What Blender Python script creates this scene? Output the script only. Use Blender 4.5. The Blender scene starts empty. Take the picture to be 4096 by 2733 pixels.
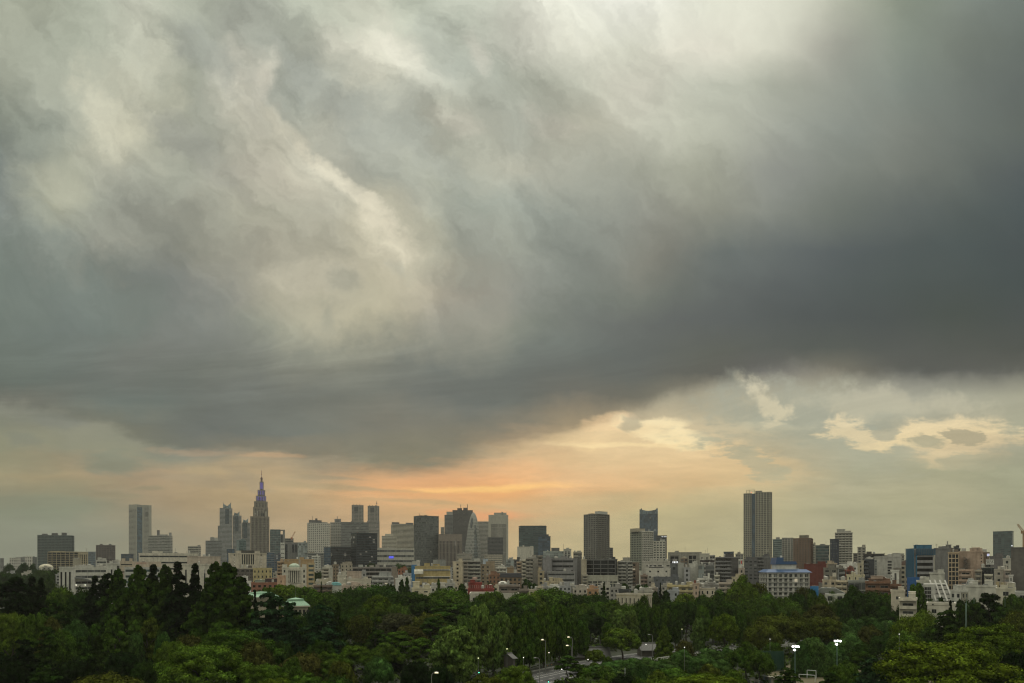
import bpy, math, random
import numpy as np
from mathutils import Vector, Matrix
R = math.radians
scene = bpy.context.scene
COL = scene.collection
F, HOR, CX, CAMH = 2730.67, 2262.0, 2048.0, 36.0      # focal length and horizon of the view (photo pixels), eye height (m)

# ------------------------------------------------------------------ camera
cam_d = bpy.data.cameras.new('camera')
cam_d.lens, cam_d.sensor_width, cam_d.sensor_fit = 24.0, 36.0, 'HORIZONTAL'
cam_d.shift_y = (HOR - 1366.5) / 4096.0
cam_d.clip_start, cam_d.clip_end = 0.5, 20000.0
cam = bpy.data.objects.new('camera', cam_d)
cam.location = (0, 0, CAMH); cam.rotation_euler = (R(90), 0, 0)
COL.objects.link(cam); scene.camera = cam

# ------------------------------------------------------------------ colour management
scene.view_settings.view_transform = 'Standard'
scene.view_settings.look = 'None'
scene.view_settings.exposure = 0.0
scene.view_settings.gamma = 1.0
scene.view_settings.use_curve_mapping = False
scene.cycles.max_bounces = 6
scene.cycles.diffuse_bounces = 2
scene.cycles.glossy_bounces = 2
scene.cycles.transmission_bounces = 2
scene.cycles.volume_bounces = 1
scene.cycles.caustics_reflective = False
scene.cycles.caustics_refractive = False
scene.cycles.use_denoising = True
scene.cycles.sampling_pattern = 'BLUE_NOISE'
scene.cycles.use_adaptive_sampling = False
scene.cycles.sample_clamp_indirect = 1.5
scene.cycles.filter_width = 1.2

def lin(c):
    c /= 255.0
    return c / 12.92 if c <= 0.04045 else ((c + 0.055) / 1.055) ** 2.4
def hexlin(h):
    return (lin(int(h[0:2], 16)), lin(int(h[2:4], 16)), lin(int(h[4:6], 16)))

# ------------------------------------------------------------------ world: cloudy evening sky
SUN_EL, SUN_AZ = 66.0, 12.0
world = bpy.data.worlds.new('World'); scene.world = world; world.use_nodes = True
NT = world.node_tree; NT.nodes.clear()
def nd(t, **kw):
    n = NT.nodes.new(t)
    for k, v in kw.items(): setattr(n, k, v)
    return n
def lk(a, b): NT.links.new(a, b)
def setin(sock, v):
    if hasattr(v, 'is_output') or isinstance(v, bpy.types.NodeSocket): lk(v, sock)
    else: sock.default_value = v
def ma(op, a, b=0.0, c=0.0, clamp=False):
    n = nd('ShaderNodeMath', operation=op, use_clamp=clamp)
    setin(n.inputs[0], a); setin(n.inputs[1], b)
    if op in ('MULTIPLY_ADD', 'SMOOTH_MIN', 'SMOOTH_MAX'): setin(n.inputs[2], c)
    return n.outputs[0]
def mr(v, a, b, c=0.0, d=1.0, kind='LINEAR'):
    n = nd('ShaderNodeMapRange', interpolation_type=kind, clamp=True)
    setin(n.inputs[0], v)
    for i, q in enumerate((a, b, c, d)): n.inputs[i + 1].default_value = q
    return n.outputs[0]
def mixc(f, a, b):
    n = nd('ShaderNodeMix', data_type='RGBA', clamp_factor=True)
    setin(n.inputs[0], f); setin(n.inputs[6], a); setin(n.inputs[7], b)
    return n.outputs[2]
def comb(x, y, z=0.0):
    n = nd('ShaderNodeCombineXYZ')
    setin(n.inputs[0], x); setin(n.inputs[1], y); setin(n.inputs[2], z)
    return n.outputs[0]
def noise(vec, scale, detail=5.0, rough=0.55, lac=2.0):
    n = nd('ShaderNodeTexNoise', noise_dimensions='3D')
    lk(vec, n.inputs['Vector']); n.inputs['Scale'].default_value = scale
    n.inputs['Detail'].default_value = detail; n.inputs['Roughness'].default_value = rough
    n.inputs['Lacunarity'].default_value = lac
    return n
def uu(px): return (px - CX) / F
def vv(py): return (HOR - py) / F

tc = nd('ShaderNodeTexCoord')
sep = nd('ShaderNodeSeparateXYZ'); lk(tc.outputs['Generated'], sep.inputs[0])
DX, DY, DZ = sep.outputs
ysafe = ma('MAXIMUM', DY, 0.05)
U0 = ma('DIVIDE', DX, ysafe); V0 = ma('DIVIDE', DZ, ysafe)
# turbulence that tears the cloud edges (streaky low down, billowing high up)
def mixf(f, a, b):
    n = nd('ShaderNodeMix', data_type='FLOAT', clamp_factor=True)
    setin(n.inputs[0], f); setin(n.inputs[2], a); setin(n.inputs[3], b)
    return n.outputs[0]
VS = ma('MINIMUM', ma('MULTIPLY', V0, 3.2), ma('ADD', V0, 0.47))
hi_fac = mr(V0, 0.16, 0.34, 0.0, 1.0, 'SMOOTHSTEP')
wn = noise(comb(U0, VS, 9.1), 4.0, 7.0, 0.63)
wsep = nd('ShaderNodeSeparateColor'); lk(wn.outputs['Color'], wsep.inputs[0])
wx = ma('SUBTRACT', wsep.outputs[0], 0.5); wy = ma('SUBTRACT', wsep.outputs[1], 0.5)
wamp_v = mr(V0, 0.05, 0.40, 0.040, 0.26)
right_calm = mr(U0, -0.15, 0.40, 1.0, 0.28)
wxa = ma('MULTIPLY', ma('MULTIPLY', wx, 0.28), right_calm); wya = ma('MULTIPLY', ma('MULTIPLY', wy, wamp_v), right_calm)
U = ma('ADD', wxa, U0)
V = ma('ADD', wya, V0)

# broad cloud colours, one row per elevation, seventeen stops from the south-west round to the north-west
SKY = """
0    a8ae94 b8bfa6 ccceb6 b0b69e a8ad9c b9bfa8 c6c8b0 c4ccb5 e4e4d0 eaead8 f0efdf e4e3cd e0dfc8 c4c6ae 8f9a84 7f8c80 6f7d76
170  a0a58e b4bba2 bfc1a8 aab09c a2a696 a8ac9a d2ceb6 bcc4ae e0dfca dedcc6 d6d5be e2dcc6 dcdac2 a8a898 8a9686 768276 66736c
340  9aa08a b4b8a0 c8c6a8 adb29c d8d2ba aab0a0 c6c4ac b4bbaa b8bda8 c8c9b2 d2ceb8 c6c8b2 b0b4a0 989e90 808c82 707c74 626e6a
512  909a88 a2a894 d4cfac acaf9a c0bba2 c8c4aa acb0a0 b8b8a2 b0b4a2 bcb9a0 c6c5ae bdbfa8 a8ac9c 8b948a 7e867c 6c7770 606c66
683  84918a a4a890 aeae98 a6a994 b6b09a c4bda2 aaac9a b0b39e b2b09a a6a896 a4a692 a2a48e 8f938a 80887e 737b72 626d68 525f62
850  84908a a6a88c 9a9e8c 999a88 b2af95 b6b198 c4be9f a2a996 98a092 929a8e 989a8c 949684 848a80 6c766e 5e6a68 52605f 46565a
1000 7c8a82 889286 929484 8e9080 aca68e b8b194 c2b998 a4a692 949888 848c82 88887a 6e7874 657070 566266 4e5c5e 48585a 425054
1150 74857b 72827a 748078 848880 a49f88 c2b896 c6ba96 aca28a 98988a 7e867c 727a70 666f6c 5a6466 525e60 4a5858 465454 405052
1280 6e7f76 6e7e78 707e76 828880 989a84 bdb592 bfb48e a69e88 878c7c 727a72 686f6c 606868 565f60 505a5c 4c5656 48544f 4a5454
1400 6c7c72 6e7c74 757c74 787e76 868a7c 929480 96957e 8e8e7c 767e74 6c7670 666e6a 64695f 5e6560 5a625c 585e5a 565c56 545a54
1490 68786e 6a7870 6e7870 72796f 7a7f74 828474 808374 757b72 6e7670 6b726c 6a6f68 6c6c62 72706a 847e6a 66675f 62645e 66675e
1590 78796a 767c70 6c7a72 6e766e 737a72 777c72 787c70 717770 6e746c 757468 847f6a a89c7a bbb08a b2ac8c a8a48c a3a086 a29e80
1700 80836c 858570 80826f 727870 767c74 7c7f73 858272 868270 948a72 b09a72 c8b284 c2b48c b6b292 b0ae92 a8aa92 b0aa8a acaa8a
1800 8c8a6c 8a896f 88876f 82816f 90876f 8c8670 908a70 94896e c0a074 d4b27c e6c88e e8cc94 cab688 b0ac8e adab8e b8ac8a a8a588
1880 9a8e6c a08f6c a69070 a8946f b09872 a08e70 c69a6a dca068 f0ac6a d8b484 d8b888 d8ba88 c8b286 adaa8a a8a586 a8a684 a0a082
1950 8a866c 928a6c a28c6c a6906c ae966f b29a72 d09e6a e8a868 eeae68 d2ae7c c8ae80 c0ae84 b8ac86 aea888 aaa584 a6a282 9c9c7e
2040 7c806a 80836c 94876c a08c6c a8926e b89a72 c4a072 caa472 c8a474 c4ae80 bcae80 b6aa80 b4aa82 aba684 a8a482 a4a080 9a997c
2160 7c7f6c 7e806e 84826c 90866c a08e70 ac9672 b89a72 be9e74 c2a678 bcaa7e b8aa7e b2a87e aea680 a8a280 a4a07e a09c7c 98977a
"""
rows = []
for ln in SKY.strip().splitlines():
    p = ln.split(); rows.append((float(p[0]), p[1:]))
rows.reverse()                                           # from the horizon upwards
ufac = mr(U, uu(0), uu(4096))
base = None
for i, (y, cols) in enumerate(rows):
    rp = nd('ShaderNodeValToRGB'); lk(ufac, rp.inputs[0])
    cr = rp.color_ramp; cr.interpolation = 'CARDINAL'
    while len(cr.elements) < len(cols): cr.elements.new(0.5)
    for j, h in enumerate(cols):
        cr.elements[j].position = j / 16.0
    for j, h in enumerate(cols):
        cr.elements[j].color = (*hexlin(h), 1.0)
    if base is None: base = rp.outputs[0]
    else:
        f = mr(V, vv(rows[i - 1][0]), vv(y), 0.0, 1.0, 'LINEAR')
        base = mixc(f, base, rp.outputs[0])

# single clouds and openings: (x, y, rx, ry, turn, colour, opacity, raggedness, softness)
CLOUDS = [
 (2600,1850,600,120,0,'e8c48a',0.60,0.30,1.0),
 (2010,1950,600,90,0,'ecb078',0.40,0.30,1.0),
 (1940,1946,270,16,2,'ffca78',0.85,0.35,1.0),
 (1900,2062,150,22,0,'ec9a64',0.55,0.6,0.9),
 (2440,1705,130,40,8,'f4c888',0.85,0.7,0.35),
 (2660,1742,180,50,-14,'ffe4a4',0.95,0.6,0.4),
 (2400,1750,220,40,6,'f0cc8c',0.6,0.6,1.0),
 (2560,1797,330,9,-2,'fbdb98',0.6,0.4,1.0),
 (2530,1702,40,40,0,'9a937a',0.6,0.8,0.5),
 (3300,1640,420,110,-6,'a0a28c',0.7,1.0,0.6),
 (3550,1610,300,60,-4,'c2b894',0.6,1.0,0.8),
 (3250,1800,380,90,-4,'a6a58a',0.6,1.0,0.6),
 (3790,1740,225,60,-3,'f6d89a',0.85,0.75,0.55),
 (3860,1815,170,46,6,'dcc290',0.75,0.8,0.6),
 (3450,1725,150,44,-14,'ecd29a',0.75,1.2,0.5),
 (3085,1605,105,40,-36,'e2cf9e',0.62,1.4,0.55),
 (3100,1700,60,18,0,'e2cf9e',0.5,1.2,0.6),
 (3570,1695,70,40,0,'a8a68c',0.8,0.9,0.3),
 (3740,1772,70,22,-8,'ada684',0.85,0.9,0.3),
 (3870,1765,70,36,-20,'b0a480',0.85,1.2,0.2),
 (3900,1850,120,40,0,'aaa686',0.8,0.9,0.3),
 (3000,1850,140,50,-20,'b4ae8c',0.7,1.1,0.3),
 (1150,470,120,30,-42,'e2d8b8',0.5,0.9,1.0),
 (1400,740,200,30,-44,'ece0be',0.75,1.0,0.9),
 (1500,880,70,40,-60,'eadcb8',0.6,1.0,0.9),
 (1215,610,120,22,-46,'e0d8ba',0.55,1.0,0.9),
 (1545,1000,90,90,0,'e4d6b2',0.6,0.9,1.0),
 (1290,1090,170,60,0,'d8ccaa',0.5,0.9,1.0),
 (1100,300,46,100,-14,'e8dec4',0.6,0.9,0.9),
 (1640,240,150,60,-50,'ddd6c0',0.55,0.9,1.0),
 (1910,230,30,80,10,'e4ddc8',0.5,0.9,1.0),
 (1830,525,80,44,-25,'d2c9b2',0.45,0.9,1.0),
 (2190,500,100,50,-15,'d2c9b4',0.4,0.9,1.0),
 (390,430,66,160,24,'d6d1b0',0.65,0.9,0.9),
 (250,760,130,50,-28,'b6b698',0.5,0.7,1.0),
 (860,240,190,80,-38,'9ca297',0.6,0.9,1.0),
 (1290,330,210,60,-44,'a0a69b',0.65,0.9,1.0),
 (740,560,200,50,-42,'a0a295',0.6,0.9,1.0),
 (1750,215,90,120,0,'aeb4a4',0.6,0.9,1.0),
 (1680,590,270,60,-44,'a8aea0',0.6,0.9,1.0),
 (1850,900,260,60,-40,'9ea395',0.5,0.9,1.0),
 (1360,1130,66,44,-45,'aeaa90',0.75,1.0,0.9),
 (1560,1085,70,30,-25,'b4b096',0.6,1.0,0.9),
 (1315,1260,30,60,12,'a8a68c',0.65,1.0,0.9),
 (450,1848,90,44,-6,'80846f',0.8,0.9,0.9),
 (100,1770,80,30,-20,'7c806e',0.6,0.9,0.9),
 (230,1690,90,30,-10,'787c70',0.6,1.0,0.9),
 (800,1800,170,12,-2,'c4a078',0.35,1.0,0.9),
 (1080,1822,110,10,0,'d8aa78',0.45,1.0,0.9),
 (1300,1910,130,9,0,'a08f70',0.8,0.35,0.8),
 (1350,1948,280,10,-3,'a8946f',0.7,0.4,0.9),
 (700,1920,230,26,-3,'98896e',0.55,0.9,0.9),
 (980,1920,90,26,-24,'98896e',0.6,1.0,0.9),
 (580,1966,70,8,0,'8f8568',0.7,0.4,0.8),
 (420,1990,130,9,-3,'8e8468',0.7,0.4,0.8),
 (160,2010,280,26,-4,'7c7f69',0.7,0.4,0.9),
 (1700,2010,240,9,-3,'b29a70',0.5,0.6,0.8),
 (2500,1996,560,30,2,'b8ac82',0.35,0.4,0.9),
]
en = noise(comb(U0, VS, 1.3), 15.0, 8.0, 0.66).outputs['Fac']
en = ma('MULTIPLY', ma('SUBTRACT', en, 0.5), 2.0)
uvw = comb(ma('MULTIPLY_ADD', wx, 0.10, U0), ma('MULTIPLY_ADD', wy, mr(V0, 0.1, 0.35, 0.03, 0.10), V0))
sky = base
for (x, y, rx, ry, turn, colr, op, rag, soft) in CLOUDS:
    hw = 0.05 + 0.26 * soft; sc = 2.0
    mp = nd('ShaderNodeMapping', vector_type='TEXTURE')
    mp.inputs['Location'].default_value = (uu(x), vv(y), 0)
    mp.inputs['Rotation'].default_value = (0, 0, R(turn))
    mp.inputs['Scale'].default_value = (sc * rx / F, sc * ry / F, 1)
    lk(uvw, mp.inputs['Vector'])
    g = nd('ShaderNodeTexGradient', gradient_type='SPHERICAL'); lk(mp.outputs[0], g.inputs[0])
    s = ma('MULTIPLY_ADD', en, 0.95 * rag, ma('MULTIPLY', ma('SUBTRACT', g.outputs['Fac'], 0.5), 0.9))
    m = ma('MULTIPLY', mr(s, -hw, hw, 0.0, op, 'SMOOTHSTEP'), ma('MULTIPLY', g.outputs['Fac'], 3.0, clamp=True))
    sky = mixc(m, sky, (*hexlin(colr), 1.0))
# fine billows drawn out along the wind: strong in the torn upper deck, faint in the heavy bank and low down
rotv = nd('ShaderNodeMapping', vector_type='POINT'); rotv.inputs['Rotation'].default_value = (0, 0, R(42)); rotv.inputs['Scale'].default_value = (1, 1, 1)
lk(comb(ma('MULTIPLY_ADD', wx, 0.22, U0), ma('MULTIPLY_ADD', wy, 0.22, V0), 2.2), rotv.inputs['Vector'])
strv = nd('ShaderNodeVectorMath', operation='MULTIPLY'); lk(rotv.outputs[0], strv.inputs[0]); strv.inputs[1].default_value = (0.55, 1.15, 1.0)
lowv = comb(ma('MULTIPLY_ADD', wx, 0.16, U0), ma('MULTIPLY_ADD', wy, 0.06, ma('MULTIPLY', V0, 4.5)), 2.2)
mv = nd('ShaderNodeMix', data_type='VECTOR'); lk(hi_fac, mv.inputs[0]); lk(lowv, mv.inputs[4]); lk(strv.outputs[0], mv.inputs[5])
bn = noise(mv.outputs[1], 9.0, 9.0, 0.63).outputs['Fac']
bb = ma('SUBTRACT', bn, 0.5)
ridge = ma('SUBTRACT', 0.12, ma('ABSOLUTE', ma('SUBTRACT', noise(mv.outputs[1], 5.0, 8.0, 0.6).outputs['Fac'], 0.52)))
ridge = ma('MAXIMUM', ridge, 0.0)
lay = noise(mv.outputs[1], 3.6, 9.0, 0.62).outputs['Fac']
layer = mr(lay, 0.475, 0.545, -0.5, 0.5, 'SMOOTHSTEP')
lay2 = noise(mv.outputs[1], 7.5, 8.0, 0.62).outputs['Fac']
layer = ma('MULTIPLY_ADD', mr(lay2, 0.50, 0.56, -0.5, 0.5, 'SMOOTHSTEP'), 0.6, layer)
amp = ma('MULTIPLY', mr(V0, 0.25, 0.60, 0.45, 1.15, 'SMOOTHSTEP'), mixf(hi_fac, 0.9, mr(U0, 0.05, 0.45, 1.0, 0.20)))
gain = ma('MULTIPLY_ADD', bb, amp, 1.0)
gain = ma('MULTIPLY_ADD', layer, ma('MULTIPLY', amp, 0.115), gain)
gain = ma('MULTIPLY_ADD', ridge, ma('MULTIPLY', amp, 0.85), gain)
gain = ma('MULTIPLY', gain, mr(amp, 0.1, 1.4, 0.995, 0.955))
# the heavy bank ends in a ragged lower edge that climbs towards the north
EDGE = [(0, 1590), (350, 1668), (575, 1778), (900, 1800), (1133, 1813), (1640, 1880), (1850, 1835), (2318, 1732), (2423, 1690), (2790, 1540), (3190, 1462), (3400, 1520), (3835, 1520), (4096, 1484)]
er = nd('ShaderNodeValToRGB'); er.color_ramp.interpolation = 'B_SPLINE'; lk(mr(ma('MULTIPLY_ADD', wx, 0.10, U0), uu(0), uu(4096)), er.inputs[0])
while len(er.color_ramp.elements) < len(EDGE): er.color_ramp.elements.new(0.5)
for k, (ex, ey) in enumerate(EDGE): er.color_ramp.elements[k].position = ex / 4096.0
for k, (ex, ey) in enumerate(EDGE): q = vv(ey) * 2.0; er.color_ramp.elements[k].color = (q, q, q, 1)
dd = ma('SUBTRACT', ma('MULTIPLY_ADD', en, 0.030, ma('MULTIPLY_ADD', wy, 0.05, V0)), ma('MULTIPLY', er.outputs[0], 0.5))
efac = ma('MULTIPLY', mr(dd, -0.010, 0.014, 1.09, 0.80, 'SMOOTHSTEP'), mr(dd, 0.012, 0.15, 1.0, 1.22))
efac = ma('MULTIPLY', efac, mr(dd, -0.09, -0.02, 0.93, 1.0))
gain = ma('MULTIPLY', gain, efac)
grey = nd('ShaderNodeRGBToBW'); lk(sky, grey.inputs[0])
gv = nd('ShaderNodeVectorMath', operation='SCALE'); gv.inputs[0].default_value = (0.985, 1.0, 0.90); lk(grey.outputs[0], gv.inputs[3])
toned = mixc(mr(V0, 0.10, 0.26, 0.0, 0.42), sky, gv.outputs[0])
vm = nd('ShaderNodeVectorMath', operation='SCALE'); lk(toned, vm.inputs[0]); lk(gain, vm.inputs[3])
# the deck carries on overhead and behind the viewer, bright and even like the top of the view
deck = noise(tc.outputs['Generated'], 2.4, 4.0, 0.6).outputs['Fac']
lum = ma('MULTIPLY', mr(DZ, 0.0, 1.0, 0.34, 1.12), mr(deck, 0.3, 0.7, 0.85, 1.15))   # overcast deck: zenith three times the horizon
vd = nd('ShaderNodeVectorMath', operation='SCALE'); vd.inputs[0].default_value = (1.0, 0.99, 0.80); lk(lum, vd.inputs[3])
deck_c = vd.outputs[0]
front = mr(DY, 0.28, 0.60, 0.0, 1.0, 'SMOOTHSTEP')
full = mixc(front, deck_c, vm.outputs[0])
full = mixc(mr(DZ, -0.02, 0.0), (0.06, 0.065, 0.05, 1), full)
bg1 = nd('ShaderNodeBackground'); lk(full, bg1.inputs[0]); bg1.inputs[1].default_value = 1.0
wo = nd('ShaderNodeOutputWorld'); lk(bg1.outputs[0], wo.inputs['Surface'])
world.cycles.sampling_method = 'MANUAL'; world.cycles.sample_map_resolution = 512

# one soft sun behind the overcast
sd = bpy.data.lights.new('sun', 'SUN'); sd.energy = 1.5; sd.angle = R(12); sd.color = (1.0, 0.96, 0.88)
sun = bpy.data.objects.new('sun', sd); COL.objects.link(sun)
sun.rotation_euler = Vector((-math.sin(R(SUN_AZ)) * math.cos(R(SUN_EL)), -math.cos(R(SUN_AZ)) * math.cos(R(SUN_EL)), -math.sin(R(SUN_EL)))).to_track_quat('-Z', 'Y').to_euler()
# ------------------------------------------------------------------ materials
MATS = {}
def new_mat(name):
    m = bpy.data.materials.new(name); m.use_nodes = True
    nt = m.node_tree; b = nt.nodes['Principled BSDF']
    return m, nt, b
def wall_mat(rgb, rough=0.85):
    key = ('w',) + tuple(round(c, 3) for c in rgb)
    if key in MATS: return MATS[key]
    m, nt, b = new_mat('wall_paint')
    geo = nt.nodes.new('ShaderNodeNewGeometry')
    mp = nt.nodes.new('ShaderNodeMapping'); mp.inputs['Scale'].default_value = (0.35, 0.35, 0.045)
    nt.links.new(geo.outputs['Position'], mp.inputs[0])
    n1 = nt.nodes.new('ShaderNodeTexNoise'); n1.inputs['Scale'].default_value = 1.6; n1.inputs['Detail'].default_value = 4
    nt.links.new(mp.outputs[0], n1.inputs['Vector'])
    n2 = nt.nodes.new('ShaderNodeTexNoise'); n2.inputs['Scale'].default_value = 0.5; n2.inputs['Detail'].default_value = 3
    nt.links.new(geo.outputs['Position'], n2.inputs['Vector'])
    ad = nt.nodes.new('ShaderNodeMath'); ad.operation = 'ADD'
    nt.links.new(n1.outputs['Fac'], ad.inputs[0]); nt.links.new(n2.outputs['Fac'], ad.inputs[1])
    r = nt.nodes.new('ShaderNodeMapRange'); nt.links.new(ad.outputs[0], r.inputs[0])
    r.inputs[1].default_value = 0.7; r.inputs[2].default_value = 1.25; r.inputs[3].default_value = 0.66; r.inputs[4].default_value = 0.98
    sc = nt.nodes.new('ShaderNodeVectorMath'); sc.operation = 'SCALE'; sc.inputs[0].default_value = rgb
    nt.links.new(r.outputs[0], sc.inputs[3]); nt.links.new(sc.outputs[0], b.inputs['Base Color'])
    b.inputs['Roughness'].default_value = rough; b.inputs['Specular IOR Level'].default_value = 0.25
    MATS[key] = m; return m
def glass_mat(rgb, cell=(3.2, 3.4), lit=0.0, rough=0.12, var=0.9, spec=0.5):
    """window glass; each pane-sized cell has a random tone painted in for reflections and blinds, a few have lamps on"""
    key = ('g',) + tuple(round(c, 3) for c in rgb) + tuple(cell) + (lit, var, spec)
    if key in MATS: return MATS[key]
    m, nt, b = new_mat('window_glass')
    tc_ = nt.nodes.new('ShaderNodeTexCoord')
    mp = nt.nodes.new('ShaderNodeVectorMath'); mp.operation = 'MULTIPLY'; mp.inputs[1].default_value = (1 / cell[0], 1 / cell[0], 1 / cell[1])
    nt.links.new(tc_.outputs['Object'], mp.inputs[0])
    ad = nt.nodes.new('ShaderNodeVectorMath'); ad.operation = 'ADD'; ad.inputs[1].default_value = (0.37, 0.37, 0.03)
    nt.links.new(mp.outputs[0], ad.inputs[0])
    fl = nt.nodes.new('ShaderNodeVectorMath'); fl.operation = 'FLOOR'; nt.links.new(ad.outputs[0], fl.inputs[0])
    oi = nt.nodes.new('ShaderNodeObjectInfo')
    wn_ = nt.nodes.new('ShaderNodeTexWhiteNoise'); wn_.noise_dimensions = '4D'
    nt.links.new(fl.outputs[0], wn_.inputs['Vector']); nt.links.new(oi.outputs['Random'], wn_.inputs['W'])
    r = nt.nodes.new('ShaderNodeMapRange'); nt.links.new(wn_.outputs['Value'], r.inputs[0])
    r.inputs[3].default_value = 1 - 0.6 * var; r.inputs[4].default_value = 1 + 1.1 * var  # tone range per cell, painting varied reflections into the glass colour
    sc = nt.nodes.new('ShaderNodeVectorMath'); sc.operation = 'SCALE'; sc.inputs[0].default_value = rgb
    nt.links.new(r.outputs[0], sc.inputs[3]); nt.links.new(sc.outputs[0], b.inputs['Base Color'])
    b.inputs['Roughness'].default_value = rough; b.inputs['Specular IOR Level'].default_value = spec
    if lit > 0:
        gt = nt.nodes.new('ShaderNodeMath'); gt.operation = 'GREATER_THAN'; gt.inputs[1].default_value = 1 - lit
        sp = nt.nodes.new('ShaderNodeSeparateColor'); nt.links.new(wn_.outputs['Color'], sp.inputs[0])
        nt.links.new(sp.outputs[1], gt.inputs[0])
        ms = nt.nodes.new('ShaderNodeMath'); ms.operation = 'MULTIPLY'; ms.inputs[1].default_value = 0.13
        nt.links.new(gt.outputs[0], ms.inputs[0]); nt.links.new(ms.outputs[0], b.inputs['Emission Strength'])
        b.inputs['Emission Color'].default_value = (1.0, 0.93, 0.72, 1)
    MATS[key] = m; return m
def plain_mat(name, rgb, rough=0.7, metal=0.0, emit=None, strength=0.0):
    key = ('p', name) + tuple(round(c, 3) for c in rgb) + (strength,)
    if key in MATS: return MATS[key]
    m, nt, b = new_mat(name)
    n = nt.nodes.new('ShaderNodeTexNoise'); n.inputs['Scale'].default_value = 3.0; n.inputs['Detail'].default_value = 3
    geo = nt.nodes.new('ShaderNodeNewGeometry'); nt.links.new(geo.outputs['Position'], n.inputs['Vector'])
    r = nt.nodes.new('ShaderNodeMapRange'); nt.links.new(n.outputs['Fac'], r.inputs[0]); r.inputs[3].default_value = 0.75; r.inputs[4].default_value = 1.2
    sc = nt.nodes.new('ShaderNodeVectorMath'); sc.operation = 'SCALE'; sc.inputs[0].default_value = rgb
    nt.links.new(r.outputs[0], sc.inputs[3]); nt.links.new(sc.outputs[0], b.inputs['Base Color'])
    b.inputs['Roughness'].default_value = rough; b.inputs['Metallic'].default_value = metal
    if emit: b.inputs['Emission Color'].default_value = (*emit, 1); b.inputs['Emission Strength'].default_value = strength
    MATS[key] = m; return m

# ------------------------------------------------------------------ objects
def tag(o, label=None, cat=None, group=None, kind=None):
    if label: o['label'] = label
    if cat: o['category'] = cat
    if group: o['group'] = group
    if kind: o['kind'] = kind
    return o
def empty(name, loc, rz=0.0):
    o = bpy.data.objects.new(name, None); o.location = loc; o.rotation_euler = (0, 0, rz)
    o.empty_display_size = 0.5; COL.objects.link(o); return o
class MB:
    """collects boxes, prisms and tubes and links them as one mesh object"""
    def __init__(s): s.v = []; s.f = []; s.m = []
    def quad(s, pts, m=0):
        i = len(s.v); s.v += pts; s.f.append(tuple(range(i, i + len(pts)))); s.m.append(m)
    def box(s, x0, x1, y0, y1, z0, z1, m=0, top=None, skip=''):
        i = len(s.v)
        s.v += [(x0, y0, z0), (x1, y0, z0), (x1, y1, z0), (x0, y1, z0), (x0, y0, z1), (x1, y0, z1), (x1, y1, z1), (x0, y1, z1)]
        for k, q in (('f', (0, 1, 5, 4)), ('r', (1, 2, 6, 5)), ('b', (2, 3, 7, 6)), ('l', (3, 0, 4, 7)), ('t', (4, 5, 6, 7)), ('d', (3, 2, 1, 0))):
            if k in skip: continue
            s.f.append(tuple(i + j for j in q)); s.m.append(top if (k == 't' and top is not None) else m)
    def prism_xz(s, poly, y0, y1, m=0):
        n = len(poly); i = len(s.v)
        s.v += [(x, y0, z) for x, z in poly] + [(x, y1, z) for x, z in poly]
        s.f.append(tuple(range(i, i + n))); s.f.append(tuple(range(i + 2 * n - 1, i + n - 1, -1))); s.m += [m, m]
        for k in range(n):
            a, b = i + k, i + (k + 1) % n
            s.f.append((b, a, a + n, b + n)); s.m.append(m)
    def prism_xy(s, poly, z0, z1, m=0, top=None):
        n = len(poly); i = len(s.v)
        s.v += [(x, y, z0) for x, y in poly] + [(x, y, z1) for x, y in poly]
        s.f.append(tuple(range(i + n, i + 2 * n))); s.m.append(top if top is not None else m)
        for k in range(n):
            a, b = i + k, i + (k + 1) % n
            s.f.append((a, b, b + n, a + n)); s.m.append(m)
    def frust(s, cx, cy, z0, z1, r0, r1, n=8, m=0, sy=1.0, cap=True):
        i = len(s.v)
        for (z, r) in ((z0, r0), (z1, r1)):
            for k in range(n):
                a = 2 * math.pi * (k + 0.5) / n; s.v.append((cx + r * math.cos(a), cy + sy * r * math.sin(a), z))
        for k in range(n):
            b = (k + 1) % n; s.f.append((i + k, i + b, i + n + b, i + n + k)); s.m.append(m)
        if cap: s.f.append(tuple(range(i + n, i + 2 * n))); s.m.append(m)
    def tube(s, pts, rads, n=6, m=0):
        pts = [Vector(p) for p in pts]; rings = []
        for k, p in enumerate(pts):
            d = (pts[min(k + 1, len(pts) - 1)] - pts[max(k - 1, 0)]).normalized()
            a = d.cross(Vector((0.13, 0.97, 0.21))); a = a.normalized() if a.length > 1e-4 else Vector((1, 0, 0)); b = d.cross(a)
            i = len(s.v); r = rads[k] if hasattr(rads, '__len__') else rads
            for q in range(n):
                t = 2 * math.pi * q / n; w = p + (a * math.cos(t) + b * math.sin(t)) * r; s.v.append((w.x, w.y, w.z))
            rings.append(i)
        for i0, i1 in zip(rings, rings[1:]):
            for q in range(n):
                b = (q + 1) % n; s.f.append((i0 + q, i0 + b, i1 + b, i1 + q)); s.m.append(m)
        s.f.append(tuple(rings[-1] + q for q in range(n))); s.m.append(m)
        s.f.append(tuple(rings[0] + q for q in reversed(range(n)))); s.m.append(m)
    def data(s, name, mats):
        me = bpy.data.meshes.new(name); me.from_pydata(s.v, [], s.f)
        for m in (mats if isinstance(mats, (list, tuple)) else [mats]): me.materials.append(m)
        me.polygons.foreach_set('material_index', s.m); me.update(); return me
    def build(s, name, mats, parent=None, loc=(0, 0, 0)):
        if not s.v: return None
        o = bpy.data.objects.new(name, s.data(name, mats)); COL.objects.link(o)
        o.location = loc
        if parent is not None: o.parent = parent
        return o
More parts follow.
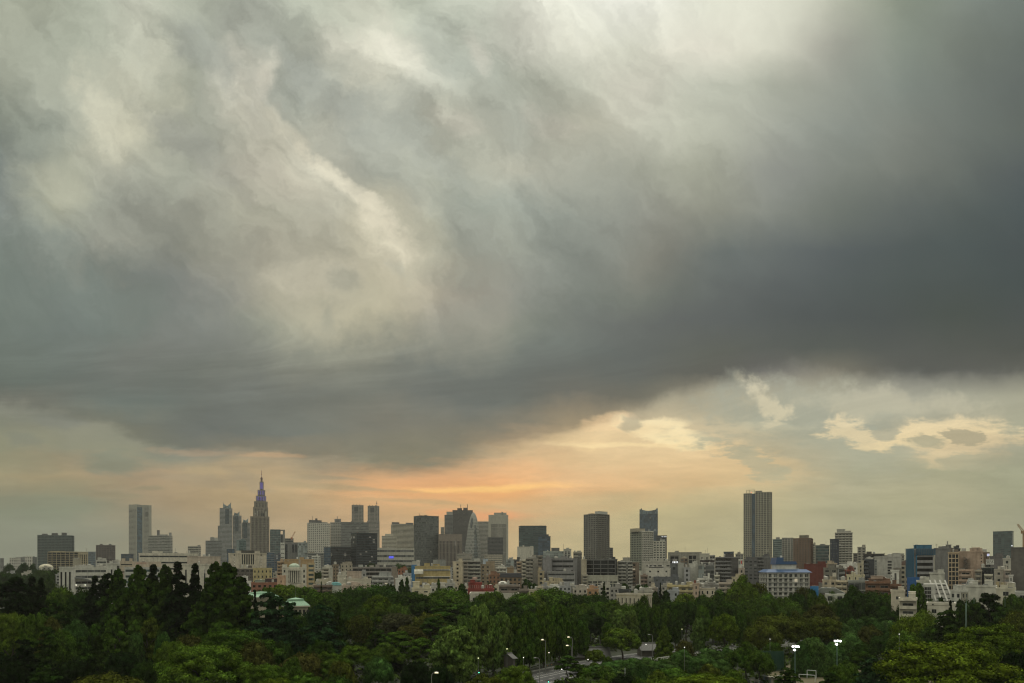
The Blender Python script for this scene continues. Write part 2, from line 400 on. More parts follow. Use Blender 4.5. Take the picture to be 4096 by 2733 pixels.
def inst(name, me, parent, loc=(0, 0, 0), rz=0.0, scale=None):
    o = bpy.data.objects.new(name, me); COL.objects.link(o)
    o.parent = parent; o.location = loc; o.rotation_euler = (0, 0, rz)
    if scale: o.scale = scale
    return o

def ground_x(px, D): return (px - CX) / F * D
def height(py, D): return CAMH + (HOR - py) / F * D

# ------------------------------------------------------------------ facades
class Face:
    """a wall plane of a building: u along it, n outwards, z up, in the building's own frame"""
    def __init__(s, kind, W, d): s.kind, s.W, s.d, s.L = kind, W, d, (W if kind == 'F' else d)
    def box(s, mb, u0, u1, n0, n1, z0, z1, m=0, skip=''):
        if s.kind == 'F': mb.box(u0, u1, -n1, -n0, z0, z1, m, skip=skip)
        elif s.kind == 'R': mb.box(s.W + n0, s.W + n1, u0, u1, z0, z1, m, skip=skip)
        else: mb.box(-n1, -n0, s.d - u1, s.d - u0, z0, z1, m, skip=skip)
    def loc(s, u, n, z):
        return (u, -n, z) if s.kind == 'F' else (s.W + n, u, z) if s.kind == 'R' else (-n, s.d - u, z)
    def rz(s): return 0.0 if s.kind == 'F' else R(90) if s.kind == 'R' else R(-90)

def window_mesh(w, h, mat, frame_mat=None):
    """one window: a pane with a slim frame and a sill, front towards -y"""
    mb = MB(); mb.box(-w / 2, w / 2, -0.06, 0.0, 0, h, 0, skip='b')
    if frame_mat:
        t = min(0.09, w * 0.05)
        mb.box(-w / 2, -w / 2 + t, -0.12, -0.06, 0, h, 1, skip='b'); mb.box(w / 2 - t, w / 2, -0.12, -0.06, 0, h, 1, skip='b')
        mb.box(-t / 2, t / 2, -0.12, -0.06, t, h - t, 1, skip='b'); mb.box(-w / 2 + t, w / 2 - t, -0.115, -0.06, h - t, h, 1, skip='b')
        mb.box(-w / 2, w / 2, -0.22, -0.06, -0.1, 0, 1, skip='b')
    return mb.data('window', [mat, frame_mat] if frame_mat else [mat])

GLASS = {
    'dark': ((0.022, 0.025, 0.026), 0.5), 'blue': ((0.03, 0.055, 0.085), 0.6), 'teal': ((0.035, 0.06, 0.062), 0.6),
    'grey': ((0.07, 0.075, 0.075), 0.5), 'pale': ((0.17, 0.19, 0.19), 0.5), 'black': ((0.012, 0.013, 0.014), 0.4),
}
def facade(root, face, loc0, z0, z1, D, style, wallm, glass, fl, bay, rng, lit, nwin, wf=0.62, hf=0.52, trim=None):
    """frames, panes and balconies of one wall; pieces about nine photo pixels wide become parts of their own"""
    L = face.L; px = F / D
    nz = max(1, round((z1 - z0) / fl)); nx = max(1, round(L / bay))
    fz, bx = (z1 - z0) / nz, L / nx
    frame = MB(); grgb, spec = GLASS[glass]
    gm = glass_mat(grgb, (bx, fz), lit, spec=spec)
    fm = trim or wallm
    def slab(name='glazing', n=0.05):
        mb = MB(); face.box(mb, 0.05, L - 0.05, 0.0, n, z0, z1 - 0.1, 0)
        mb.build(name, gm, root, loc0)
    def panes(ww, hh, zoff):
        if ww * px >= 8.5 and hh * px >= 4.5 and nwin[0] + nx * nz <= 300:
            nwin[0] += nx * nz
            fmat = plain_mat('window_frame', (0.3, 0.3, 0.29)) if ww * px > 12 else None
            me = [window_mesh(ww, hh, glass_mat(tuple(c * k + q for c in grgb), (50, 50), 0.0, var=0.5, spec=spec), fmat) for k, q in ((0.6, 0), (1.0, 0.006), (2.2, 0.03), (1.0, 0.14))]
            me.append(window_mesh(ww, hh, plain_mat('lit_window', (0.3, 0.27, 0.2), 0.4, emit=(1.0, 0.88, 0.62), strength=0.35), fmat))
            for k in range(nz):
                for i in range(nx):
                    c = rng.random()
                    j = 4 if c < lit * 0.5 else 0 if c < 0.42 else 1 if c < 0.76 else 2 if c < 0.92 else 3
                    p = face.loc((i + 0.5) * bx, 0.02, z0 + k * fz + zoff)
                    inst('window', me[j], root, tuple(a + b for a, b in zip(loc0, p)), face.rz())
        else:
            mb = MB()
            for k in range(nz):
                for i in range(nx):
                    u = (i + 0.5) * bx
                    face.box(mb, u - ww / 2, u + ww / 2, 0.0, 0.07, z0 + k * fz + zoff, z0 + k * fz + zoff + hh, 0)
            o = mb.build('window_pane', gm, root, loc0)
            if o: o['kind'] = 'stuff'
    if style == 'grid':
        ww, hh = bx * wf, fz * hf; zo = fz * (1 - hf) * 0.62
        panes(ww, hh, zo)
        for k in range(nz + 1):
            a = z0 + k * fz - (fz - hh - zo); b = z0 + k * fz + zo
            face.box(frame, 0, L, 0.0, 0.24, max(a, z0), min(b, z1), 0)
        for i in range(nx + 1):
            a, b = max(i * bx - (bx - ww) / 2, 0), min(i * bx + (bx - ww) / 2, L)
            face.box(frame, a, b, 0.0, 0.27, z0, z1 - 0.01, 0)
        frame.build('facade_frame', fm, root, loc0)
    elif style == 'ribbon':
        hh = fz * hf; zo = fz * (1 - hf) * 0.7
        if hh * px >= 5 and nz <= 40:
            mb = MB(); face.box(mb, 0.1, L - 0.1, 0.0, 0.06, 0, hh, 0); me = mb.data('window_band', gm)
            for k in range(nz):
                inst('window_band', me, root, (loc0[0], loc0[1], loc0[2] + z0 + k * fz + zo))
        else: slab()
        for k in range(nz + 1):
            a = z0 + k * fz - (fz - hh - zo); b = z0 + k * fz + zo
            face.box(frame, 0, L, 0.0, 0.26, max(a, z0), min(b, z1), 0)
        for i in range(nx + 1):
            w = 0.35 if i in (0, nx) else 0.07
            u = min(max(i * bx, w), L - w); face.box(frame, u - w, u + w, 0.0, 0.16, z0, z1 - 0.01, 0)
        frame.build('facade_frame', fm, root, loc0)
    elif style == 'vert':
        slab()
        pw = bx * (1 - wf) / 2
        for i in range(nx + 1):
            u = min(max(i * bx, pw), L - pw); face.box(frame, u - pw, u + pw, 0.0, 0.45, z0, z1, 0)
        for k in range(nz + 1):
            z = z0 + k * fz; face.box(frame, 0, L, 0.0, 0.14, max(z - 0.35, z0), min(z + 0.35, z1 - 0.02), 0)
        face.box(frame, 0, L, 0.0, 0.5, z1 - fz * 0.7, z1 - 0.03, 0)
        frame.build('facade_frame', fm, root, loc0)
    elif style == 'curtain':
        slab('curtain_wall')
        for i in range(nx + 1):
            u = min(max(i * bx, 0.07), L - 0.07); face.box(frame, u - 0.07, u + 0.07, 0.0, 0.15, z0, z1, 0)
        for k in range(nz + 1):
            z = z0 + k * fz; face.box(frame, 0, L, 0.0, 0.12, max(z - 0.16 * fz * hf, z0), min(z + 0.16 * fz * hf, z1 - 0.02), 0)
        frame.build('mullion_frame', fm, root, loc0)
    elif style == 'balc':
        hh = fz * 0.62
        panes(bx * 0.62, hh, fz * 0.06)
        mb = MB(); dp = 1.25
        face.box(mb, 0, L, 0.05, dp, -0.18, 0.02, 0); face.box(mb, 0, L, dp - 0.14, dp, 0.02, fz * 0.36, 0)
        face.box(mb, 0, 0.14, 0.05, dp - 0.14, 0.02, fz * 0.36, 0); face.box(mb, L - 0.14, L, 0.05, dp - 0.14, 0.02, fz * 0.36, 0)
        me = mb.data('balcony', fm)
        for k in range(nz): inst('balcony', me, root, (loc0[0], loc0[1], loc0[2] + z0 + k * fz))
        for i in range(0, nx + 1, 2 if nx > 3 else 1):
            u = min(max(i * bx, 0.1), L - 0.1); face.box(frame, u - 0.1, u + 0.1, 0.02, dp - 0.16, z0, z1, 0)
        face.box(frame, 0, L, 0.02, dp + 0.1, z1 - 0.12, z1 + 0.12, 0)
        frame.build('partition_wall', wallm, root, loc0)
    elif style == 'deck':           # thin open balconies: slab, slim rail and its posts
        panes(bx * 0.56, fz * 0.64, fz * 0.08); mb = MB(); dp = 1.3
        face.box(mb, -.1, L + .1, 0.05, dp, -0.2, 0.02, 0); face.box(mb, 0, L, dp - 0.06, dp, 0.95, 1.03, 0)
        for i in range(2 * nx + 1):
            u = min(max(i * bx / 2, .04), L - .04); face.box(mb, u - 0.035, u + 0.035, dp - 0.05, dp - 0.01, 0.02, 0.95, 0)
        me = mb.data('balcony', fm)
        for k in range(nz): inst('balcony', me, root, (loc0[0], loc0[1], loc0[2] + z0 + k * fz))
        for i in range(0, nx + 1, 2):
            u = min(max(i * bx, 0.1), L - 0.1); face.box(frame, u - 0.1, u + 0.1, 0.02, dp - 0.16, z0, z1, 0)
        frame.build('partition_wall', wallm, root, loc0)
    elif style == 'frame':          # open grid of beams standing proud of dark glass
        slab()
        for i in range(nx + 1):
            u = min(max(i * bx, 0.2), L - 0.2); face.box(frame, u - 0.2, u + 0.2, 0.0, 1.0, z0, z1, 0)
        for k in range(nz + 1):
            z = z0 + k * fz; face.box(frame, 0, L, 0.0, 0.9, max(z - 0.28, z0), min(z + 0.28, z1 - 0.02), 0)
        frame.build('facade_frame', fm, root, loc0)
    elif style == 'slits':          # blank wall with a few tall dark slots
        for i in range(nx):
            u = (i + 0.5) * bx; mb = MB(); face.box(mb, u - 0.55, u + 0.55, 0.0, 0.05, z0 + (z1 - z0) * 0.15, z1 - (z1 - z0) * 0.14, 0)
            mb.build('slot_window', gm, root, loc0)
    elif style == 'blank':
        for k in range(1, nz):
            z = z0 + k * fz; face.box(frame, 0, L, 0.0, 0.035, z - 0.05, z + 0.05, 0)
        for i in range(1, nx):
            face.box(frame, i * bx - 0.05, i * bx + 0.05, 0.0, 0.03, z0, z1, 0)
        frame.build('panel_joint', fm, root, loc0)

def place(xl, xr, D, side=0, rot=24.0, dep=None):
    """world corner, turn, width and depth of a block whose front spans photo columns xl..xr"""
    kl, kr = (xl - CX) / F, (xr - CX) / F; r = R(rot)
    if side > xr:
        th = math.atan(kr); ph = th + r; Px = kr * D; ks = (side - CX) / F
        W = (Px - kl * D) / (math.cos(ph) + kl * math.sin(ph)); d = (ks * D - Px) / (math.sin(ph) - ks * math.cos(ph))
        O = (Px - W * math.cos(ph), D + W * math.sin(ph))
    elif side and side < xl:
        th = math.atan(kl); ph = th - r; Px = kl * D; ks = (side - CX) / F
        W = (kr * D - Px) / (math.cos(ph) + kr * math.sin(ph)); d = (Px - ks * D) / (ks * math.cos(ph) - math.sin(ph))
        O = (Px, D)
    else:
        kc = 0.5 * (kl + kr); ph = math.atan(kc); C0 = kc * D
        tr = (kr * D - C0) / (math.cos(ph) + kr * math.sin(ph)); tl = (C0 - kl * D) / (math.cos(ph) + kl * math.sin(ph))
        W = tr + tl; d = dep or min(max(W * 0.8, 9.0), 28.0); O = (C0 - tl * math.cos(ph), D + tl * math.sin(ph))
    if dep: d = dep
    return O, -ph, W, d

def roof_gear(root, loc0, W, d, h, wallm, rng, n, tower=False):
    grey = plain_mat('roof_plant', (0.26, 0.26, 0.25)); pale = plain_mat('tank_shell', (0.42, 0.41, 0.37)); steel = plain_mat('steel', (0.16, 0.16, 0.16), 0.5, 0.6)
    for i in range(n):
        c = rng.random(); x = rng.uniform(0.1, 0.9) * W; y = rng.uniform(0.12, 0.75) * d
        if c < 0.34:
            w, q, t = rng.uniform(0.9, 2.6), rng.uniform(0.8, 1.6), rng.uniform(0.8, 1.6)
            mb = MB(); mb.box(x - w / 2, x + w / 2, y, y + q, h, h + t); mb.box(x - w / 2 + 0.1, x + w / 2 - 0.1, y - 0.04, y, h + 0.15, h + t - 0.15); mb.build('air_conditioner', grey, root, loc0)
        elif c < 0.52:
            mb = MB(); r = rng.uniform(0.8, 1.4); t = rng.uniform(1.4, 2.4)
            for q in ((-1, -1), (1, -1), (1, 1), (-1, 1)): mb.box(x + q[0] * r * 0.6 - 0.08, x + q[0] * r * 0.6 + 0.08, y + r + q[1] * r * 0.6 - 0.08, y + r + q[1] * r * 0.6 + 0.08, h, h + 1.0)
            mb.frust(x, y + r, h + 1.0, h + 1.0 + t, r, r, 10); mb.frust(x, y + r, h + 1.0 + t, h + 1.25 + t, r, 0.2, 10); mb.build('water_tank', pale, root, loc0)
        elif c < 0.72:
            t = rng.uniform(3, 8) * (1.6 if tower else 1); mb = MB(); mb.box(x - 0.07, x + 0.07, y - 0.07, y + 0.07, h, h + t)
            for q in (0.7, 0.85): mb.box(x - 0.6, x + 0.6, y - 0.04, y + 0.04, h + t * q, h + t * q + 0.07)
            mb.build('antenna', steel, root, loc0)
        else:
            w, q, t = min(rng.uniform(2.5, 6), W * 0.4), min(rng.uniform(2.5, 5), d * 0.4), rng.uniform(2.0, 3.4)
            mb = MB(); x0 = min(x, W - w - 0.4); y0 = min(y, d - q - 0.4); mb.box(x0, x0 + w, y0, y0 + q, h, h + t); mb.box(x0 - 0.15, x0 + w + 0.15, y0 - 0.15, y0 + q + 0.15, h + t, h + t + 0.2)
            mb.build('stair_house', wallm, root, loc0)

def block(name, label, cat, xl, xr, yt, D, wall, style='grid', glass='dark', side=0, sstyle=None, yb=2330, fl=3.3, bay=3.3,
          lit=0.008, gear=3, rot=24.0, dep=None, tops=(), wf=0.62, hf=0.52, trim=None, roof=(0.2, 0.2, 0.19), group=None, ym=None, swall=None, rail=True, front=None):
    """a building on the ground whose front wall fills photo columns xl..xr and whose roof line is at photo row yt"""
    rng = random.Random(label)
    O, rz, W, d = place(xl, xr, D, side, rot, dep)
    c, s = math.cos(rz), math.sin(rz)
    root = empty(name, (O[0] + c * W / 2 - s * d / 2, O[1] + s * W / 2 + c * d / 2, 0), rz)
    tag(root, label, cat, group)
    loc0 = (-W / 2, -d / 2, 0); h = height(yt, D); zt = h - 0.9 if rail else h
    wm = wall_mat(wall); rm = wall_mat(roof); tm = wall_mat(trim) if trim else None; sm = wall_mat(swall) if swall else wm
    mb = MB(); mb.box(0, W, 0, d, 0, zt, 0, top=1, skip='d')
    mb.build('wall', [wm, rm], root, loc0)
    if rail:
        mb = MB(); e = 0.28
        mb.box(-e, W + e, -e, 0.25, zt, h); mb.box(-e, W + e, d - 0.25, d + e, zt, h); mb.box(-e, 0.25, 0.25, d - 0.25, zt, h); mb.box(W - 0.25, W + e, 0.25, d - 0.25, zt, h)
        mb.build('parapet', tm or wm, root, loc0)
    z0 = max(0.0, height(yb, D) - 5.0); z0 = zt - max(1, math.ceil((zt - z0) / fl)) * fl
    z0 = max(z0, 0.0); nwin = [0]
    zf = height(ym, D) if ym else z0
    ff = Face('F', W, d)
    for st in ([style] if isinstance(style, str) else style):
        facade(root, ff, loc0, zf, zt - 0.3, D, st, wm, glass, fl, bay, rng, lit, nwin, wf, hf, tm)
    ss = sstyle or (style if isinstance(style, str) else style[0])
    facade(root, Face('R', W, d), loc0, z0, zt - 0.3, D, ss if side > xr else 'blank', sm, glass, fl, bay, rng, lit, nwin, wf, hf, tm)
    facade(root, Face('L', W, d), loc0, z0, zt - 0.3, D, ss if (side and side < xl) else 'blank', sm, glass, fl, bay, rng, lit, nwin, wf, hf, tm)
    for (nm, a, b, y, rgb) in tops:                           # pieces standing on the roof
        u0, u1 = (a - xl) / (xr - xl) * W, (b - xl) / (xr - xl) * W
        u1 = min(u1, W); u0 = min(u0, u1 - .3)
        hh = height(y, D); mb = MB(); q = max(min(d * 0.25, 5.0), 0.4); e = max(d - q, q + 0.6)
        if u1 - u0 < 1.4: q, e = d * 0.45, d * 0.45 + max(u1 - u0, 0.5)
        mb.box(u0, u1, q, e, zt, hh)
        if u1 - u0 > 3: mb.box(u0 - 0.2, u1 + 0.2, q - 0.2, e + 0.2, hh, hh + 0.25)
        mb.build(nm, wall_mat(rgb or wall), root, loc0)
    if gear: roof_gear(root, loc0, W, d, zt, wm, rng, gear + (3 if D < 720 and W > 6 else 0), D > 1000)
    root['w'] = W; root['d'] = d; root['h'] = h
    return root, loc0, W, d, zt
def stuck(root, loc0, W, xl, xr, D, name, mat, a, b, ya, yb_, n0=0.0, n1=0.1, glow=None):
    """a flat piece fixed to the front wall between photo columns a..b and rows ya..yb_"""
    u0, u1 = (a - xl) / (xr - xl) * W, (b - xl) / (xr - xl) * W
    mb = MB(); mb.box(u0, u1, -n1, -n0, height(yb_, D), height(ya, D)); return mb.build(name, mat, root, loc0)
# ------------------------------------------------------------------ the ground
gm_, gnt, gb = new_mat('soil_and_asphalt')
gn = gnt.nodes.new('ShaderNodeTexNoise'); gn.inputs['Scale'].default_value = 0.05; gn.inputs['Detail'].default_value = 8
gg = gnt.nodes.new('ShaderNodeNewGeometry'); gnt.links.new(gg.outputs['Position'], gn.inputs['Vector'])
grp = gnt.nodes.new('ShaderNodeValToRGB'); gnt.links.new(gn.outputs['Fac'], grp.inputs[0])
grp.color_ramp.elements[0].position = 0.35; grp.color_ramp.elements[0].color = (0.012, 0.018, 0.006, 1)
grp.color_ramp.elements[1].position = 0.7; grp.color_ramp.elements[1].color = (0.026, 0.030, 0.016, 1)
gnt.links.new(grp.outputs[0], gb.inputs['Base Color']); gb.inputs['Roughness'].default_value = 0.95
mb = MB(); NG = 40
for i in range(NG):
    for j in range(NG):
        xa, xb = -3600 + 7200 * i / NG, -3600 + 7200 * (i + 1) / NG; ya, yb = -400 + 4400 * j / NG, -400 + 4400 * (j + 1) / NG
        mb.quad([(xa, ya, 0), (xb, ya, 0), (xb, yb, 0), (xa, yb, 0)])
tag(mb.build('ground', gm_), kind='structure')

W1 = (.74, .73, .68); W2 = (.62, .60, .54); BE = (.56, .48, .36); TA = (.44, .35, .23); GR = (.34, .34, .33); LG = (.50, .50, .47); DG = (.15, .15, .15)
BR = (.21, .14, .10); BK = (.29, .13, .085); PB = (.53, .40, .32); YE = (.50, .41, .20); DK = (.055, .055, .06); DB = (.05, .065, .09); MG = (.24, .24, .235); TP = (.25, .22, .19)
B = block
# ---- far skyline, from the south-west round to the north
B('apartment_tower', 'dark teal glass apartment tower with rounded corners, far out at the south-west end', 'tower', 150, 288, 2142, 1400, (.10, .13, .13), 'balc', 'teal', 295, yb=2262, fl=3.2, bay=6, gear=2, rot=12, trim=(.16, .19, .19), tops=[('roof_block', 165, 185, 2137, DG), ('roof_block', 204, 226, 2134, DG), ('helipad', 244, 262, 2132, DG)])
B('office_block', 'dark office block behind an open beige grid of beams and posts', 'building', 192, 314, 2207, 1000, (.10, .10, .09), 'frame', 'black', 351, sstyle='vert', yb=2290, fl=3.3, bay=6.2, gear=0, rot=30, trim=(.46, .40, .28), tops=[('roof_grid', 192, 230, 2205, (.46, .40, .28))])
B('office_block', 'brown grey office block with dark window rows near the white sports dome', 'building', 384, 448, 2181, 1300, (.15, .125, .115), 'grid', 'dark', 461, yb=2245, fl=3.6, bay=5, gear=2, tops=[('roof_block', 386, 412, 2181, DG), ('dish_stand', 432, 436, 2176, DG)])
B('office_block', 'slim blue grey glazed block just in front of the brown grey office', 'building', 352, 383, 2207, 1250, (.22, .25, .27), 'ribbon', 'blue', yb=2250, fl=3.6, gear=1)
B('chimney', 'thin pale chimney rising beside the beige grid building', 'chimney', 345.5, 348.5, 2193, 1180, LG, 'blank', gear=0, rail=False, fl=40, bay=40)
o = B('office_tower', 'tall pale tower with a blue glass strip down the middle of its face', 'tower', 515, 606, 2020, 2234, (.40, .39, .34), 'grid', 'grey', yb=2275, fl=4.0, bay=3.3, gear=0, dep=40, wf=.75, hf=.45, tops=[('roof_block', 538, 556, 2018, (.40, .39, .34))])
stuck(*o[:3], 515, 606, 2234, 'glass_strip', glass_mat((0.03, 0.06, 0.085), (4, 4)), 548, 569, 2030, 2262, 0.3, 1.2)
stuck(*o[:3], 515, 606, 2234, 'corner_pier', wall_mat((.40, .39, .34)), 543, 548, 2020.5, 2262, 0.3, 2.0); stuck(*o[:3], 515, 606, 2234, 'corner_pier', wall_mat((.40, .39, .34)), 569, 574, 2020.5, 2262, 0.3, 2.0)
stuck(*o[:3], 515, 606, 2234, 'corner_pier', wall_mat((.40, .39, .34)), 595, 605.5, 2020.5, 2262, 0.3, 1.4); stuck(*o[:3], 515, 606, 2234, 'top_band', wall_mat((.40, .39, .34)), 516, 547, 2020.3, 2036, 0.3, 1.2)
for q in (579, 584, 589): stuck(*o[:3], 515, 606, 2234, 'louvre_slot', plain_mat('louvre', (.05, .05, .05)), q, q + 3, 2046, 2066, 0.3, 0.6)
B('office_block', 'wide banded office with two antenna masts on its roof', 'building', 592, 684, 2143, 1500, (.36, .36, .33), 'ribbon', 'grey', 690, yb=2225, fl=3.4, gear=1, rot=12, hf=.5, tops=[('roof_block', 630, 658, 2139, GR), ('antenna_mast', 629, 631, 2128, DG), ('dish_frame', 626, 634, 2122, DG), ('antenna_mast', 677, 679, 2136, DG), ('dish_frame', 674, 682, 2131, GR)])
B('office_block', 'small dark blue block at the foot of the tower with the blue glass strip', 'building', 484, 534, 2216, 1200, (.09, .10, .12), 'ribbon', 'blue', yb=2262, gear=2)
B('apartment_block', 'squat ribbed block with closely stacked dark and pale bands', 'building', 751, 796, 2185, 1300, (.42, .40, .35), 'ribbon', 'dark', 803, yb=2225, fl=3.6, rot=15, gear=1, hf=.45, tops=[('roof_block', 788, 800, 2181, GR)])
B('office_block', 'grey glazed office stepping up towards the three peaked towers', 'building', 822, 888, 2163, 1700, (.25, .26, .26), 'ribbon', 'grey', yb=2235, fl=3.6, gear=1, tops=[('upper_storey', 840, 873, 2151, LG), ('roof_block', 842, 856, 2149, LG)])

def custom_tower(name, label, D, parts, cat='tower', group=None, ref=None):
    """parts: (part name, xl, xr, ytop, depth back from the front, depth, wall, style, glass, fl, bay, wf, hf)"""
    xm = ref or 0.5 * (min(p[1] for p in parts) + max(p[2] for p in parts)); k = (xm - CX) / F
    root = empty(name, (k * D, D, 0), -math.atan(k)); tag(root, label, cat, group); rng = random.Random(label); nw = [0]
    sc = 1.0 / math.cos(math.atan(k)) ** 2
    for (nm, a, b, y, back, dep, wall, st, gl, fl, bay, wf, hf, yb) in parts:
        x0, x1 = (a - xm) / F * D / math.sqrt(sc) * 1.0, (b - xm) / F * D / math.sqrt(sc) * 1.0
        h = height(y, D); wm = wall_mat(wall)
        mb = MB(); mb.box(0, x1 - x0, 0, dep, 0, h, 0, skip='d'); mb.build(nm, wm, root, (x0, back, 0))
        if st:
            z0 = max(0, height(yb, D))
            for kd in 'FRL':
                facade(root, Face(kd, x1 - x0, dep), (x0, back, 0), z0, h - 0.4, D, st, wm, gl, fl, bay, rng, 0.02, nw, wf, hf)
    return root, D, xm
def deco(t, name, mat, build):
    root, D, xm = t; mb = MB(); sc = F / D * math.sqrt(1 + ((xm - CX) / F) ** 2)
    build(mb, lambda px: (px - xm) / sc, lambda py: height(py, D)); return mb.build(name, mat, root)

PK = (.30, .31, .31)
t = custom_tower('stepped_tower', 'grey tower of three stepped shafts crowned with pointed glass roofs', 2180, [
    ('shaft', 879, 929, 2034, 0, 42, PK, 'ribbon', 'grey', 4.0, 4.0, .6, .48, 2275), ('shoulder', 872, 882, 2104, 6, 34, PK, 'ribbon', 'grey', 4.0, 4, .6, .48, 2275),
    ('shaft', 931, 966, 2062, 5, 40, PK, 'ribbon', 'grey', 4.0, 4.0, .6, .48, 2275), ('shaft', 968, 1001, 2089, 10, 36, PK, 'ribbon', 'grey', 4.0, 4.0, .6, .48, 2275)])
gk = glass_mat((.12, .16, .17), (3, 3)); stl = plain_mat('steel', (.16, .16, .16), .5, .6)
for (a, b, zb, zt_, c) in ((892, 924, 2034, 2011, 908), (936, 958, 2062, 2046, 946), (972, 993, 2089, 2073, 981)):
    deco(t, 'glass_strip', glass_mat((.02, .035, .045), (3, 3)), lambda mb, X, Z: mb.box(X(c - 7), X(c + 8), -0.9, -0.2, Z(zb + 62), Z(zb + 4)))
    def crown(mb, X, Z, a=a, b=b, zb=zb, zt_=zt_):
        m = 0.5 * (a + b)
        mb.prism_xz([(X(a), Z(zb)), (X(b), Z(zb)), (X(b), Z(zt_)), (X(m + 1), Z(zb - 8)), (X(a + 1), Z(zt_ + 4))], 4, 30)
    deco(t, 'glass_crown', gk, crown)
    deco(t, 'crown_spike', stl, lambda mb, X, Z: mb.frust(X(b - 0.6), 5, Z(zt_ + 3), Z(zt_ - 4), 0.8, 0.1, 6))
deco(t, 'crown_spike', stl, lambda mb, X, Z: mb.frust(X(892.8), 5, Z(2016), Z(2006), 0.8, 0.1, 6))

SPC = (.25, .225, .185)
t = custom_tower('stepped_tower', 'tallest stepped tower, purple lit near its top under a red and white mast', 1687, [
    ('tier', 1002, 1077, 2066, 0, 46, SPC, 'vert', 'black', 4.2, 3.2, .45, .5, 2280), ('tier', 1013, 1072, 2029, 4, 36, SPC, 'vert', 'black', 4.2, 3.4, .4, .5, 2068),
    ('tier', 1017, 1070, 2005, 6, 32, SPC, 'vert', 'dark', 4.2, 3.4, .35, .5, 2030), ('tier', 1024, 1064, 1982, 9, 26, SPC, 'vert', 'dark', 4.2, 3.2, .4, .5, 2006),
    ('tier', 1031, 1060, 1958, 12, 20, SPC, 'vert', 'dark', 4.2, 3.0, .4, .5, 1983), ('tier', 1039, 1054, 1924, 14, 14, SPC, 'vert', 'dark', 4.2, 2.8, .4, .5, 1959)])
pur = plain_mat('purple_glow', (.1, .08, .2), .4, emit=(.30, .22, 1.0), strength=0.26)  # glowing strips added in place of purple lamplight on the tier walls
for (a, b, ya, yc) in ((1025, 1064, 1985, 2001), (1032, 1059, 1961, 1978), (1040, 1053, 1928, 1954)):
    n = 6 if b - a > 30 else 4 if b - a > 15 else 3
    for i in range(n):
        u = a + (b - a) * (i + 0.5) / n; bk = {1025: 9, 1032: 12, 1040: 14}[a]
        deco(t, 'added_glow_strip', pur, lambda mb, X, Z: mb.box(X(u - 1.0), X(u + 1.0), bk - 0.75, bk - 0.5, Z(yc), Z(ya)))
deco(t, 'mast_base', wall_mat((.2, .14, .13)), lambda mb, X, Z: (mb.frust(X(1046.5), 21, Z(1925), Z(1908), 2.6, 2.2, 8), mb.frust(X(1046.5), 21, Z(1912), Z(1906), 3.6, 2.0, 8)))
red = plain_mat('mast_red', (.30, .07, .05)); whi = plain_mat('mast_white', (.55, .52, .48))
for i in range(6): deco(t, 'mast_section', red if i % 2 == 0 else whi, lambda mb, X, Z: mb.frust(X(1046.5), 21, Z(1908 - 5.6 * i), Z(1908 - 5.6 * (i + 1)), 1.15 - .12 * i, 1.05 - .12 * i, 6))
for q in (1019, 1030, 1061, 1066): deco(t, 'pale_rib', wall_mat((.5, .48, .42)), lambda mb, X, Z: mb.box(X(q), X(q + 2), 3.2, 4, Z(2072), Z(2045)))
for q in (1043, 1050): deco(t, 'belfry_opening', plain_mat('louvre', (.05, .05, .05)), lambda mb, X, Z: mb.box(X(q), X(q + 6), 3.1, 3.5, Z(2066), Z(2053)))
B('office_block', 'teal glass block with a beige flank in front of the tallest stepped tower', 'building', 957, 984, 2160, 1500, (.18, .24, .25), 'curtain', 'teal', 946, sstyle='blank', yb=2210, fl=3.8, gear=1, swall=BE)
B('office_block', 'dark blue glass block low in front of the three stepped shafts', 'building', 907, 938, 2196, 1480, (.05, .08, .11), 'curtain', 'blue', yb=2250, fl=3.8, gear=1)
t = custom_tower('glass_tower', 'grey glass tower with a square hole cut through its top corner', 1550, [
    ('shaft', 1080, 1122, 2118, 0, 30, (.22, .24, .24), 'curtain', 'teal', 4.0, 4.0, .5, .5, 2245), ('lower_wing', 1122, 1140, 2137, 2, 26, (.25, .25, .24), 'blank', 'dark', 4.0, 6.0, .5, .5, 2245),
    ('corner_post', 1132, 1140, 2118.5, 4, 20, (.25, .25, .24), None, 'dark', 4.0, 4.0, .5, .5, 2245)])
deco(t, 'roof_beam', wall_mat((.25, .25, .24)), lambda mb, X, Z: mb.box(X(1122), X(1132), 4.5, 20, Z(2122), Z(2118.6)))
deco(t, 'dark_bay', glass_mat((.02, .025, .03), (4, 4)), lambda mb, X, Z: mb.box(X(1123), X(1131), 1.6, 2.0, Z(2200), Z(2139)))
B('office_block', 'rounded grey building carrying a red construction crane', 'building', 1140, 1174, 2154, 1450, (.2, .2, .19), 'ribbon', 'dark', yb=2240, fl=4, gear=1)
B('office_block', 'slim white block with wide dark seams beside a dark glass strip', 'building', 1122, 1139, 2171, 1110, (.66, .65, .6), 'ribbon', 'dark', yb=2245, fl=7, gear=1, hf=.18)
o = B('office_block', 'grey panelled block with two dark vertical recesses', 'building', 1139, 1191, 2170, 1120, (.23, .23, .225), 'blank', 'dark', yb=2240, fl=4, bay=6, gear=2)
for a, b in ((1140, 1150), (1168, 1177), (1180, 1187)): stuck(*o[:3], 1139, 1191, 1120, 'recess_glazing', glass_mat((.015, .02, .025), (3, 3)), a, b, 2178, 2210 if a > 1150 else 2245, 0.1, 0.2)
B('office_block', 'pale teal glass block with a lit strip down its edge', 'building', 1191, 1230, 2170, 1115, (.3, .33, .32), 'curtain', 'pale', yb=2245, fl=3.8, gear=2)
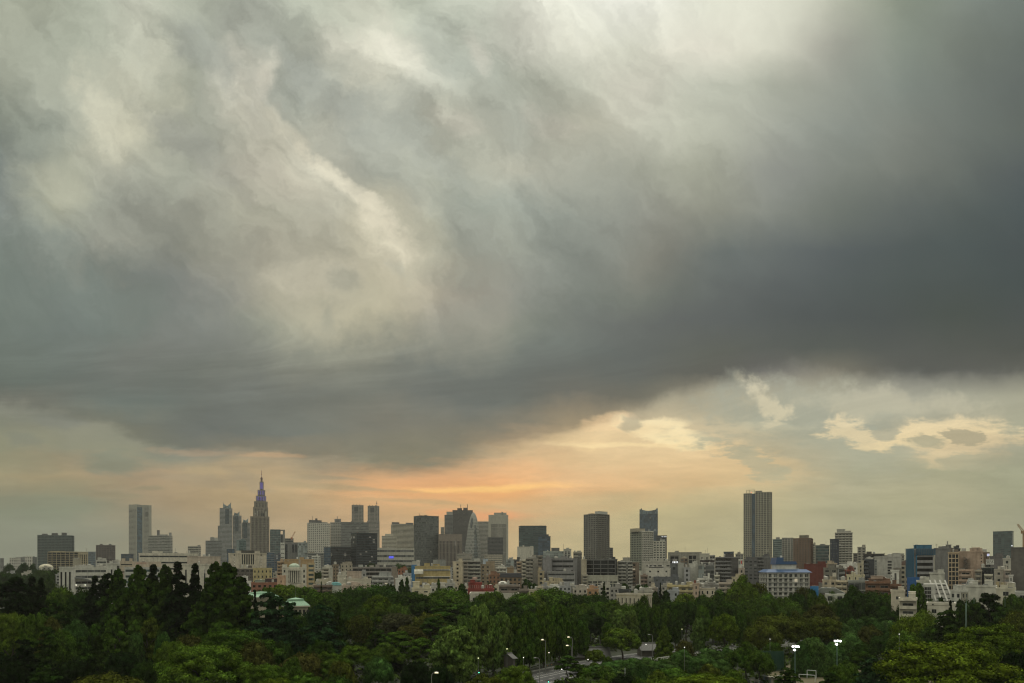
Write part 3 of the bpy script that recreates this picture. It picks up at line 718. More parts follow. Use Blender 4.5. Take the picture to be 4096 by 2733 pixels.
B('hotel', 'broad white hotel with a dark roof and a fine grid of small windows', 'hotel', 1235, 1320, 2091, 1700, (.58, .56, .50), 'grid', 'dark', 1229, yb=2230, fl=4.6, bay=5.0, gear=0, rot=18, wf=.5, hf=.42, tops=[('roof_block', 1240, 1288, 2080, DG), ('roof_block', 1265, 1271, 2073, DG), ('antenna_mast', 1252, 1253, 2063, DG), ('roof_block', 1288, 1312, 2087, GR)])
o = B('office_block', 'grey white block with a flat antenna platform behind the white hotel', 'building', 1321, 1364, 2090, 1850, (.38, .37, .33), 'grid', 'dark', yb=2200, fl=4.2, bay=4.5, gear=0, wf=.7, hf=.4, tops=[('mast_stand', 1345, 1356, 2080, MG), ('helipad', 1338, 1364, 2076, MG), ('antenna_mast', 1348, 1350, 2064, DG)])
B('office_tower', 'wide grey glass slab in front of the twin government towers', 'tower', 1364, 1475, 2089, 1800, (.19, .195, .19), 'ribbon', 'grey', yb=2200, fl=4.2, bay=6, gear=0, hf=.5)
for (xa, xb, yt_, lab, mast) in ((1407, 1454, 2021, 'south twin of the pair of grey towers, flat topped without a mast', False), (1471, 1517, 2024, 'north twin of the pair of grey towers, with a tall mast on its roof', True)):
    t = custom_tower('twin_tower', lab, 2355, [('shaft', xa, xb, yt_, 0, 40, (.27, .25, .22), 'ribbon', 'grey', 4.6, 4.4, .55, .42, 2130), ('base_block', xa - 3, xb + 1, 2085, 2, 44, (.27, .25, .22), 'ribbon', 'grey', 4.6, 4.4, .55, .42, 2275)], group='twin government towers')
    deco(t, 'painted_recess', plain_mat('louvre', (.05, .05, .05)), lambda mb, X, Z: mb.box(X(xa + 10), X(xa + 26), -0.8, -0.3, Z(yt_ + 26), Z(yt_ + 8)))  # dark slab on the wall, painted as the shade of an open recess
    for q in (xa + 7, xa + 27, xb - 8): deco(t, 'corner_pier', wall_mat((.3, .28, .24)), lambda mb, X, Z: mb.box(X(q), X(q + 3), -1.3, 0, Z(2085), Z(yt_ - 1)))
    for i in range(3): deco(t, 'roof_dish', stl, lambda mb, X, Z: mb.frust(X(xa + 8 + 12 * i), 12, Z(yt_), Z(yt_ - 4), 1.0, 2.2, 6))
    if mast: deco(t, 'antenna_mast', stl, lambda mb, X, Z: (mb.frust(X(1507), 14, Z(yt_), Z(2004), 1.1, .5, 6), mb.frust(X(1507), 14, Z(2014), Z(2011), 1.2, 3.2, 6), mb.frust(X(1507), 14, Z(2008), Z(2006), 1.0, 2.4, 6)))
B('glass_block', 'black glass office with several floors lit in front of the twin towers', 'building', 1426, 1509, 2131, 1100, (.035, .045, .055), 'ribbon', 'black', 1404, sstyle='curtain', yb=2262, fl=4.0, bay=3.2, gear=0, rot=20, lit=.03, hf=.52, tops=[('roof_lamp', 1440, 1442, 2128, BK), ('roof_lamp', 1500, 1502, 2129, BK)])
B('glass_block', 'dark glass block attached to the south of the black lit office', 'building', 1323, 1404, 2187, 1120, (.06, .07, .08), 'curtain', 'black', yb=2262, fl=4, gear=1, lit=.02)
B('glass_block', 'grey blue glass block with a sloping foot below the white hotel', 'building', 1296, 1323, 2188, 1090, (.13, .15, .16), 'curtain', 'blue', yb=2262, fl=4, gear=1)
B('office_block', 'plain grey office low in front of the broad white hotel', 'building', 1230, 1296, 2212, 1050, (.25, .25, .24), 'ribbon', 'grey', yb=2262, gear=2, tops=[('roof_block', 1238, 1258, 2208, (.38, .34, .27))])
B('house_block', 'small white terraced block with ladder like balconies by the sloping glass foot', 'building', 1248, 1272, 2224, 960, W1, 'balc', 'dark', 1280, yb=2268, fl=3.4, bay=4, gear=1, rot=30)
o = B('department_store', 'long white department store with a glowing blue screen on its wall', 'building', 1507, 1657, 2194, 1200, (.50, .48, .43), 'ribbon', 'grey', yb=2270, fl=9, bay=4.5, gear=5, hf=.42, tops=[('roof_block', 1512, 1580, 2192, (.5, .48, .43)), ('roof_block', 1590, 1640, 2199, MG)])
stuck(*o[:3], 1507, 1657, 1200, 'blue_screen', plain_mat('blue_screen', (.02, .02, .1), .4, emit=(.12, .14, 1.0), strength=.75), 1555, 1574, 2225, 2234, 0.35, 0.6)
B('hotel', 'cream slab hotel with two dark roof boxes, behind the long department store', 'hotel', 1568, 1655, 2098, 1900, (.52, .48, .39), 'ribbon', 'dark', 1564, yb=2215, fl=3.4, bay=5, gear=0, rot=14, hf=.45, tops=[('roof_block', 1570, 1598, 2089, DG), ('roof_block', 1598, 1626, 2095, DG), ('roof_block', 1626, 1654, 2090, DG)])
B('hotel', 'smaller cream block standing just before the slab hotel', 'hotel', 1527, 1586, 2144, 1800, (.55, .51, .42), 'ribbon', 'dark', yb=2210, fl=3.6, bay=5, gear=0, hf=.36, tops=[('upper_storey', 1540, 1573, 2136, (.55, .51, .42))])
B('glass_tower', 'big grey green glass tower with a dark left flank and ragged reflections', 'tower', 1683, 1755, 2062, 1500, (.11, .125, .12), 'ribbon', 'grey', 1655, sstyle='curtain', yb=2262, fl=4, bay=3.4, gear=2, rot=28, lit=.012, hf=.62, tops=[('antenna_mast', 1690, 1691, 2052, DG)])
B('office_tower', 'dark banded tower with a paler box set back on its roof', 'tower', 1778, 1812, 2060, 2250, (.17, .17, .165), 'ribbon', 'dark', yb=2150, fl=4.2, gear=0, hf=.5, tops=[('upper_storey', 1786, 1811, 2047, (.34, .33, .29))])
B('office_tower', 'massive dark brown grey tower with two roof boxes and two antennas', 'tower', 1810, 1891, 2041, 2280, (.095, .085, .08), 'ribbon', 'dark', yb=2275, fl=4, gear=0, hf=.45, tops=[('roof_block', 1829, 1848, 2033, (.1, .08, .075)), ('roof_block', 1853, 1871, 2031, (.1, .08, .075)), ('antenna_mast', 1842, 1844, 2018, DG), ('antenna_mast', 1869, 1871, 2017, DG)])
B('apartment_tower', 'small pale grid building peeping out between two dark towers', 'tower', 1763, 1777, 2109, 2300, (.42, .4, .34), 'grid', 'dark', yb=2150, fl=4, bay=4, gear=0)
B('office_block', 'wide lower block with fine vertical pale and brown stripes', 'building', 1754, 1848, 2137, 1500, (.26, .22, .19), 'vert', 'black', yb=2262, fl=20, bay=3.0, gear=1, wf=.5)
B('office_tower', 'white and grey striped tower partly hidden by the cocoon shaped one', 'tower', 1910, 1954, 2087, 2200, (.42, .40, .35), 'ribbon', 'grey', yb=2275, fl=4.2, gear=0, hf=.5, tops=[('top_floor', 1912, 1952, 2086, (.45, .36, .28))])
o = B('office_tower', 'pale tower with vertical dark stripes between plain pale shoulders', 'tower', 1954, 2033, 2060, 2100, (.45, .43, .37), 'vert', 'black', yb=2275, fl=40, bay=3.4, gear=0, wf=.52, tops=[('upper_storey', 1976, 2026, 2051, (.42, .40, .34)), ('roof_dish', 2006, 2012, 2048, GR)])
for a, b in ((1954, 1963), (2026, 2033)): stuck(*o[:3], 1954, 2033, 2100, 'shoulder', wall_mat((.45, .43, .37)), a, b, 2060.5, 2280, 0.2, 1.2)
stuck(*o[:3], 1954, 2033, 2100, 'top_band', wall_mat((.45, .43, .37)), 1963, 2026, 2060.5, 2070, 0.2, 1.0)
B('office_block', 'dark rounded block with thin bands in front of the pale striped tower', 'building', 1950, 2013, 2150, 1600, (.13, .13, .135), 'ribbon', 'dark', yb=2230, fl=3.2, gear=0, hf=.6, tops=[('top_band', 1951, 2012, 2149, (.12, .12, .12))])
B('office_block', 'pale banded store building under the dark rounded block', 'building', 1938, 2010, 2219, 1250, (.46, .42, .35), 'ribbon', 'grey', yb=2275, fl=4, gear=2, hf=.3)

# cocoon shaped tower
def cocoon():
    D, xm = 2124.0, 1890.0; k = (xm - CX) / F
    root = empty('cocoon_tower', (k * D, D + 22, 0), -math.atan(k)); tag(root, 'curved white cocoon tower wrapped in a net of crossing ribs', 'tower')
    H = height(2047, D); S = F / D
    def rad(t):
        t = min(max(t, 0), 1); return max(0.6, (21.5 + 3.5 * math.sin(math.pi * min(t / 0.62, 1))) * (1 - max(0.0, (t - .32) / .68) ** 2.5) ** 0.62)
    def P(a, t, off=0.0):
        r = rad(t) + off; return (r * math.cos(a) + 3.5 * max(0, t - .4), r * .85 * math.sin(a), H * t)
    N, Mz = 40, 44; mb = MB()
    for j in range(Mz):
        for i in range(N):
            a0, a1 = 2 * math.pi * i / N, 2 * math.pi * (i + 1) / N; t0, t1 = j / Mz, (j + 1) / Mz
            mb.quad([P(a0, t0), P(a1, t0), P(a1, t1), P(a0, t1)])
    mb.build('glass_shell', glass_mat((.05, .06, .06), (2.4, 4.0), .01), root)
    rib = wall_mat((.38, .38, .35)); mb = MB(); gap = R(262)
    for sgn in (1, -1):
        for i in range(34):
            for j in range(Mz):
                a0 = 2 * math.pi * i / 34 + sgn * 1.9 * j / Mz; a1 = 2 * math.pi * i / 34 + sgn * 1.9 * (j + 1) / Mz; t0, t1 = j / Mz, (j + 1) / Mz
                am = (0.5 * (a0 + a1)) % (2 * math.pi)
                if abs(am - R(292)) < 0.30 * (1 - .5 * t0) and t0 < .78: continue
                w = 1.5 / max(rad(t0), 5)
                mb.quad([P(a0 - w / 2, t0, .4), P(a0 + w / 2, t0, .4), P(a1 + w / 2, t1, .4), P(a1 - w / 2, t1, .4)])
    o = mb.build('rib_lattice', rib, root); o['kind'] = 'stuff'
    mb = MB(); ce = R(248)
    for q in range(20):
        b0, b1 = 2 * math.pi * q / 20, 2 * math.pi * (q + 1) / 20
        mb.quad([P(ce, .83, .9), P(ce + .27 * math.cos(b0), .83 + .085 * math.sin(b0), .9), P(ce + .27 * math.cos(b1), .83 + .085 * math.sin(b1), .9)])
    mb.build('oval_opening', glass_mat((.03, .04, .045), (2.4, 4)), root)
    for j in range(2, 30, 2):
        mb = MB(); z = H * j / Mz
        for q in range(5):
            a0, a1 = R(276 + 6 * q), R(282 + 6 * q); mb.quad([P(a0, j / Mz, .3), P(a1, j / Mz, .3), P(a1, (j + .5) / Mz, .3), P(a0, (j + .5) / Mz, .3)])
        mb.build('floor_band', glass_mat((.10, .13, .14), (2.4, 4)), root)
cocoon()

B('glass_block', 'dark blue green glass office with a lower dark wing on its right', 'building', 2075, 2186, 2105, 1500, (.055, .075, .08), 'curtain', 'teal', yb=2262, fl=4.4, bay=5.6, gear=1, hf=1.6, tops=[('roof_block', 2080, 2185, 2103, DB), ('antenna_mast', 2163, 2164, 2098, DG)])
B('glass_block', 'lower dark glass wing leaning against the blue green office', 'building', 2153, 2202, 2145, 1440, (.045, .06, .075), 'curtain', 'blue', yb=2262, fl=4, bay=5, gear=0, tops=[('roof_block', 2160, 2195, 2138, DB)])
B('office_block', 'windowless white box standing before the blue green glass office', 'building', 2069, 2134, 2187, 1200, (.60, .57, .50), 'blank', 'dark', yb=2262, fl=8, bay=9, gear=2)
B('office_block', 'low pale green glass office with a plant covered roof', 'building', 2173, 2255, 2205, 1100, (.40, .45, .42), 'curtain', 'pale', yb=2262, fl=4, bay=6, gear=5, tops=[('roof_block', 2205, 2238, 2192, DG)])
B('office_block', 'white and dark block adjoining the pale green glass office', 'building', 2254, 2285, 2196, 1090, (.45, .44, .4), 'vert', 'dark', yb=2262, fl=4, bay=7, gear=1, tops=[('antenna_mast', 2253, 2254, 2175, DG)])
B('office_block', 'small block with a dark louvred top and aerials, left of the dark apartment tower', 'building', 2293, 2328, 2208, 1100, (.42, .39, .33), 'ribbon', 'dark', yb=2262, fl=7, gear=3, hf=.4)
B('apartment_tower', 'tall dark apartment tower with balconies and a notch low on one side', 'tower', 2335, 2389, 2055, 1100, (.21, .195, .17), 'grid', 'dark', 2438, sstyle='balc', yb=2262, fl=3.3, bay=3.6, gear=0, rot=40, wf=.62, hf=.6, trim=(.22, .21, .19), swall=(.10, .105, .10), tops=[('roof_block', 2346, 2362, 2052, MG), ('roof_block', 2372, 2409, 2045, LG)])
B('office_tower', 'slim dark tower just behind the right edge of the dark apartment tower', 'tower', 2435, 2452, 2191, 1250, (.13, .125, .12), 'ribbon', 'dark', yb=2262, gear=0)
# crown topped tower
t = custom_tower('crowned_tower', 'dark blue glass tower whose top curves up into ragged spikes', 1900, [('shaft', 2558, 2631, 2052, 0, 34, (.05, .07, .09), 'curtain', 'blue', 4.2, 4.0, .5, .5, 2200)])
def crown2(mb, X, Z):
    pts = [(2558, 2056), (2631, 2056), (2631.5, 2031), (2628, 2038), (2626, 2032), (2622, 2040), (2615, 2041), (2605, 2043), (2594, 2044), (2583, 2043), (2573, 2040), (2570, 2041), (2566, 2032), (2562, 2038), (2558, 2036)]
    mb.prism_xz([(X(a), Z(b)) for a, b in pts], -0.8, 1.2)
deco(t, 'spiked_crown', glass_mat((.09, .12, .14), (3, 6)), crown2)
t2 = MB()
B('office_block', 'dark block with a lit white sign along its top edge', 'building', 2625, 2667, 2142, 1500, (.06, .065, .08), 'ribbon', 'dark', yb=2262, fl=4, gear=0, hf=.5)
sgn_root = [o for o in bpy.data.objects if o.get('label', '').startswith('dark block with a lit white sign')][0]
lamp_w = plain_mat('sign_light', (.5, .5, .5), .4, emit=(.95, .97, 1.0), strength=.85)
for i, (a, w) in enumerate(((2646.5, 1.6), (2649, 1.6), (2651.5, 1.6), (2656, 1.8), (2658.6, 1.8), (2661.2, 1.8), (2664, 1.8))):
    mb = MB(); s = sgn_root['w'] / 42.0; x = (a - 2625) * s; z0, z1 = height(2148.6, 1500), height(2145.6, 1500); ww = w * s
    mb.box(x, x + ww * .3, -.9, -.5, z0, z1); mb.box(x + ww * .7, x + ww, -.9, -.5, z0, z1)
    if i % 2: mb.box(x + ww * .3, x + ww * .7, -.9, -.5, z0, z0 + .5)
    else: mb.box(x + ww * .3, x + ww * .7, -.9, -.5, z1 - .5, z1)
    mb.build('sign_letter', lamp_w, sgn_root, (-sgn_root['w'] / 2, -sgn_root['d'] / 2, 0))
B('apartment_tower', 'white apartment tower with a greenish gridded flank, below the crowned glass tower', 'tower', 2567, 2612, 2124, 950, (.60, .58, .52), 'balc', 'dark', 2521, sstyle='grid', yb=2262, fl=3.2, bay=3.6, gear=0, rot=42, swall=(.30, .31, .26), tops=[('roof_block', 2557, 2590, 2114, (.42, .38, .3))])
B('apartment_tower', 'white gridded block between the white apartment tower and the dark signed block', 'tower', 2613, 2662, 2164, 1000, (.58, .56, .49), 'grid', 'dark', yb=2262, fl=3.6, bay=4.2, gear=0, wf=.6, hf=.5, tops=[('roof_block', 2640, 2660, 2159, LG)])
# tall gridded tower
t = custom_tower('gridded_tower', 'tall beige gridded apartment tower with an open frame on its roof', 1383, [
    ('flank', 2974, 3007, 1972, 2, 34, (.35, .33, .265), 'grid', 'dark', 3.75, 4.0, .55, .55, 2250), ('glass_corner', 3007, 3021, 1974, 1, 30, (.10, .13, .14), 'curtain', 'blue', 3.75, 3.4, .5, .5, 2250),
    ('front', 3021, 3077, 1970, 0, 34, (.35, .33, .265), 'grid', 'dark', 3.75, 5.6, .62, .55, 2250), ('flank', 3077, 3088, 1970, 2, 32, (.35, .33, .265), 'grid', 'dark', 3.75, 2.9, .5, .55, 2250)])
def ofr(mb, X, Z):
    for a in (2985, 2996, 3017): mb.box(X(a), X(a) + .8, 6, 7, Z(1974), Z(1957))
    for z in (1958.5, 1966): mb.box(X(2985), X(3018), 6, 7, Z(z) - .4, Z(z) + .4)
    mb.box(X(2996), X(2996) + .8, 7, 20, Z(1958.5) - .4, Z(1958.5) + .4)
deco(t, 'open_roof_frame', wall_mat((.40, .37, .29)), ofr)
deco(t, 'roof_block', wall_mat((.2, .19, .17)), lambda mb, X, Z: mb.box(X(3021.5), X(3049), 4, 16, Z(1975), Z(1963)))
deco(t, 'roof_fence', wall_mat((.40, .37, .29)), lambda mb, X, Z: [mb.box(X(3050 + 4.5 * i), X(3050 + 4.5 * i) + .5, .3, .8, Z(1975), Z(1968)) for i in range(8)])
deco(t, 'warning_lamp', plain_mat('red_lamp', (.3, .02, .02), .4, emit=(1, .12, .05), strength=1.6), lambda mb, X, Z: mb.frust(X(3005.5), 6.5, Z(1969), Z(1966.5), .7, .5, 6))
# ---- middle and near rows, from the south-west round to the north
B('apartment_block', 'far pale low block among treetops near the dark teal tower', 'building', 38, 68, 2231, 1500, W2, 'grid', 'dark', 82, yb=2275, fl=3.4, gear=1)
B('apartment_block', 'far off white twin block just left of the dark teal tower', 'building', 100, 126, 2226, 1700, W2, 'grid', 'dark', 130, yb=2270, fl=3.6, bay=5, gear=1)
B('apartment_block', 'far grey slab low on the horizon beyond the park woods', 'building', 62, 100, 2229, 1900, MG, 'ribbon', 'grey', yb=2262, gear=1)
B('apartment_block', 'far dark block touching the foot of the teal tower', 'building', 126, 148, 2229, 1800, (.12, .14, .14), 'ribbon', 'grey', yb=2262, gear=1)
B('house_block', 'tiny pale building at the far south-west edge among the woods', 'building', 0, 16, 2233, 1800, MG, 'ribbon', 'grey', yb=2262, gear=1)
B('house_block', 'low pale row of houses behind the dark wood at the south-west', 'building', 82, 106, 2250, 1400, LG, 'grid', 'dark', yb=2275, gear=2)
# sports dome
def dome(name, label, cat, xa, xb, yt, yb, D, rgb):
    k = (0.5 * (xa + xb) - CX) / F; w = (xb - xa) / F * D / 2; z0, z1 = height(yb, D), height(yt, D)
    root = empty(name, (k * D, D + w, 0), -math.atan(k)); tag(root, label, cat)
    mb = MB(); mb.frust(0, 0, 0, z0, w, w, 20); mb.build('wall', wall_mat(W2), root)
    for q in range(20):
        mb = MB(); a0, a1 = 2 * math.pi * q / 20, 2 * math.pi * (q + 1) / 20
        for j in range(5):
            t0, t1 = j / 5 * math.pi / 2, (j + 1) / 5 * math.pi / 2; r0, r1 = w * 1.02 * math.cos(t0), w * 1.02 * math.cos(t1); h0, h1 = z0 + (z1 - z0) * math.sin(t0), z0 + (z1 - z0) * math.sin(t1)
            mb.quad([(r0 * math.cos(a0), r0 * math.sin(a0), h0), (r0 * math.cos(a1), r0 * math.sin(a1), h0), (r1 * math.cos(a1), r1 * math.sin(a1), h1), (r1 * math.cos(a0), r1 * math.sin(a0), h1)])
        mb.build('roof_panel', wall_mat(rgb if q % 2 else tuple(c * .9 for c in rgb)), root)
    return root
dome('sports_dome', 'cream ribbed dome roof low in front of the dark teal tower', 'dome', 143, 192, 2256, 2272, 950, (.56, .52, .40))
B('office_block', 'beige tower of a stair core standing in front of the open grid building', 'building', 291, 322, 2234, 820, (.40, .37, .30), 'blank', 'dark', yb=2275, gear=2, tops=[('roof_block', 296, 316, 2232, LG)])
B('office_block', 'small white grey block with roof machines behind the white complex', 'building', 384, 427, 2240, 700, (.55, .54, .5), 'ribbon', 'dark', yb=2275, gear=6)
B('office_block', 'pale block with flagpole like slots left of the long white hall', 'building', 450, 476, 2241, 650, (.58, .57, .52), 'slits', 'dark', yb=2300, bay=7, gear=2)
# white complex with the arched entrance roof
CW = (.60, .59, .54)
B('research_hall', 'white slab with three dark vertical slots at the left end of the white complex', 'building', 237, 288, 2267, 480, CW, 'slits', 'black', 298, sstyle='blank', yb=2345, fl=9, bay=3.0, gear=0, rot=20)
o = B('research_hall', 'white ribbon windowed middle of the complex with an arched grey canopy', 'building', 298, 428, 2270, 500, CW, 'ribbon', 'grey', yb=2345, fl=4.2, bay=4, gear=9, hf=.42, tops=[('upper_storey', 300, 372, 2263, CW), ('roof_block', 330, 338, 2258, LG)])
mb = MB(); 
for i in range(10):
    a, b = i / 10, (i + 1) / 10; W_ = o[2]; f = lambda t: height(2309 + 20 * t ** 2.2, 500)
    mb.prism_xz([(W_ * a * .62, f(a) - .9), (W_ * b * .62, f(b) - .9), (W_ * b * .62, f(b)), (W_ * a * .62, f(a))], -5.5, -0.5)
mb.build('arched_canopy', wall_mat((.22, .23, .23)), o[0], o[1])
for px in (298, 334):
    mb = MB(); mb.frust((px - 298) / 130 * o[2] + 1, -1.2, height(2341, 500), height(2338, 500), .35, .35, 8); mb.build('entrance_lamp', plain_mat('lamp_glow', (.5, .5, .45), .4, emit=(1, .95, .8), strength=2.5), o[0], o[1])
B('research_hall', 'tall white slab with narrow slots at the right end of the white complex', 'building', 427, 466, 2253, 490, CW, 'slits', 'dark', 478, sstyle='curtain', yb=2330, fl=8, bay=8, gear=3, rot=24)
# long pale hall
HW = (.60, .57, .49)
B('concert_hall', 'long cream hall, its upper storeys banded with dark strip windows', 'building', 555, 793, 2213, 680, HW, 'ribbon', 'dark', yb=2290, fl=6.2, bay=9, gear=4, hf=.26, tops=[('antenna_mast', 699, 700, 2192, DG), ('roof_block', 696, 708, 2209, MG)])
o = B('concert_hall', 'low beige hall front with small red lettering on its wall', 'building', 532, 644, 2247, 610, (.54, .46, .37), 'blank', 'dark', yb=2300, fl=7, bay=9, gear=2)
rl = plain_mat('red_letter', (.42, .05, .04))
for i in range(18):                                          # red name on the wall, too small to read
    if i in (4, 11): continue
    a = 546 + i * 2.2; stuck(*o[:3], 532, 644, 610, 'sign_letter', rl, a, a + 1.3, 2251.5 + (i % 3) * .3, 2254, .28, .34)
B('concert_hall', 'beige flank with one dark strip at the left end of the hall front', 'building', 480, 532, 2244, 640, (.52, .45, .36), 'ribbon', 'dark', yb=2300, fl=7, bay=20, gear=1, hf=.15)
B('concert_hall', 'low grey white wing with glass strip under the red lettering', 'building', 498, 640, 2269, 590, (.52, .52, .49), 'ribbon', 'teal', yb=2320, fl=5, bay=6, gear=0, hf=.4)
B('concert_hall', 'pink beige upper block of the hall with a bare wall', 'building', 749, 882, 2226, 620, (.52, .45, .38), 'blank', 'dark', yb=2300, fl=4, bay=8, gear=2)
B('concert_hall', 'cream lower hall with tall dark vertical slits and a sloping roof edge', 'building', 731, 880, 2257, 560, HW, 'slits', 'dark', yb=2330, fl=6, bay=4.6, gear=2)
# beige block with twin ladders
o = B('school_block', 'beige block with a dark windowed centre between two bare bays', 'building', 914, 1066, 2213, 640, (.55, .50, .41), 'blank', 'dark', yb=2275, fl=9, bay=30, gear=0, rail=True, tops=[('roof_block', 942, 964, 2204, (.55, .50, .41)), ('roof_hall', 964, 1018, 2203, (.10, .095, .085)), ('roof_block', 1018, 1040, 2204, (.55, .50, .41))])
for a in (969, 978, 987, 996, 1005, 1013): stuck(*o[:3], 914, 1066, 640, 'slot_window', glass_mat((.02, .022, .022), (50, 50)), a - 2.4, a + 2.4, 2218, 2258, .05, .12)
for a in (937, 1044):
    for y in (2218, 2231, 2244, 2256):
        stuck(*o[:3], 914, 1066, 640, 'window', glass_mat((.03, .03, .03), (50, 50)), a - 2.2, a + 2.2, y, y + 6, .05, .12)
    for y in (2232, 2245, 2257): stuck(*o[:3], 914, 1066, 640, 'stair_lamp', plain_mat('lamp_glow', (.5, .5, .45), .4, emit=(1, .95, .8), strength=1.4), a - .8, a + .8, y, y + 2.4, .2, .5)
o = B('school_block', 'dark tiled low building with a row of arched windows under a pale eave', 'building', 925, 1013, 2272, 585, (.15, .135, .125), 'blank', 'dark', yb=2335, fl=5, bay=30, gear=2, trim=(.45, .41, .34))
am = glass_mat((.02, .02, .022), (50, 50)); sc = o[2] / (1013 - 925)
for a in (951, 971, 990, 1007):
    mb = MB(); x = (a - 925) * sc; w = 6.2 * sc; z0, z1 = height(2287, 585), height(2280, 585); pts = [(x - w, z0), (x + w, z0)] + [(x + w * math.cos(q * math.pi / 8), z1 - .2 + w * .55 * math.sin(q * math.pi / 8) - .6) for q in range(9)]
    mb.prism_xz(pts, -.15, -.02); mb.build('arched_window', am, o[0], o[1])
for y in (2296, 2308):
    for i in range(13): stuck(*o[:3], 925, 1013, 585, 'window', am, 930 + i * 6.4, 933 + i * 6.4, y, y + 3.5, .03, .1)
B('school_block', 'mustard coloured block with small windows in two groups', 'building', 1012, 1088, 2272, 570, (.52, .44, .24), 'grid', 'dark', yb=2330, fl=4.4, bay=3.2, gear=1, wf=.34, hf=.42, trim=None)
B('house_block', 'white stacked house just right of the tall paired conifers', 'building', 958, 1004, 2325, 480, W1, 'grid', 'grey', yb=2365, fl=3, bay=4, gear=2, wf=.3, tops=[('upper_storey', 967, 992, 2307, W1), ('roof_block', 974, 984, 2303, W1)])
B('apartment_block', 'low red brick block under the mustard one', 'building', 1006, 1112, 2330, 445, (.33, .16, .11), 'grid', 'dark', yb=2380, fl=3, bay=3.4, gear=8, wf=.5, tops=[('roof_deck', 1020, 1060, 2322, (.3, .34, .28)), ('roof_deck', 1060, 1108, 2317, (.08, .06, .06)), ('roof_tank', 1041, 1046, 2317, W1)])
B('house_block', 'peach coloured roof house with one small window, on the brick block', 'building', 1109, 1140, 2302, 440, (.62, .42, .30), 'grid', 'dark', 1142, yb=2330, fl=7, bay=9, gear=0, wf=.14, hf=.2, rot=10)
B('office_block', 'grey glazed low block with two small lamps right of the stepped spire tower', 'building', 1066, 1098, 2208, 1000, (.28, .29, .3), 'curtain', 'blue', yb=2290, gear=0)
B('office_block', 'dark low block with lit lamps on its wall beside the slim white block', 'building', 1098, 1123, 2217, 980, (.11, .12, .14), 'ribbon', 'blue', yb=2290, gear=2, lit=.06)
B('apartment_block', 'tan apartment house with shallow balconies left of the green domed hall', 'building', 1109, 1138, 2246, 640, (.50, .38, .27), 'balc', 'dark', yb=2300, fl=3.2, bay=4, gear=1)
o = B('office_block', 'ochre block with a grey strip, right behind the green domed hall', 'building', 1137, 1256, 2237, 640, (.45, .32, .18), 'blank', 'dark', yb=2300, fl=5, bay=10, gear=3)
stuck(*o[:3], 1137, 1256, 640, 'grey_strip', wall_mat((.42, .38, .32)), 1194, 1202, 2238.5, 2285, .1, .3)
for sg in (1, -1):
    mb = MB(); x = (1152 - 1137) / 119 * o[2]; z = height(2243, 640)
    mb.tube([(x - sg * .7, -.15, z - .7), (x + sg * .7, -.15, z + .7)], .12, 4); mb.build('emblem', wall_mat(W2), o[0], o[1])
B('office_block', 'banded wing with green glass strips at the right of the ochre block', 'building', 1231, 1258, 2252, 610, (.52, .42, .26), 'ribbon', 'teal', yb=2335, fl=4, bay=10, gear=1, hf=.5)
# green domed hall
o = B('temple_hall', 'white columned hall with a shallow green dome on its roof', 'hall', 1128, 1226, 2270, 560, (.60, .57, .49), 'grid', 'dark', yb=2340, fl=4.4, bay=4.0, gear=0, wf=.32, hf=.5, tops=[('corner_block', 1128, 1148, 2258, (.60, .57, .49)), ('corner_block', 1208, 1226, 2258, (.60, .57, .49))])
mb = MB(); cx_ = o[2] * .5; rr = 23 / F * 560
for j in range(5):
    t0, t1 = j / 5 * math.pi / 2, (j + 1) / 5 * math.pi / 2; mb.frust(cx_, 8, height(2270, 560) + 3.4 * math.sin(t0), height(2270, 560) + 3.4 * math.sin(t1), rr * math.cos(t0), max(rr * math.cos(t1), .2), 18, cap=(j == 4))
mb.build('dome', wall_mat((.42, .50, .40)), o[0], o[1])
stuck(*o[:3], 1128, 1226, 560, 'portico', wall_mat((.58, .55, .47)), 1155, 1200, 2276, 2283, .3, 2.4)
stuck(*o[:3], 1128, 1226, 560, 'portico_shade', plain_mat('painted_shade', (.10, .095, .085)), 1156, 1199, 2283, 2330, .3, .5)  # dark slab: shade behind the columns is put into its colour
for i in range(6):
    mb = MB(); x = (1159 + i * 7.4 - 1128) / 98 * o[2]; mb.frust(x, -1.4, height(2332, 560), height(2283, 560), .42, .36, 8); mb.build('column', wall_mat((.62, .59, .51)), o[0], o[1])
B('apartment_block', 'white apartment house with dark bays and a white sign panel', 'building', 1289, 1319, 2270, 620, (.56, .54, .48), 'balc', 'dark', 1331, sstyle='blank', yb=2325, fl=3.1, bay=6, gear=2, rot=25, tops=[('roof_block', 1300, 1322, 2263, W2)])
B('apartment_block', 'narrow brown block squeezed right of the apartment house with dark bays', 'building', 1331, 1354, 2258, 640, (.28, .22, .16), 'grid', 'dark', yb=2320, gear=2, wf=.4)
B('apartment_block', 'grey beige block with a leafy roof, left of the parking decks', 'building', 1363, 1409, 2255, 660, (.42, .38, .31), 'grid', 'dark', 1409, yb=2300, fl=3.4, gear=4, wf=.3, tops=[('upper_storey', 1370, 1388, 2250, (.42, .38, .31))])
B('parking_deck', 'open parking decks with dark slots between thin pale floors', 'building', 1409, 1568, 2268, 700, (.32, .30, .28), 'ribbon', 'black', yb=2320, fl=4.2, bay=6, gear=6, hf=.66, tops=[('stair_tower', 1480, 1494, 2264, (.46, .43, .36)), ('roof_block', 1433, 1450, 2260, LG)])
B('parking_deck', 'brown grey stair tower closing the right end of the parking decks', 'building', 1568, 1589, 2267, 690, (.30, .26, .22), 'blank', 'dark', yb=2330, gear=1)
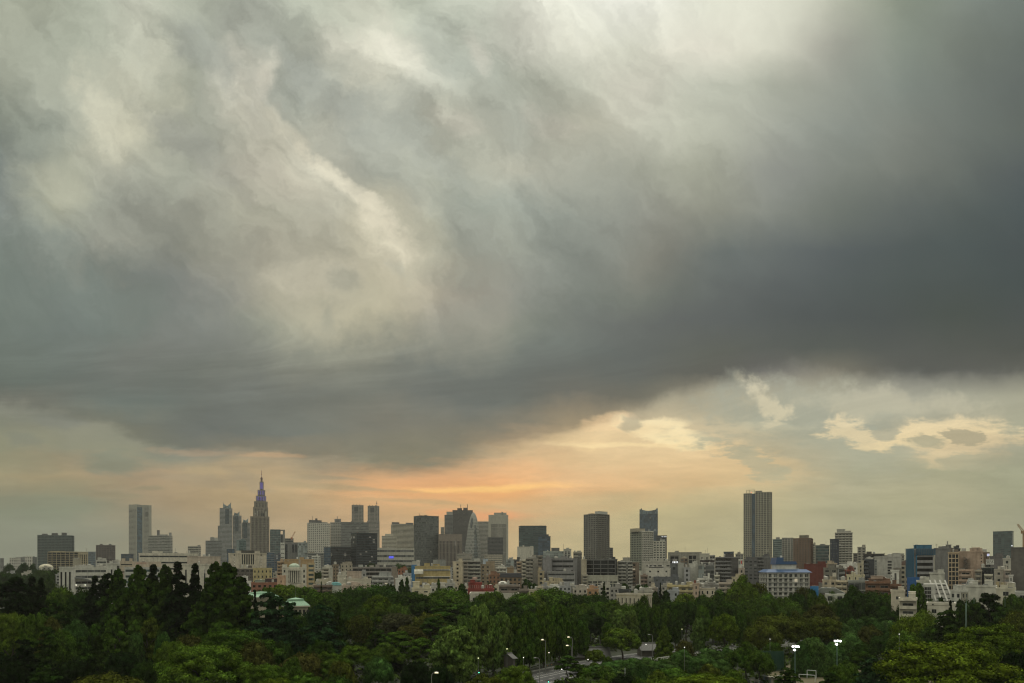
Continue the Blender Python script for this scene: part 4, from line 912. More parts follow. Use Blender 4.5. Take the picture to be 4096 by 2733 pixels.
o = B('office_block', 'windowless pink beige block edged in dark, in front of the parking decks', 'building', 1388, 1446, 2285, 590, (.52, .43, .36), 'blank', 'dark', yb=2325, fl=8, bay=14, gear=1, tops=[('dark_rim', 1388, 1446, 2284, DK)])
for i in range(3): stuck(*o[:3], 1388, 1446, 590, 'vent', plain_mat('louvre', (.2, .17, .14)), 1400 + 5 * i, 1402 + 5 * i, 2301, 2303, .1, .16)
B('office_block', 'cream low block with one tall dark edge left of the pink beige block', 'building', 1350, 1386, 2300, 580, (.58, .55, .47), 'blank', 'dark', yb=2330, gear=1, tops=[('upper_storey', 1379, 1388, 2283, (.58, .55, .47))])
B('school_block', 'long cream block with a row of slit windows below the pink beige block', 'building', 1377, 1484, 2316, 560, (.56, .52, .43), 'vert', 'dark', yb=2345, fl=30, bay=2.0, gear=3, wf=.42)
B('apartment_block', 'pale grey house block with bay balconies at the edge of the trees', 'building', 1490, 1556, 2304, 520, (.40, .41, .40), 'balc', 'dark', 1570, yb=2355, fl=3.1, bay=4.2, gear=3, rot=20, trim=(.48, .48, .46), tops=[('upper_storey', 1514, 1542, 2289, (.42, .43, .42))])
B('house_block', 'beige low houses with small roof huts left of the turquoise roof', 'building', 1262, 1325, 2327, 520, (.52, .48, .38), 'grid', 'dark', yb=2345, gear=6, wf=.3)
B('apartment_block', 'brown balconied apartment block half behind the trees', 'building', 1255, 1329, 2341, 470, (.22, .17, .14), 'balc', 'dark', yb=2385, fl=3, bay=4, gear=2)
o = B('gymnasium', 'low hall under a rounded turquoise roof', 'hall', 1319, 1366, 2342, 500, (.50, .52, .48), 'blank', 'dark', yb=2352, gear=0, rail=False)
mb = MB(); zz = height(2342, 500); W_ = o[2]
pts = [(W_ * (.5 - .52 * math.cos(q * math.pi / 10)), zz + 2.3 * math.sin(q * math.pi / 10)) for q in range(11)]; mb.prism_xz(pts, -.5, o[3]); mb.build('vaulted_roof', wall_mat((.22, .50, .52)), o[0], o[1])
B('house_block', 'long pinkish low house strip beside the turquoise roof', 'building', 1368, 1482, 2341, 480, (.56, .46, .38), 'grid', 'dark', yb=2360, fl=3, bay=4, gear=7, wf=.35)
B('house_block', 'rust orange house block with patches of grey wall in front of it', 'building', 1592, 1630, 2276, 640, (.34, .16, .10), 'grid', 'dark', yb=2320, gear=2, wf=.4, tops=[('upper_storey', 1602, 1628, 2272, (.34, .16, .10))])
B('house_block', 'small grey house in front of the rust orange block', 'building', 1614, 1646, 2293, 600, (.42, .44, .45), 'grid', 'dark', yb=2325, gear=4, wf=.4)
B('house_block', 'bright low roofs behind the dark conifers left of the mustard theatre', 'building', 1582, 1646, 2313, 560, W1, 'blank', 'dark', yb=2335, gear=3)
B('office_block', 'white topped block with blue hoarding behind the mustard theatre', 'building', 1650, 1679, 2246, 760, W2, 'blank', 'dark', yb=2300, gear=2)
B('hoarding', 'tall blue billboard panel at the left edge of the mustard theatre', 'billboard', 1646, 1667, 2259, 600, (.06, .20, .42), 'blank', 'dark', yb=2345, dep=1.5, gear=0, rail=False, fl=30, bay=30)
# mustard theatre with curved front
MU = (.47, .38, .19)
o = B('theatre', 'mustard theatre with strip windows and a white curved piece at its corner', 'theatre', 1660, 1801, 2264, 560, MU, 'ribbon', 'grey', yb=2340, fl=6.4, bay=8, gear=4, hf=.26)
mb = MB(); W_ = o[2]; x0, x1 = -.6, W_ * 33 / 141; zt2, zb2 = height(2278, 545), height(2298, 545)
for i in range(8):
    a, b = i / 8, (i + 1) / 8; f = lambda t: (zt2 - (zt2 - zb2) * .98 * (1 - math.cos(t * math.pi / 2)), -2.2 * math.sin(t * math.pi / 2) - .4)
    (za, ya), (zb_, yb2) = f(a), f(b); mb.quad([(x0, ya, za), (x0, yb2, zb_), (x1, yb2, zb_), (x1, ya, za)])
mb.build('curved_front', wall_mat((.72, .69, .60)), o[0], o[1])
for y in (2279, 2306): stuck(*o[:3], 1660, 1801, 560, 'white_ledge', wall_mat((.70, .68, .62)), 1694, 1801.5, y, y + 2.6, .2, 1.1)
stuck(*o[:3], 1660, 1801, 560, 'slot_window', glass_mat((.03, .03, .03), (50, 50)), 1676, 1679, 2302, 2330, .05, .15)
B('house_block', 'cream house with white roof terrace just above the round trees', 'building', 1648, 1722, 2352, 440, (.66, .60, .44), 'grid', 'dark', yb=2390, fl=3.2, bay=6, gear=4, wf=.4, hf=.3, tops=[('upper_storey', 1650, 1678, 2328, (.66, .60, .44)), ('roof_hut', 1690, 1700, 2336, W1)])
B('house_block', 'grey two storey house with square window frames beneath the theatre', 'building', 1783, 1818, 2333, 470, (.46, .46, .43), 'grid', 'dark', yb=2365, fl=3.6, bay=4.4, gear=2)
B('house_block', 'crowded pale roofs with tanks between the theatre and the narrow cypress', 'building', 1722, 1783, 2345, 480, W2, 'grid', 'dark', yb=2365, gear=10, wf=.35)
B('office_block', 'grey white block with a big dark screen like window above the theatre', 'building', 1733, 1760, 2240, 740, (.42, .42, .39), 'blank', 'dark', yb=2290, gear=3)
B('office_block', 'dark glazed block with pale edges above the theatre roof', 'building', 1760, 1783, 2239, 735, (.30, .31, .3), 'vert', 'black', yb=2290, fl=10, bay=6, gear=2)
B('office_block', 'grey beige office wall standing under the curved white tower', 'building', 1826, 1888, 2216, 1000, (.34, .32, .28), 'ribbon', 'grey', yb=2262, fl=5, bay=8, gear=3, hf=.2, tops=[('upper_storey', 1836, 1862, 2214, (.34, .32, .28))])
B('apartment_block', 'cream apartment slab with one column of small windows right of the theatre', 'building', 1812, 1849, 2246, 590, (.60, .53, .41), 'grid', 'dark', 1852, yb=2335, fl=3.5, bay=9, gear=2, wf=.22, hf=.5, rot=12)
B('apartment_block', 'thin grey balconied block between two taller apartment slabs', 'building', 1851, 1871, 2243, 600, (.36, .33, .29), 'balc', 'dark', yb=2335, fl=3.1, bay=4, gear=1)
B('apartment_block', 'grey apartment block with pale stepped balconies and a dark glazed base', 'building', 1872, 1921, 2243, 610, (.22, .21, .2), 'balc', 'dark', yb=2320, fl=3.3, bay=5, gear=2, trim=(.44, .43, .38), tops=[('roof_block', 1896, 1914, 2235, LG)])
B('apartment_block', 'plain brown block with a few square windows right of the pale stepped balconies', 'building', 1923, 1960, 2257, 620, (.37, .30, .22), 'grid', 'dark', yb=2315, fl=3.4, bay=5, gear=2, wf=.42, hf=.4)
B('apartment_block', 'taller brown rear part behind the plain brown block', 'building', 1956, 1979, 2245, 640, (.36, .29, .21), 'blank', 'dark', yb=2315, gear=1)
B('office_block', 'blue white sign board block behind the plain brown one', 'building', 1932, 1951, 2236, 800, (.50, .56, .64), 'blank', 'dark', yb=2262, fl=20, bay=20, gear=0)
B('apartment_block', 'small white gridded apartment block in the middle distance', 'building', 1985, 2025, 2269, 620, (.62, .60, .54), 'balc', 'dark', yb=2300, fl=3.2, bay=3.6, gear=1, tops=[('roof_block', 2014, 2022, 2267, LG)])
B('office_block', 'smooth grey office with a slanted side behind the small white apartments', 'building', 2024, 2058, 2237, 760, (.38, .39, .38), 'curtain', 'pale', yb=2290, fl=4, gear=3)
B('house_block', 'ochre brown small block right of the white gridded apartments', 'building', 2028, 2055, 2270, 640, (.34, .25, .16), 'blank', 'dark', yb=2300, gear=2)
B('office_block', 'cluster of dark narrow blocks left of the cream balconied pair', 'building', 2056, 2088, 2238, 720, (.12, .12, .12), 'ribbon', 'dark', yb=2290, gear=5)
B('house_block', 'rust brick low building left of the long slate roof', 'building', 1955, 2000, 2298, 570, (.30, .17, .11), 'grid', 'dark', yb=2335, fl=3.4, gear=2, wf=.4, tops=[('upper_storey', 1980, 1998, 2295, (.30, .17, .11))])
o = B('school_block', 'long brown brick building under a dark slate roof', 'building', 1999, 2086, 2310, 550, (.25, .18, .12), 'grid', 'dark', yb=2335, fl=3.6, bay=3.4, gear=0, wf=.5, rail=False)
mb = MB(); z = height(2310, 550); mb.prism_xz([(-.5, z), (o[2] + .5, z), (o[2] - .6, z + 3.4), (.6, z + 3.4)], -.6, o[3] * .8); mb.build('slate_roof', plain_mat('slate', (.055, .055, .065)), o[0], o[1])
o = B('house_block', 'red building with a railed roof terrace and a water tank on legs', 'building', 1872, 1976, 2355, 440, (.27, .06, .05), 'grid', 'dark', yb=2374, fl=4, bay=7, gear=3, wf=.4, tops=[('upper_storey', 1873, 1928, 2332, (.27, .06, .05)), ('stair_house', 1880, 1900, 2322, (.27, .06, .05))])
mb = MB(); x = (1899 - 1872) / 104 * o[2]; z0, z1, z2 = height(2332, 440), height(2318, 440), height(2309, 440)
for q in ((-1, 5), (1, 5), (1, 7), (-1, 7)): mb.box(x + q[0] * 1.1 - .1, x + q[0] * 1.1 + .1, q[1], q[1] + .2, z0, z1)
mb.frust(x, 6, z1, z2 - .2, 1.7, 1.7, 12); mb.frust(x, 6, z2 - .2, z2, 1.7, .4, 12); mb.build('water_tank', wall_mat((.45, .33, .28)), o[0], o[1])
for i in range(15): stuck(*o[:3], 1872, 1976, 440, 'rail_post', wall_mat((.5, .45, .42)), 1868 + 7.4 * i, 1868.8 + 7.4 * i, 2341, 2353, -.5, -.3)
B('school_block', 'long white base building below the red one, mostly behind round trees', 'building', 1879, 2074, 2373, 410, (.60, .57, .50), 'grid', 'dark', yb=2420, fl=6, bay=8, gear=0, wf=.5, hf=.35)
B('apartment_block', 'taupe balconied block with dark deep terraces and one warm lamp', 'building', 1996, 2078, 2340, 425, (.25, .21, .18), 'balc', 'black', yb=2374, fl=3.6, bay=5.2, gear=3, lit=.04, trim=(.28, .24, .21))
B('apartment_block', 'taupe lower wing with wide terraces right of the taupe block', 'building', 2078, 2115, 2357, 420, (.25, .21, .18), 'balc', 'black', yb=2380, fl=3.6, bay=6, gear=2, trim=(.28, .24, .21))
dome('gymnasium', 'small white vaulted roof behind the taupe balconied block', 'dome', 1993, 2028, 2325, 2336, 460, W1)
# cream balconied pair and offices in the middle
B('apartment_block', 'pinkish slim apartment slab left of the cream balconied pair', 'building', 2067, 2086, 2247, 650, (.55, .44, .34), 'balc', 'dark', yb=2320, fl=3.2, bay=5, gear=1)
B('apartment_block', 'white apartment stack with dark window bays, left half of the balconied pair', 'building', 2087, 2106, 2239, 645, (.68, .64, .54), 'balc', 'black', yb=2328, fl=3.4, bay=5, gear=0)
B('apartment_block', 'grey balconied stack with a bare cream flank wall', 'building', 2106, 2135, 2231, 630, (.36, .34, .3), 'balc', 'dark', 2151, sstyle='blank', yb=2335, fl=3.3, bay=5, gear=1, rot=38, swall=(.60, .53, .42), tops=[('roof_block', 2108, 2132, 2229, LG)])
B('apartment_block', 'brown grey stack with balconies just right of the bare cream wall', 'building', 2150, 2170, 2222, 660, (.30, .27, .23), 'balc', 'dark', yb=2300, fl=3.3, bay=5, gear=1)
B('apartment_block', 'tan house block with three square windows at the foot of the bare cream wall', 'building', 2151, 2177, 2284, 610, (.46, .39, .27), 'grid', 'dark', yb=2335, fl=4, bay=4.6, gear=2, wf=.4, tops=[('upper_storey', 2153, 2166, 2270, (.46, .39, .27))])
o = B('office_block', 'violet grey office with five dark strip window rows', 'building', 2207, 2296, 2233, 620, (.27, .265, .27), 'ribbon', 'black', 2309, sstyle='blank', yb=2283, fl=4.6, bay=12, gear=4, rot=16, hf=.42)
B('office_block', 'blank violet grey bay at the left of the five window rows', 'building', 2172, 2207, 2232, 622, (.27, .265, .275), 'blank', 'dark', yb=2335, fl=9, bay=7, gear=1)
B('office_block', 'stepped grey lower part with a white name panel under the five window rows', 'building', 2190, 2300, 2285, 600, (.30, .30, .30), 'ribbon', 'dark', yb=2335, fl=5, bay=14, gear=6, hf=.3, tops=[('white_panel', 2209, 2247, 2291, (.56, .57, .55))])
B('apartment_block', 'beige stepped house with square dark openings by the white roofs', 'building', 2170, 2252, 2325, 560, (.50, .43, .29), 'grid', 'dark', yb=2342, fl=3.6, bay=5, gear=3, wf=.4, tops=[('upper_storey', 2196, 2212, 2312, (.50, .43, .29)), ('upper_storey', 2215, 2240, 2314, (.50, .43, .29))])
B('office_block', 'dark service tower with a flat black cap right of the violet grey office', 'building', 2296, 2326, 2228, 640, (.16, .155, .15), 'blank', 'dark', yb=2325, fl=5, gear=2)
o = B('hotel', 'dark glazed slab in a grid of beams with a bare beige stair wall', 'hotel', 2346, 2462, 2236, 600, (.07, .075, .075), 'frame', 'black', 2469, sstyle='blank', yb=2300, fl=3.7, bay=6.2, gear=2, rot=10, trim=(.17, .17, .165))
B('hotel', 'bare beige stair wall standing left of the dark beam gridded slab', 'building', 2325, 2346, 2237, 598, (.45, .40, .31), 'blank', 'dark', yb=2345, fl=9, bay=9, gear=1)
B('hotel', 'cream lower wing with tall glazed bays below the dark beam gridded slab', 'building', 2350, 2472, 2301, 590, (.45, .44, .37), 'vert', 'grey', yb=2342, fl=6, bay=4.4, gear=0, wf=.84)
B('hotel', 'zigzag outdoor stair tower beside the cream lower wing', 'building', 2330, 2350, 2299, 588, (.40, .37, .31), 'balc', 'dark', yb=2342, fl=2.6, bay=4, gear=0)
B('apartment_block', 'grey apartment house with wavy stacked pale balconies', 'building', 2472, 2507, 2244, 600, (.30, .30, .28), 'balc', 'dark', 2526, yb=2342, fl=3.0, bay=4, gear=2, rot=30, trim=(.46, .45, .41), tops=[('roof_block', 2486, 2522, 2231, (.38, .36, .31))])
B('apartment_block', 'brown apartment slab with a pinkish flank right of the wavy balconies', 'building', 2525, 2545, 2250, 615, (.24, .19, .15), 'balc', 'dark', 2556, sstyle='blank', yb=2335, fl=3.3, bay=5, gear=1, rot=28, swall=(.38, .30, .25), trim=(.28, .22, .17))
B('house_block', 'low brown house with terraces beside the white school like complex', 'building', 2562, 2590, 2301, 600, (.30, .23, .19), 'balc', 'dark', yb=2335, gear=2)
o = B('school_block', 'broad white complex with few dark windows, its rear and highest part', 'building', 2569, 2680, 2245, 640, (.48, .46, .41), 'blank', 'dark', yb=2300, fl=6, bay=14, gear=2)
for a, b in ((2586, 2625), (2632, 2652), (2658, 2678)): stuck(*o[:3], 2569, 2680, 640, 'window_band', glass_mat((.03, .03, .032), (50, 50)), a, b, 2261, 2266, .04, .1)
B('school_block', 'white front part of the complex with small paired windows', 'building', 2584, 2682, 2272, 605, (.58, .56, .50), 'grid', 'dark', yb=2312, fl=5, bay=7, gear=3, wf=.22, hf=.3, tops=[('dark_canopy', 2596, 2656, 2270, DK)])
B('school_block', 'dark grey lowest wing of the white complex', 'building', 2615, 2714, 2307, 590, (.15, .16, .175), 'grid', 'grey', yb=2340, fl=5, bay=5, gear=2, wf=.3, hf=.3)
o = B('office_block', 'grey slab with four bright lamps along its roof edge', 'building', 2681, 2711, 2254, 610, (.17, .18, .19), 'grid', 'dark', yb=2330, fl=8, bay=9, gear=0, wf=.35, hf=.3)
for i in range(4):
    mb = MB(); x = (2692 + 6 * i - 2681) / 30 * o[2]; mb.frust(x, .6, height(2250, 610), height(2247.2, 610), .34, .34, 8); mb.box(x - .05, x + .05, .55, .65, height(2254, 610), height(2250, 610)); mb.build('roof_lamp', plain_mat('lamp_glow_white', (.5, .5, .5), .4, emit=(.95, .97, 1), strength=2.2), o[0], o[1])
B('office_block', 'pale grey blank slab right of the grey slab with four lamps', 'building', 2711, 2736, 2251, 605, (.40, .40, .37), 'blank', 'dark', yb=2330, fl=7, bay=7, gear=1)
B('office_block', 'lavender grey low block with stacked small windows beside the blank slab', 'building', 2736, 2760, 2270, 600, (.42, .42, .43), 'grid', 'dark', yb=2325, fl=4, bay=6, gear=2, wf=.35)
B('office_block', 'white block split by a dark vertical recess', 'building', 2757, 2791, 2255, 610, (.60, .59, .54), 'vert', 'black', yb=2320, fl=30, bay=9, gear=1, wf=.62)
B('office_block', 'grey glass block with greenish panes left of a white pier', 'building', 2793, 2817, 2258, 600, (.36, .37, .34), 'curtain', 'pale', yb=2325, fl=3.6, bay=3.6, gear=1)
B('office_block', 'grey glass block right of the white pier', 'building', 2822, 2856, 2259, 600, (.30, .30, .30), 'curtain', 'grey', yb=2325, fl=3.6, bay=5, gear=1, tops=[('white_pier', 2818, 2823, 2257, W1)])
B('house_block', 'white slanting balconied house among the crowd below the glass blocks', 'building', 2790, 2830, 2314, 560, (.66, .65, .6), 'balc', 'dark', 2845, yb=2340, fl=3, bay=4, gear=3, tops=[('upper_storey', 2824, 2844, 2293, (.66, .65, .6))])
# upper row behind
B('office_block', 'long low dark office with a pale roof band under the open sky', 'building', 2672, 2806, 2209, 760, (.33, .32, .28), 'blank', 'dark', yb=2262, fl=5, bay=20, gear=3)
B('office_block', 'dark gridded block at the left end of the long low office', 'building', 2680, 2715, 2221, 740, (.10, .10, .10), 'frame', 'black', yb=2262, fl=4, bay=5, gear=1, trim=(.22, .21, .19))
o = B('house_block', 'small block with a pale pointed gable over brown windows', 'building', 2722, 2751, 2234, 730, (.26, .20, .16), 'grid', 'dark', yb=2262, fl=3.5, gear=0, rail=False)
mb = MB(); z = height(2234, 730); mb.prism_xz([(0, z), (o[2], z), (o[2] / 2, z + 2.6)], -.3, o[3]); mb.build('gable_roof', wall_mat((.52, .46, .36)), o[0], o[1])
B('office_block', 'dark block framed in pale beams right of the pointed gable', 'building', 2754, 2786, 2218, 720, (.10, .105, .10), 'frame', 'black', yb=2262, fl=4.2, bay=5, gear=2, trim=(.36, .34, .30))
B('office_block', 'white block with two slots among the dark roofs', 'building', 2798, 2838, 2214, 730, (.55, .53, .46), 'slits', 'dark', yb=2262, fl=5, bay=5, gear=2)
B('apartment_block', 'grey balconied block right of the white slotted block', 'building', 2839, 2860, 2221, 720, (.34, .34, .33), 'balc', 'dark', yb=2290, fl=3.4, gear=1)
B('office_block', 'grey block with a dark mansard roof and dormers', 'building', 2797, 2860, 2250, 660, (.36, .35, .33), 'ribbon', 'dark', yb=2290, fl=4, gear=1, rail=False, tops=[('mansard_roof', 2800, 2858, 2242, (.07, .06, .06))])
B('apartment_block', 'dark balconied apartment house with a rounded roof edge and brown flank', 'building', 2863, 2927, 2228, 560, (.10, .095, .095), 'balc', 'black', 2954, sstyle='blank', yb=2325, fl=3.1, bay=5.2, gear=1, rot=24, trim=(.23, .23, .235), swall=(.17, .15, .14))
B('office_block', 'dark blue box standing above the dark balconied apartments', 'building', 2895, 2935, 2207, 800, (.10, .12, .15), 'grid', 'dark', yb=2262, fl=4, bay=8, gear=1, wf=.3)
B('office_block', 'grey beige block left of the gridded tower foot', 'building', 2942, 2973, 2215, 850, (.30, .29, .26), 'grid', 'grey', yb=2262, gear=2, tops=[('roof_block', 2950, 2962, 2209, (.34, .32, .27))])
o = B('billboard_block', 'white wall panel with a red splash next to the brown flank', 'billboard', 2953, 2970, 2237, 640, W1, 'blank', 'dark', yb=2262, dep=4, gear=0, fl=30, bay=30)
stuck(*o[:3], 2953, 2970, 640, 'red_patch', plain_mat('red_print', (.5, .06, .05)), 2963, 2968, 2243, 2256, .05, .09); stuck(*o[:3], 2953, 2970, 640, 'grey_print', plain_mat('grey_print', (.2, .2, .2)), 2955, 2961, 2245, 2258, .05, .09)
B('apartment_block', 'pinkish narrow block below the white wall panel', 'building', 2955, 2978, 2272, 560, (.50, .42, .36), 'grid', 'dark', yb=2320, fl=4, gear=1, wf=.3)
B('apartment_block', 'dark grey apartment block right below the gridded tower', 'building', 2977, 3030, 2237, 650, (.15, .15, .155), 'grid', 'dark', yb=2300, fl=3.2, bay=4, gear=2, wf=.6, hf=.4)
B('apartment_block', 'dark grey apartment slab with a lit white balcony column', 'building', 3030, 3058, 2227, 660, (.155, .155, .16), 'balc', 'dark', 3083, sstyle='blank', yb=2300, fl=3.2, bay=4, gear=1, rot=40, trim=(.24, .24, .24))
B('apartment_block', 'tan slab with small windows behind the blue roofed hotel', 'building', 3083, 3105, 2230, 640, (.48, .38, .24), 'grid', 'dark', yb=2290, fl=4, bay=5, gear=0, wf=.3)
# blue roofed hotel
BL = (.035, .085, .20)
o = B('hotel', 'white balconied hotel with a bright blue sloping roof', 'hotel', 3070, 3236, 2290, 443, (.66, .65, .61), 'deck', 'dark', 3043, sstyle='deck', yb=2374, fl=3.0, bay=3.3, gear=0, rot=14, rail=False, trim=(.68, .67, .63))
W_, d_ = o[2], o[3]; z0, z1 = height(2290, 443), height(2278, 440); bm = plain_mat('blue_roof', BL, .45)
mb = MB(); a, b = 1.6, 1.2
P0 = [(-a, -a), (W_ + a, -a), (W_ + a, d_ + a), (-a, d_ + a)]; P1 = [(b, b), (W_ - b, b), (W_ - b, d_ - b), (b, d_ - b)]
for i in range(4):
    j = (i + 1) % 4; mb.quad([(*P0[i], z0), (*P0[j], z0), (*P1[j], z1), (*P1[i], z1)])
mb.quad([(*p, z1) for p in P1]); mb.build('blue_roof', bm, o[0], o[1])
u = lambda px: (px - 3070) / 166 * W_
mb = MB(); zz = height(2247, 440); mb.box(u(3112), u(3191), 3, d_ - 2, z1, zz); mb.build('upper_storey', wall_mat((.66, .65, .61)), o[0], o[1])
mb = MB(); zr = height(2246, 440); mb.prism_xz([(u(3107), height(2258, 440)), (u(3193), height(2258, 440)), (u(3189), zr), (u(3138), zr), (u(3138), height(2230, 440)), (u(3111), height(2230, 440))], 2.2, d_ - 1.5); mb.build('blue_roof', bm, o[0], o[1])
mb = MB(); mb.box(u(3130), u(3136), 4, 6, height(2230, 440), height(2222, 440)); mb.build('roof_tank', wall_mat(W1), o[0], o[1])
for i in range(9): 
    mb = MB(); x = 2 + i * (W_ - 4) / 8; mb.box(x - .04, x + .04, -1.15, -1.1, height(2372, 443), height(2291, 443)); mb.build('drain_pipe', wall_mat(W1), o[0], o[1])
B('apartment_tower', 'teal banded glass apartment tower just right of the gridded tower', 'tower', 3091, 3128, 2157, 1200, (.22, .26, .26), 'ribbon', 'teal', yb=2240, fl=3.6, bay=5, gear=0, hf=.6, tops=[('roof_block', 3104, 3119, 2150, MG)])
B('apartment_tower', 'grey gridded tower between the teal banded and the brown ones', 'tower', 3128, 3173, 2151, 1220, (.36, .34, .30), 'grid', 'grey', yb=2240, fl=3.6, bay=4.6, gear=1, wf=.7, hf=.6)
B('apartment_tower', 'brown brick apartment tower with rows of square windows', 'tower', 3173, 3240, 2152, 900, (.20, .135, .10), 'grid', 'grey', 3249, sstyle='balc', yb=2255, fl=3.2, bay=3.6, gear=0, rot=14, wf=.5, hf=.42, tops=[('roof_block', 3196, 3229, 2141, (.24, .22, .18)), ('roof_frame', 3195, 3202, 2140, (.2, .18, .15))])
B('apartment_tower', 'narrow mottled cream slab right beside the brown brick tower', 'tower', 3249, 3262, 2174, 960, (.40, .38, .32), 'grid', 'dark', yb=2255, fl=3.4, bay=3.2, gear=1, wf=.4)
B('glass_block', 'grey green glass office with pale floor bands', 'building', 3262, 3318, 2181, 900, (.17, .19, .18), 'ribbon', 'teal', yb=2255, fl=4.0, bay=4, gear=1, hf=.7, tops=[('roof_block', 3280, 3301, 2177, MG)])
B('apartment_tower', 'navy gridded apartment tower joined to a taller white balconied one', 'tower', 3320, 3352, 2156, 840, (.05, .06, .085), 'grid', 'grey', 3355, yb=2246, fl=3.1, bay=3.6, gear=0, rot=12, wf=.55, hf=.45)
B('apartment_tower', 'white balconied tower joined to the navy gridded one', 'tower', 3340, 3410, 2130, 860, (.38, .36, .31), 'balc', 'dark', yb=2250, fl=3.1, bay=4, gear=1, trim=(.50, .48, .42), tops=[('roof_block', 3347, 3381, 2117, (.42, .41, .37)), ('roof_block', 3381, 3404, 2124, (.46, .44, .39))])
B('apartment_tower', 'slim pale stepped tower right of the white balconied one', 'tower', 3430, 3463, 2188, 900, (.38, .36, .31), 'grid', 'dark', yb=2255, fl=3.4, bay=4.4, gear=1, wf=.55, tops=[('roof_block', 3448, 3462, 2180, (.38, .36, .31))])
B('apartment_tower', 'grey brown twin slab between the white balconied tower and the slim stepped one', 'tower', 3413, 3430, 2213, 880, (.22, .20, .18), 'ribbon', 'dark', yb=2255, gear=0)
B('office_block', 'long black flat building low on the skyline at the north', 'building', 3453, 3537, 2215, 800, (.06, .055, .05), 'ribbon', 'black', yb=2262, fl=5, gear=2)
B('office_block', 'far grey row with aerials right of the long black building', 'building', 3537, 3618, 2221, 900, (.32, .30, .26), 'ribbon', 'grey', yb=2262, gear=6, tops=[('roof_block', 3566, 3590, 2217, (.35, .33, .28)), ('roof_block', 3603, 3617, 2215, (.36, .35, .31))])
B('office_block', 'windowless dark red brick building behind the blue roofed hotel', 'building', 3217, 3305, 2255, 560, (.17, .055, .045), 'blank', 'dark', yb=2335, fl=7, bay=12, gear=3)
B('office_block', 'beige top heavy block right of the dark red brick building', 'building', 3305, 3348, 2253, 560, (.48, .40, .30), 'blank', 'dark', yb=2290, gear=2)
B('apartment_block', 'olive grey block with dark strip windows in front of the beige top', 'building', 3295, 3350, 2271, 525, (.23, .22, .19), 'grid', 'dark', 3376, sstyle='balc', yb=2320, fl=3.6, bay=7, gear=2, rot=40, wf=.55, hf=.4, swall=(.30, .31, .31))
B('house_block', 'white roof huts and walls crowded behind the olive grey block', 'building', 3359, 3386, 2256, 600, W1, 'blank', 'dark', yb=2290, gear=4)
B('house_block', 'white irregular block with stepped top near the slim cream slab', 'building', 3387, 3431, 2262, 570, W1, 'grid', 'dark', yb=2300, gear=4, wf=.3, tops=[('upper_storey', 3389, 3410, 2246, W1)])
B('house_block', 'red brick house with a chimney in the crowd right of the olive grey block', 'building', 3380, 3417, 2279, 505, (.24, .085, .065), 'balc', 'dark', yb=2318, fl=3.2, bay=4, gear=2, tops=[('chimney', 3396, 3405, 2263, (.26, .12, .09)), ('upper_storey', 3390, 3415, 2271, (.24, .085, .065))])
B('apartment_block', 'slim cream slab with a wavy shadowed flank', 'building', 3431, 3456, 2254, 540, (.55, .50, .38), 'grid', 'dark', 3469, sstyle='balc', yb=2320, fl=3.2, bay=5, gear=2, rot=34, wf=.25, swall=(.6, .58, .52))
B('apartment_block', 'dark navy apartment block with grey balcony rails', 'building', 3459, 3480, 2237, 525, (.09, .10, .115), 'balc', 'dark', 3498, sstyle='blank', yb=2312, fl=3.2, bay=4, gear=2, rot=40, tops=[('roof_block', 3462, 3488, 2231, W2)])
o = B('office_block', 'big pale grey slab with a glazed left edge and few windows', 'building', 3498, 3606, 2226, 505, (.50, .49, .45), 'blank', 'dark', yb=2305, fl=6, bay=18, gear=5, tops=[('roof_block', 3500, 3544, 2238, (.5, .49, .45))])
for y in (2244, 2256, 2268, 2279, 2290): stuck(*o[:3], 3498, 3606, 505, 'window', glass_mat((.03, .03, .03), (50, 50)), 3551, 3567, y, y + 7, .03, .1)
for i in range(6): stuck(*o[:3], 3498, 3606, 505, 'glazed_bay', glass_mat((.12, .13, .13), (50, 50)), 3499, 3507, 2241 + 11 * i, 2250 + 11 * i, .03, .3)
o = B('house_block', 'slim white house with a ladder up its front beside the big pale grey slab', 'building', 3563, 3596, 2280, 460, (.72, .71, .66), 'blank', 'dark', yb=2332, fl=4, bay=14, gear=1)
stuck(*o[:3], 3563, 3596, 460, 'stair_recess', glass_mat((.06, .06, .06), (50, 50)), 3578, 3586, 2293, 2326, .03, .12)
for y in (2290, 2302, 2314): stuck(*o[:3], 3563, 3596, 460, 'window', glass_mat((.03, .03, .03), (50, 50)), 3565, 3568, y, y + 5, .03, .1)
o = B('apartment_block', 'beige gridded apartments under a brown gabled roof, left of the blue netted building', 'building', 3603, 3640, 2262, 520, (.50, .46, .37), 'grid', 'dark', yb=2318, fl=3.6, bay=4, gear=1, rail=False)
mb = MB(); z = height(2262, 520); mb.prism_xz([(-3, z), (o[2], z), (o[2], z + 2.5), (3.2, z + 4.2)], .3, o[3] * .6); mb.build('gable_roof', wall_mat((.20, .14, .12)), o[0], o[1])
B('house_block', 'dark roofed house wedged under the gabled apartments', 'building', 3575, 3606, 2272, 500, (.30, .28, .24), 'grid', 'dark', yb=2315, gear=2, wf=.4)
B('apartment_block', 'cream stepped apartment house with many roof levels', 'building', 3290, 3345, 2319, 440, (.58, .50, .38), 'grid', 'dark', yb=2360, fl=3, bay=4, gear=3, wf=.42, tops=[('upper_storey', 3329, 3376, 2307, (.60, .54, .42)), ('upper_storey', 3330, 3352, 2293, (.60, .56, .47))])
B('apartment_block', 'cream balconied wing right of the stepped apartment house', 'building', 3345, 3392, 2322, 430, (.60, .53, .40), 'balc', 'dark', 3412, sstyle='blank', yb=2360, fl=3.2, bay=5, gear=3, rot=30, trim=(.62, .55, .42))
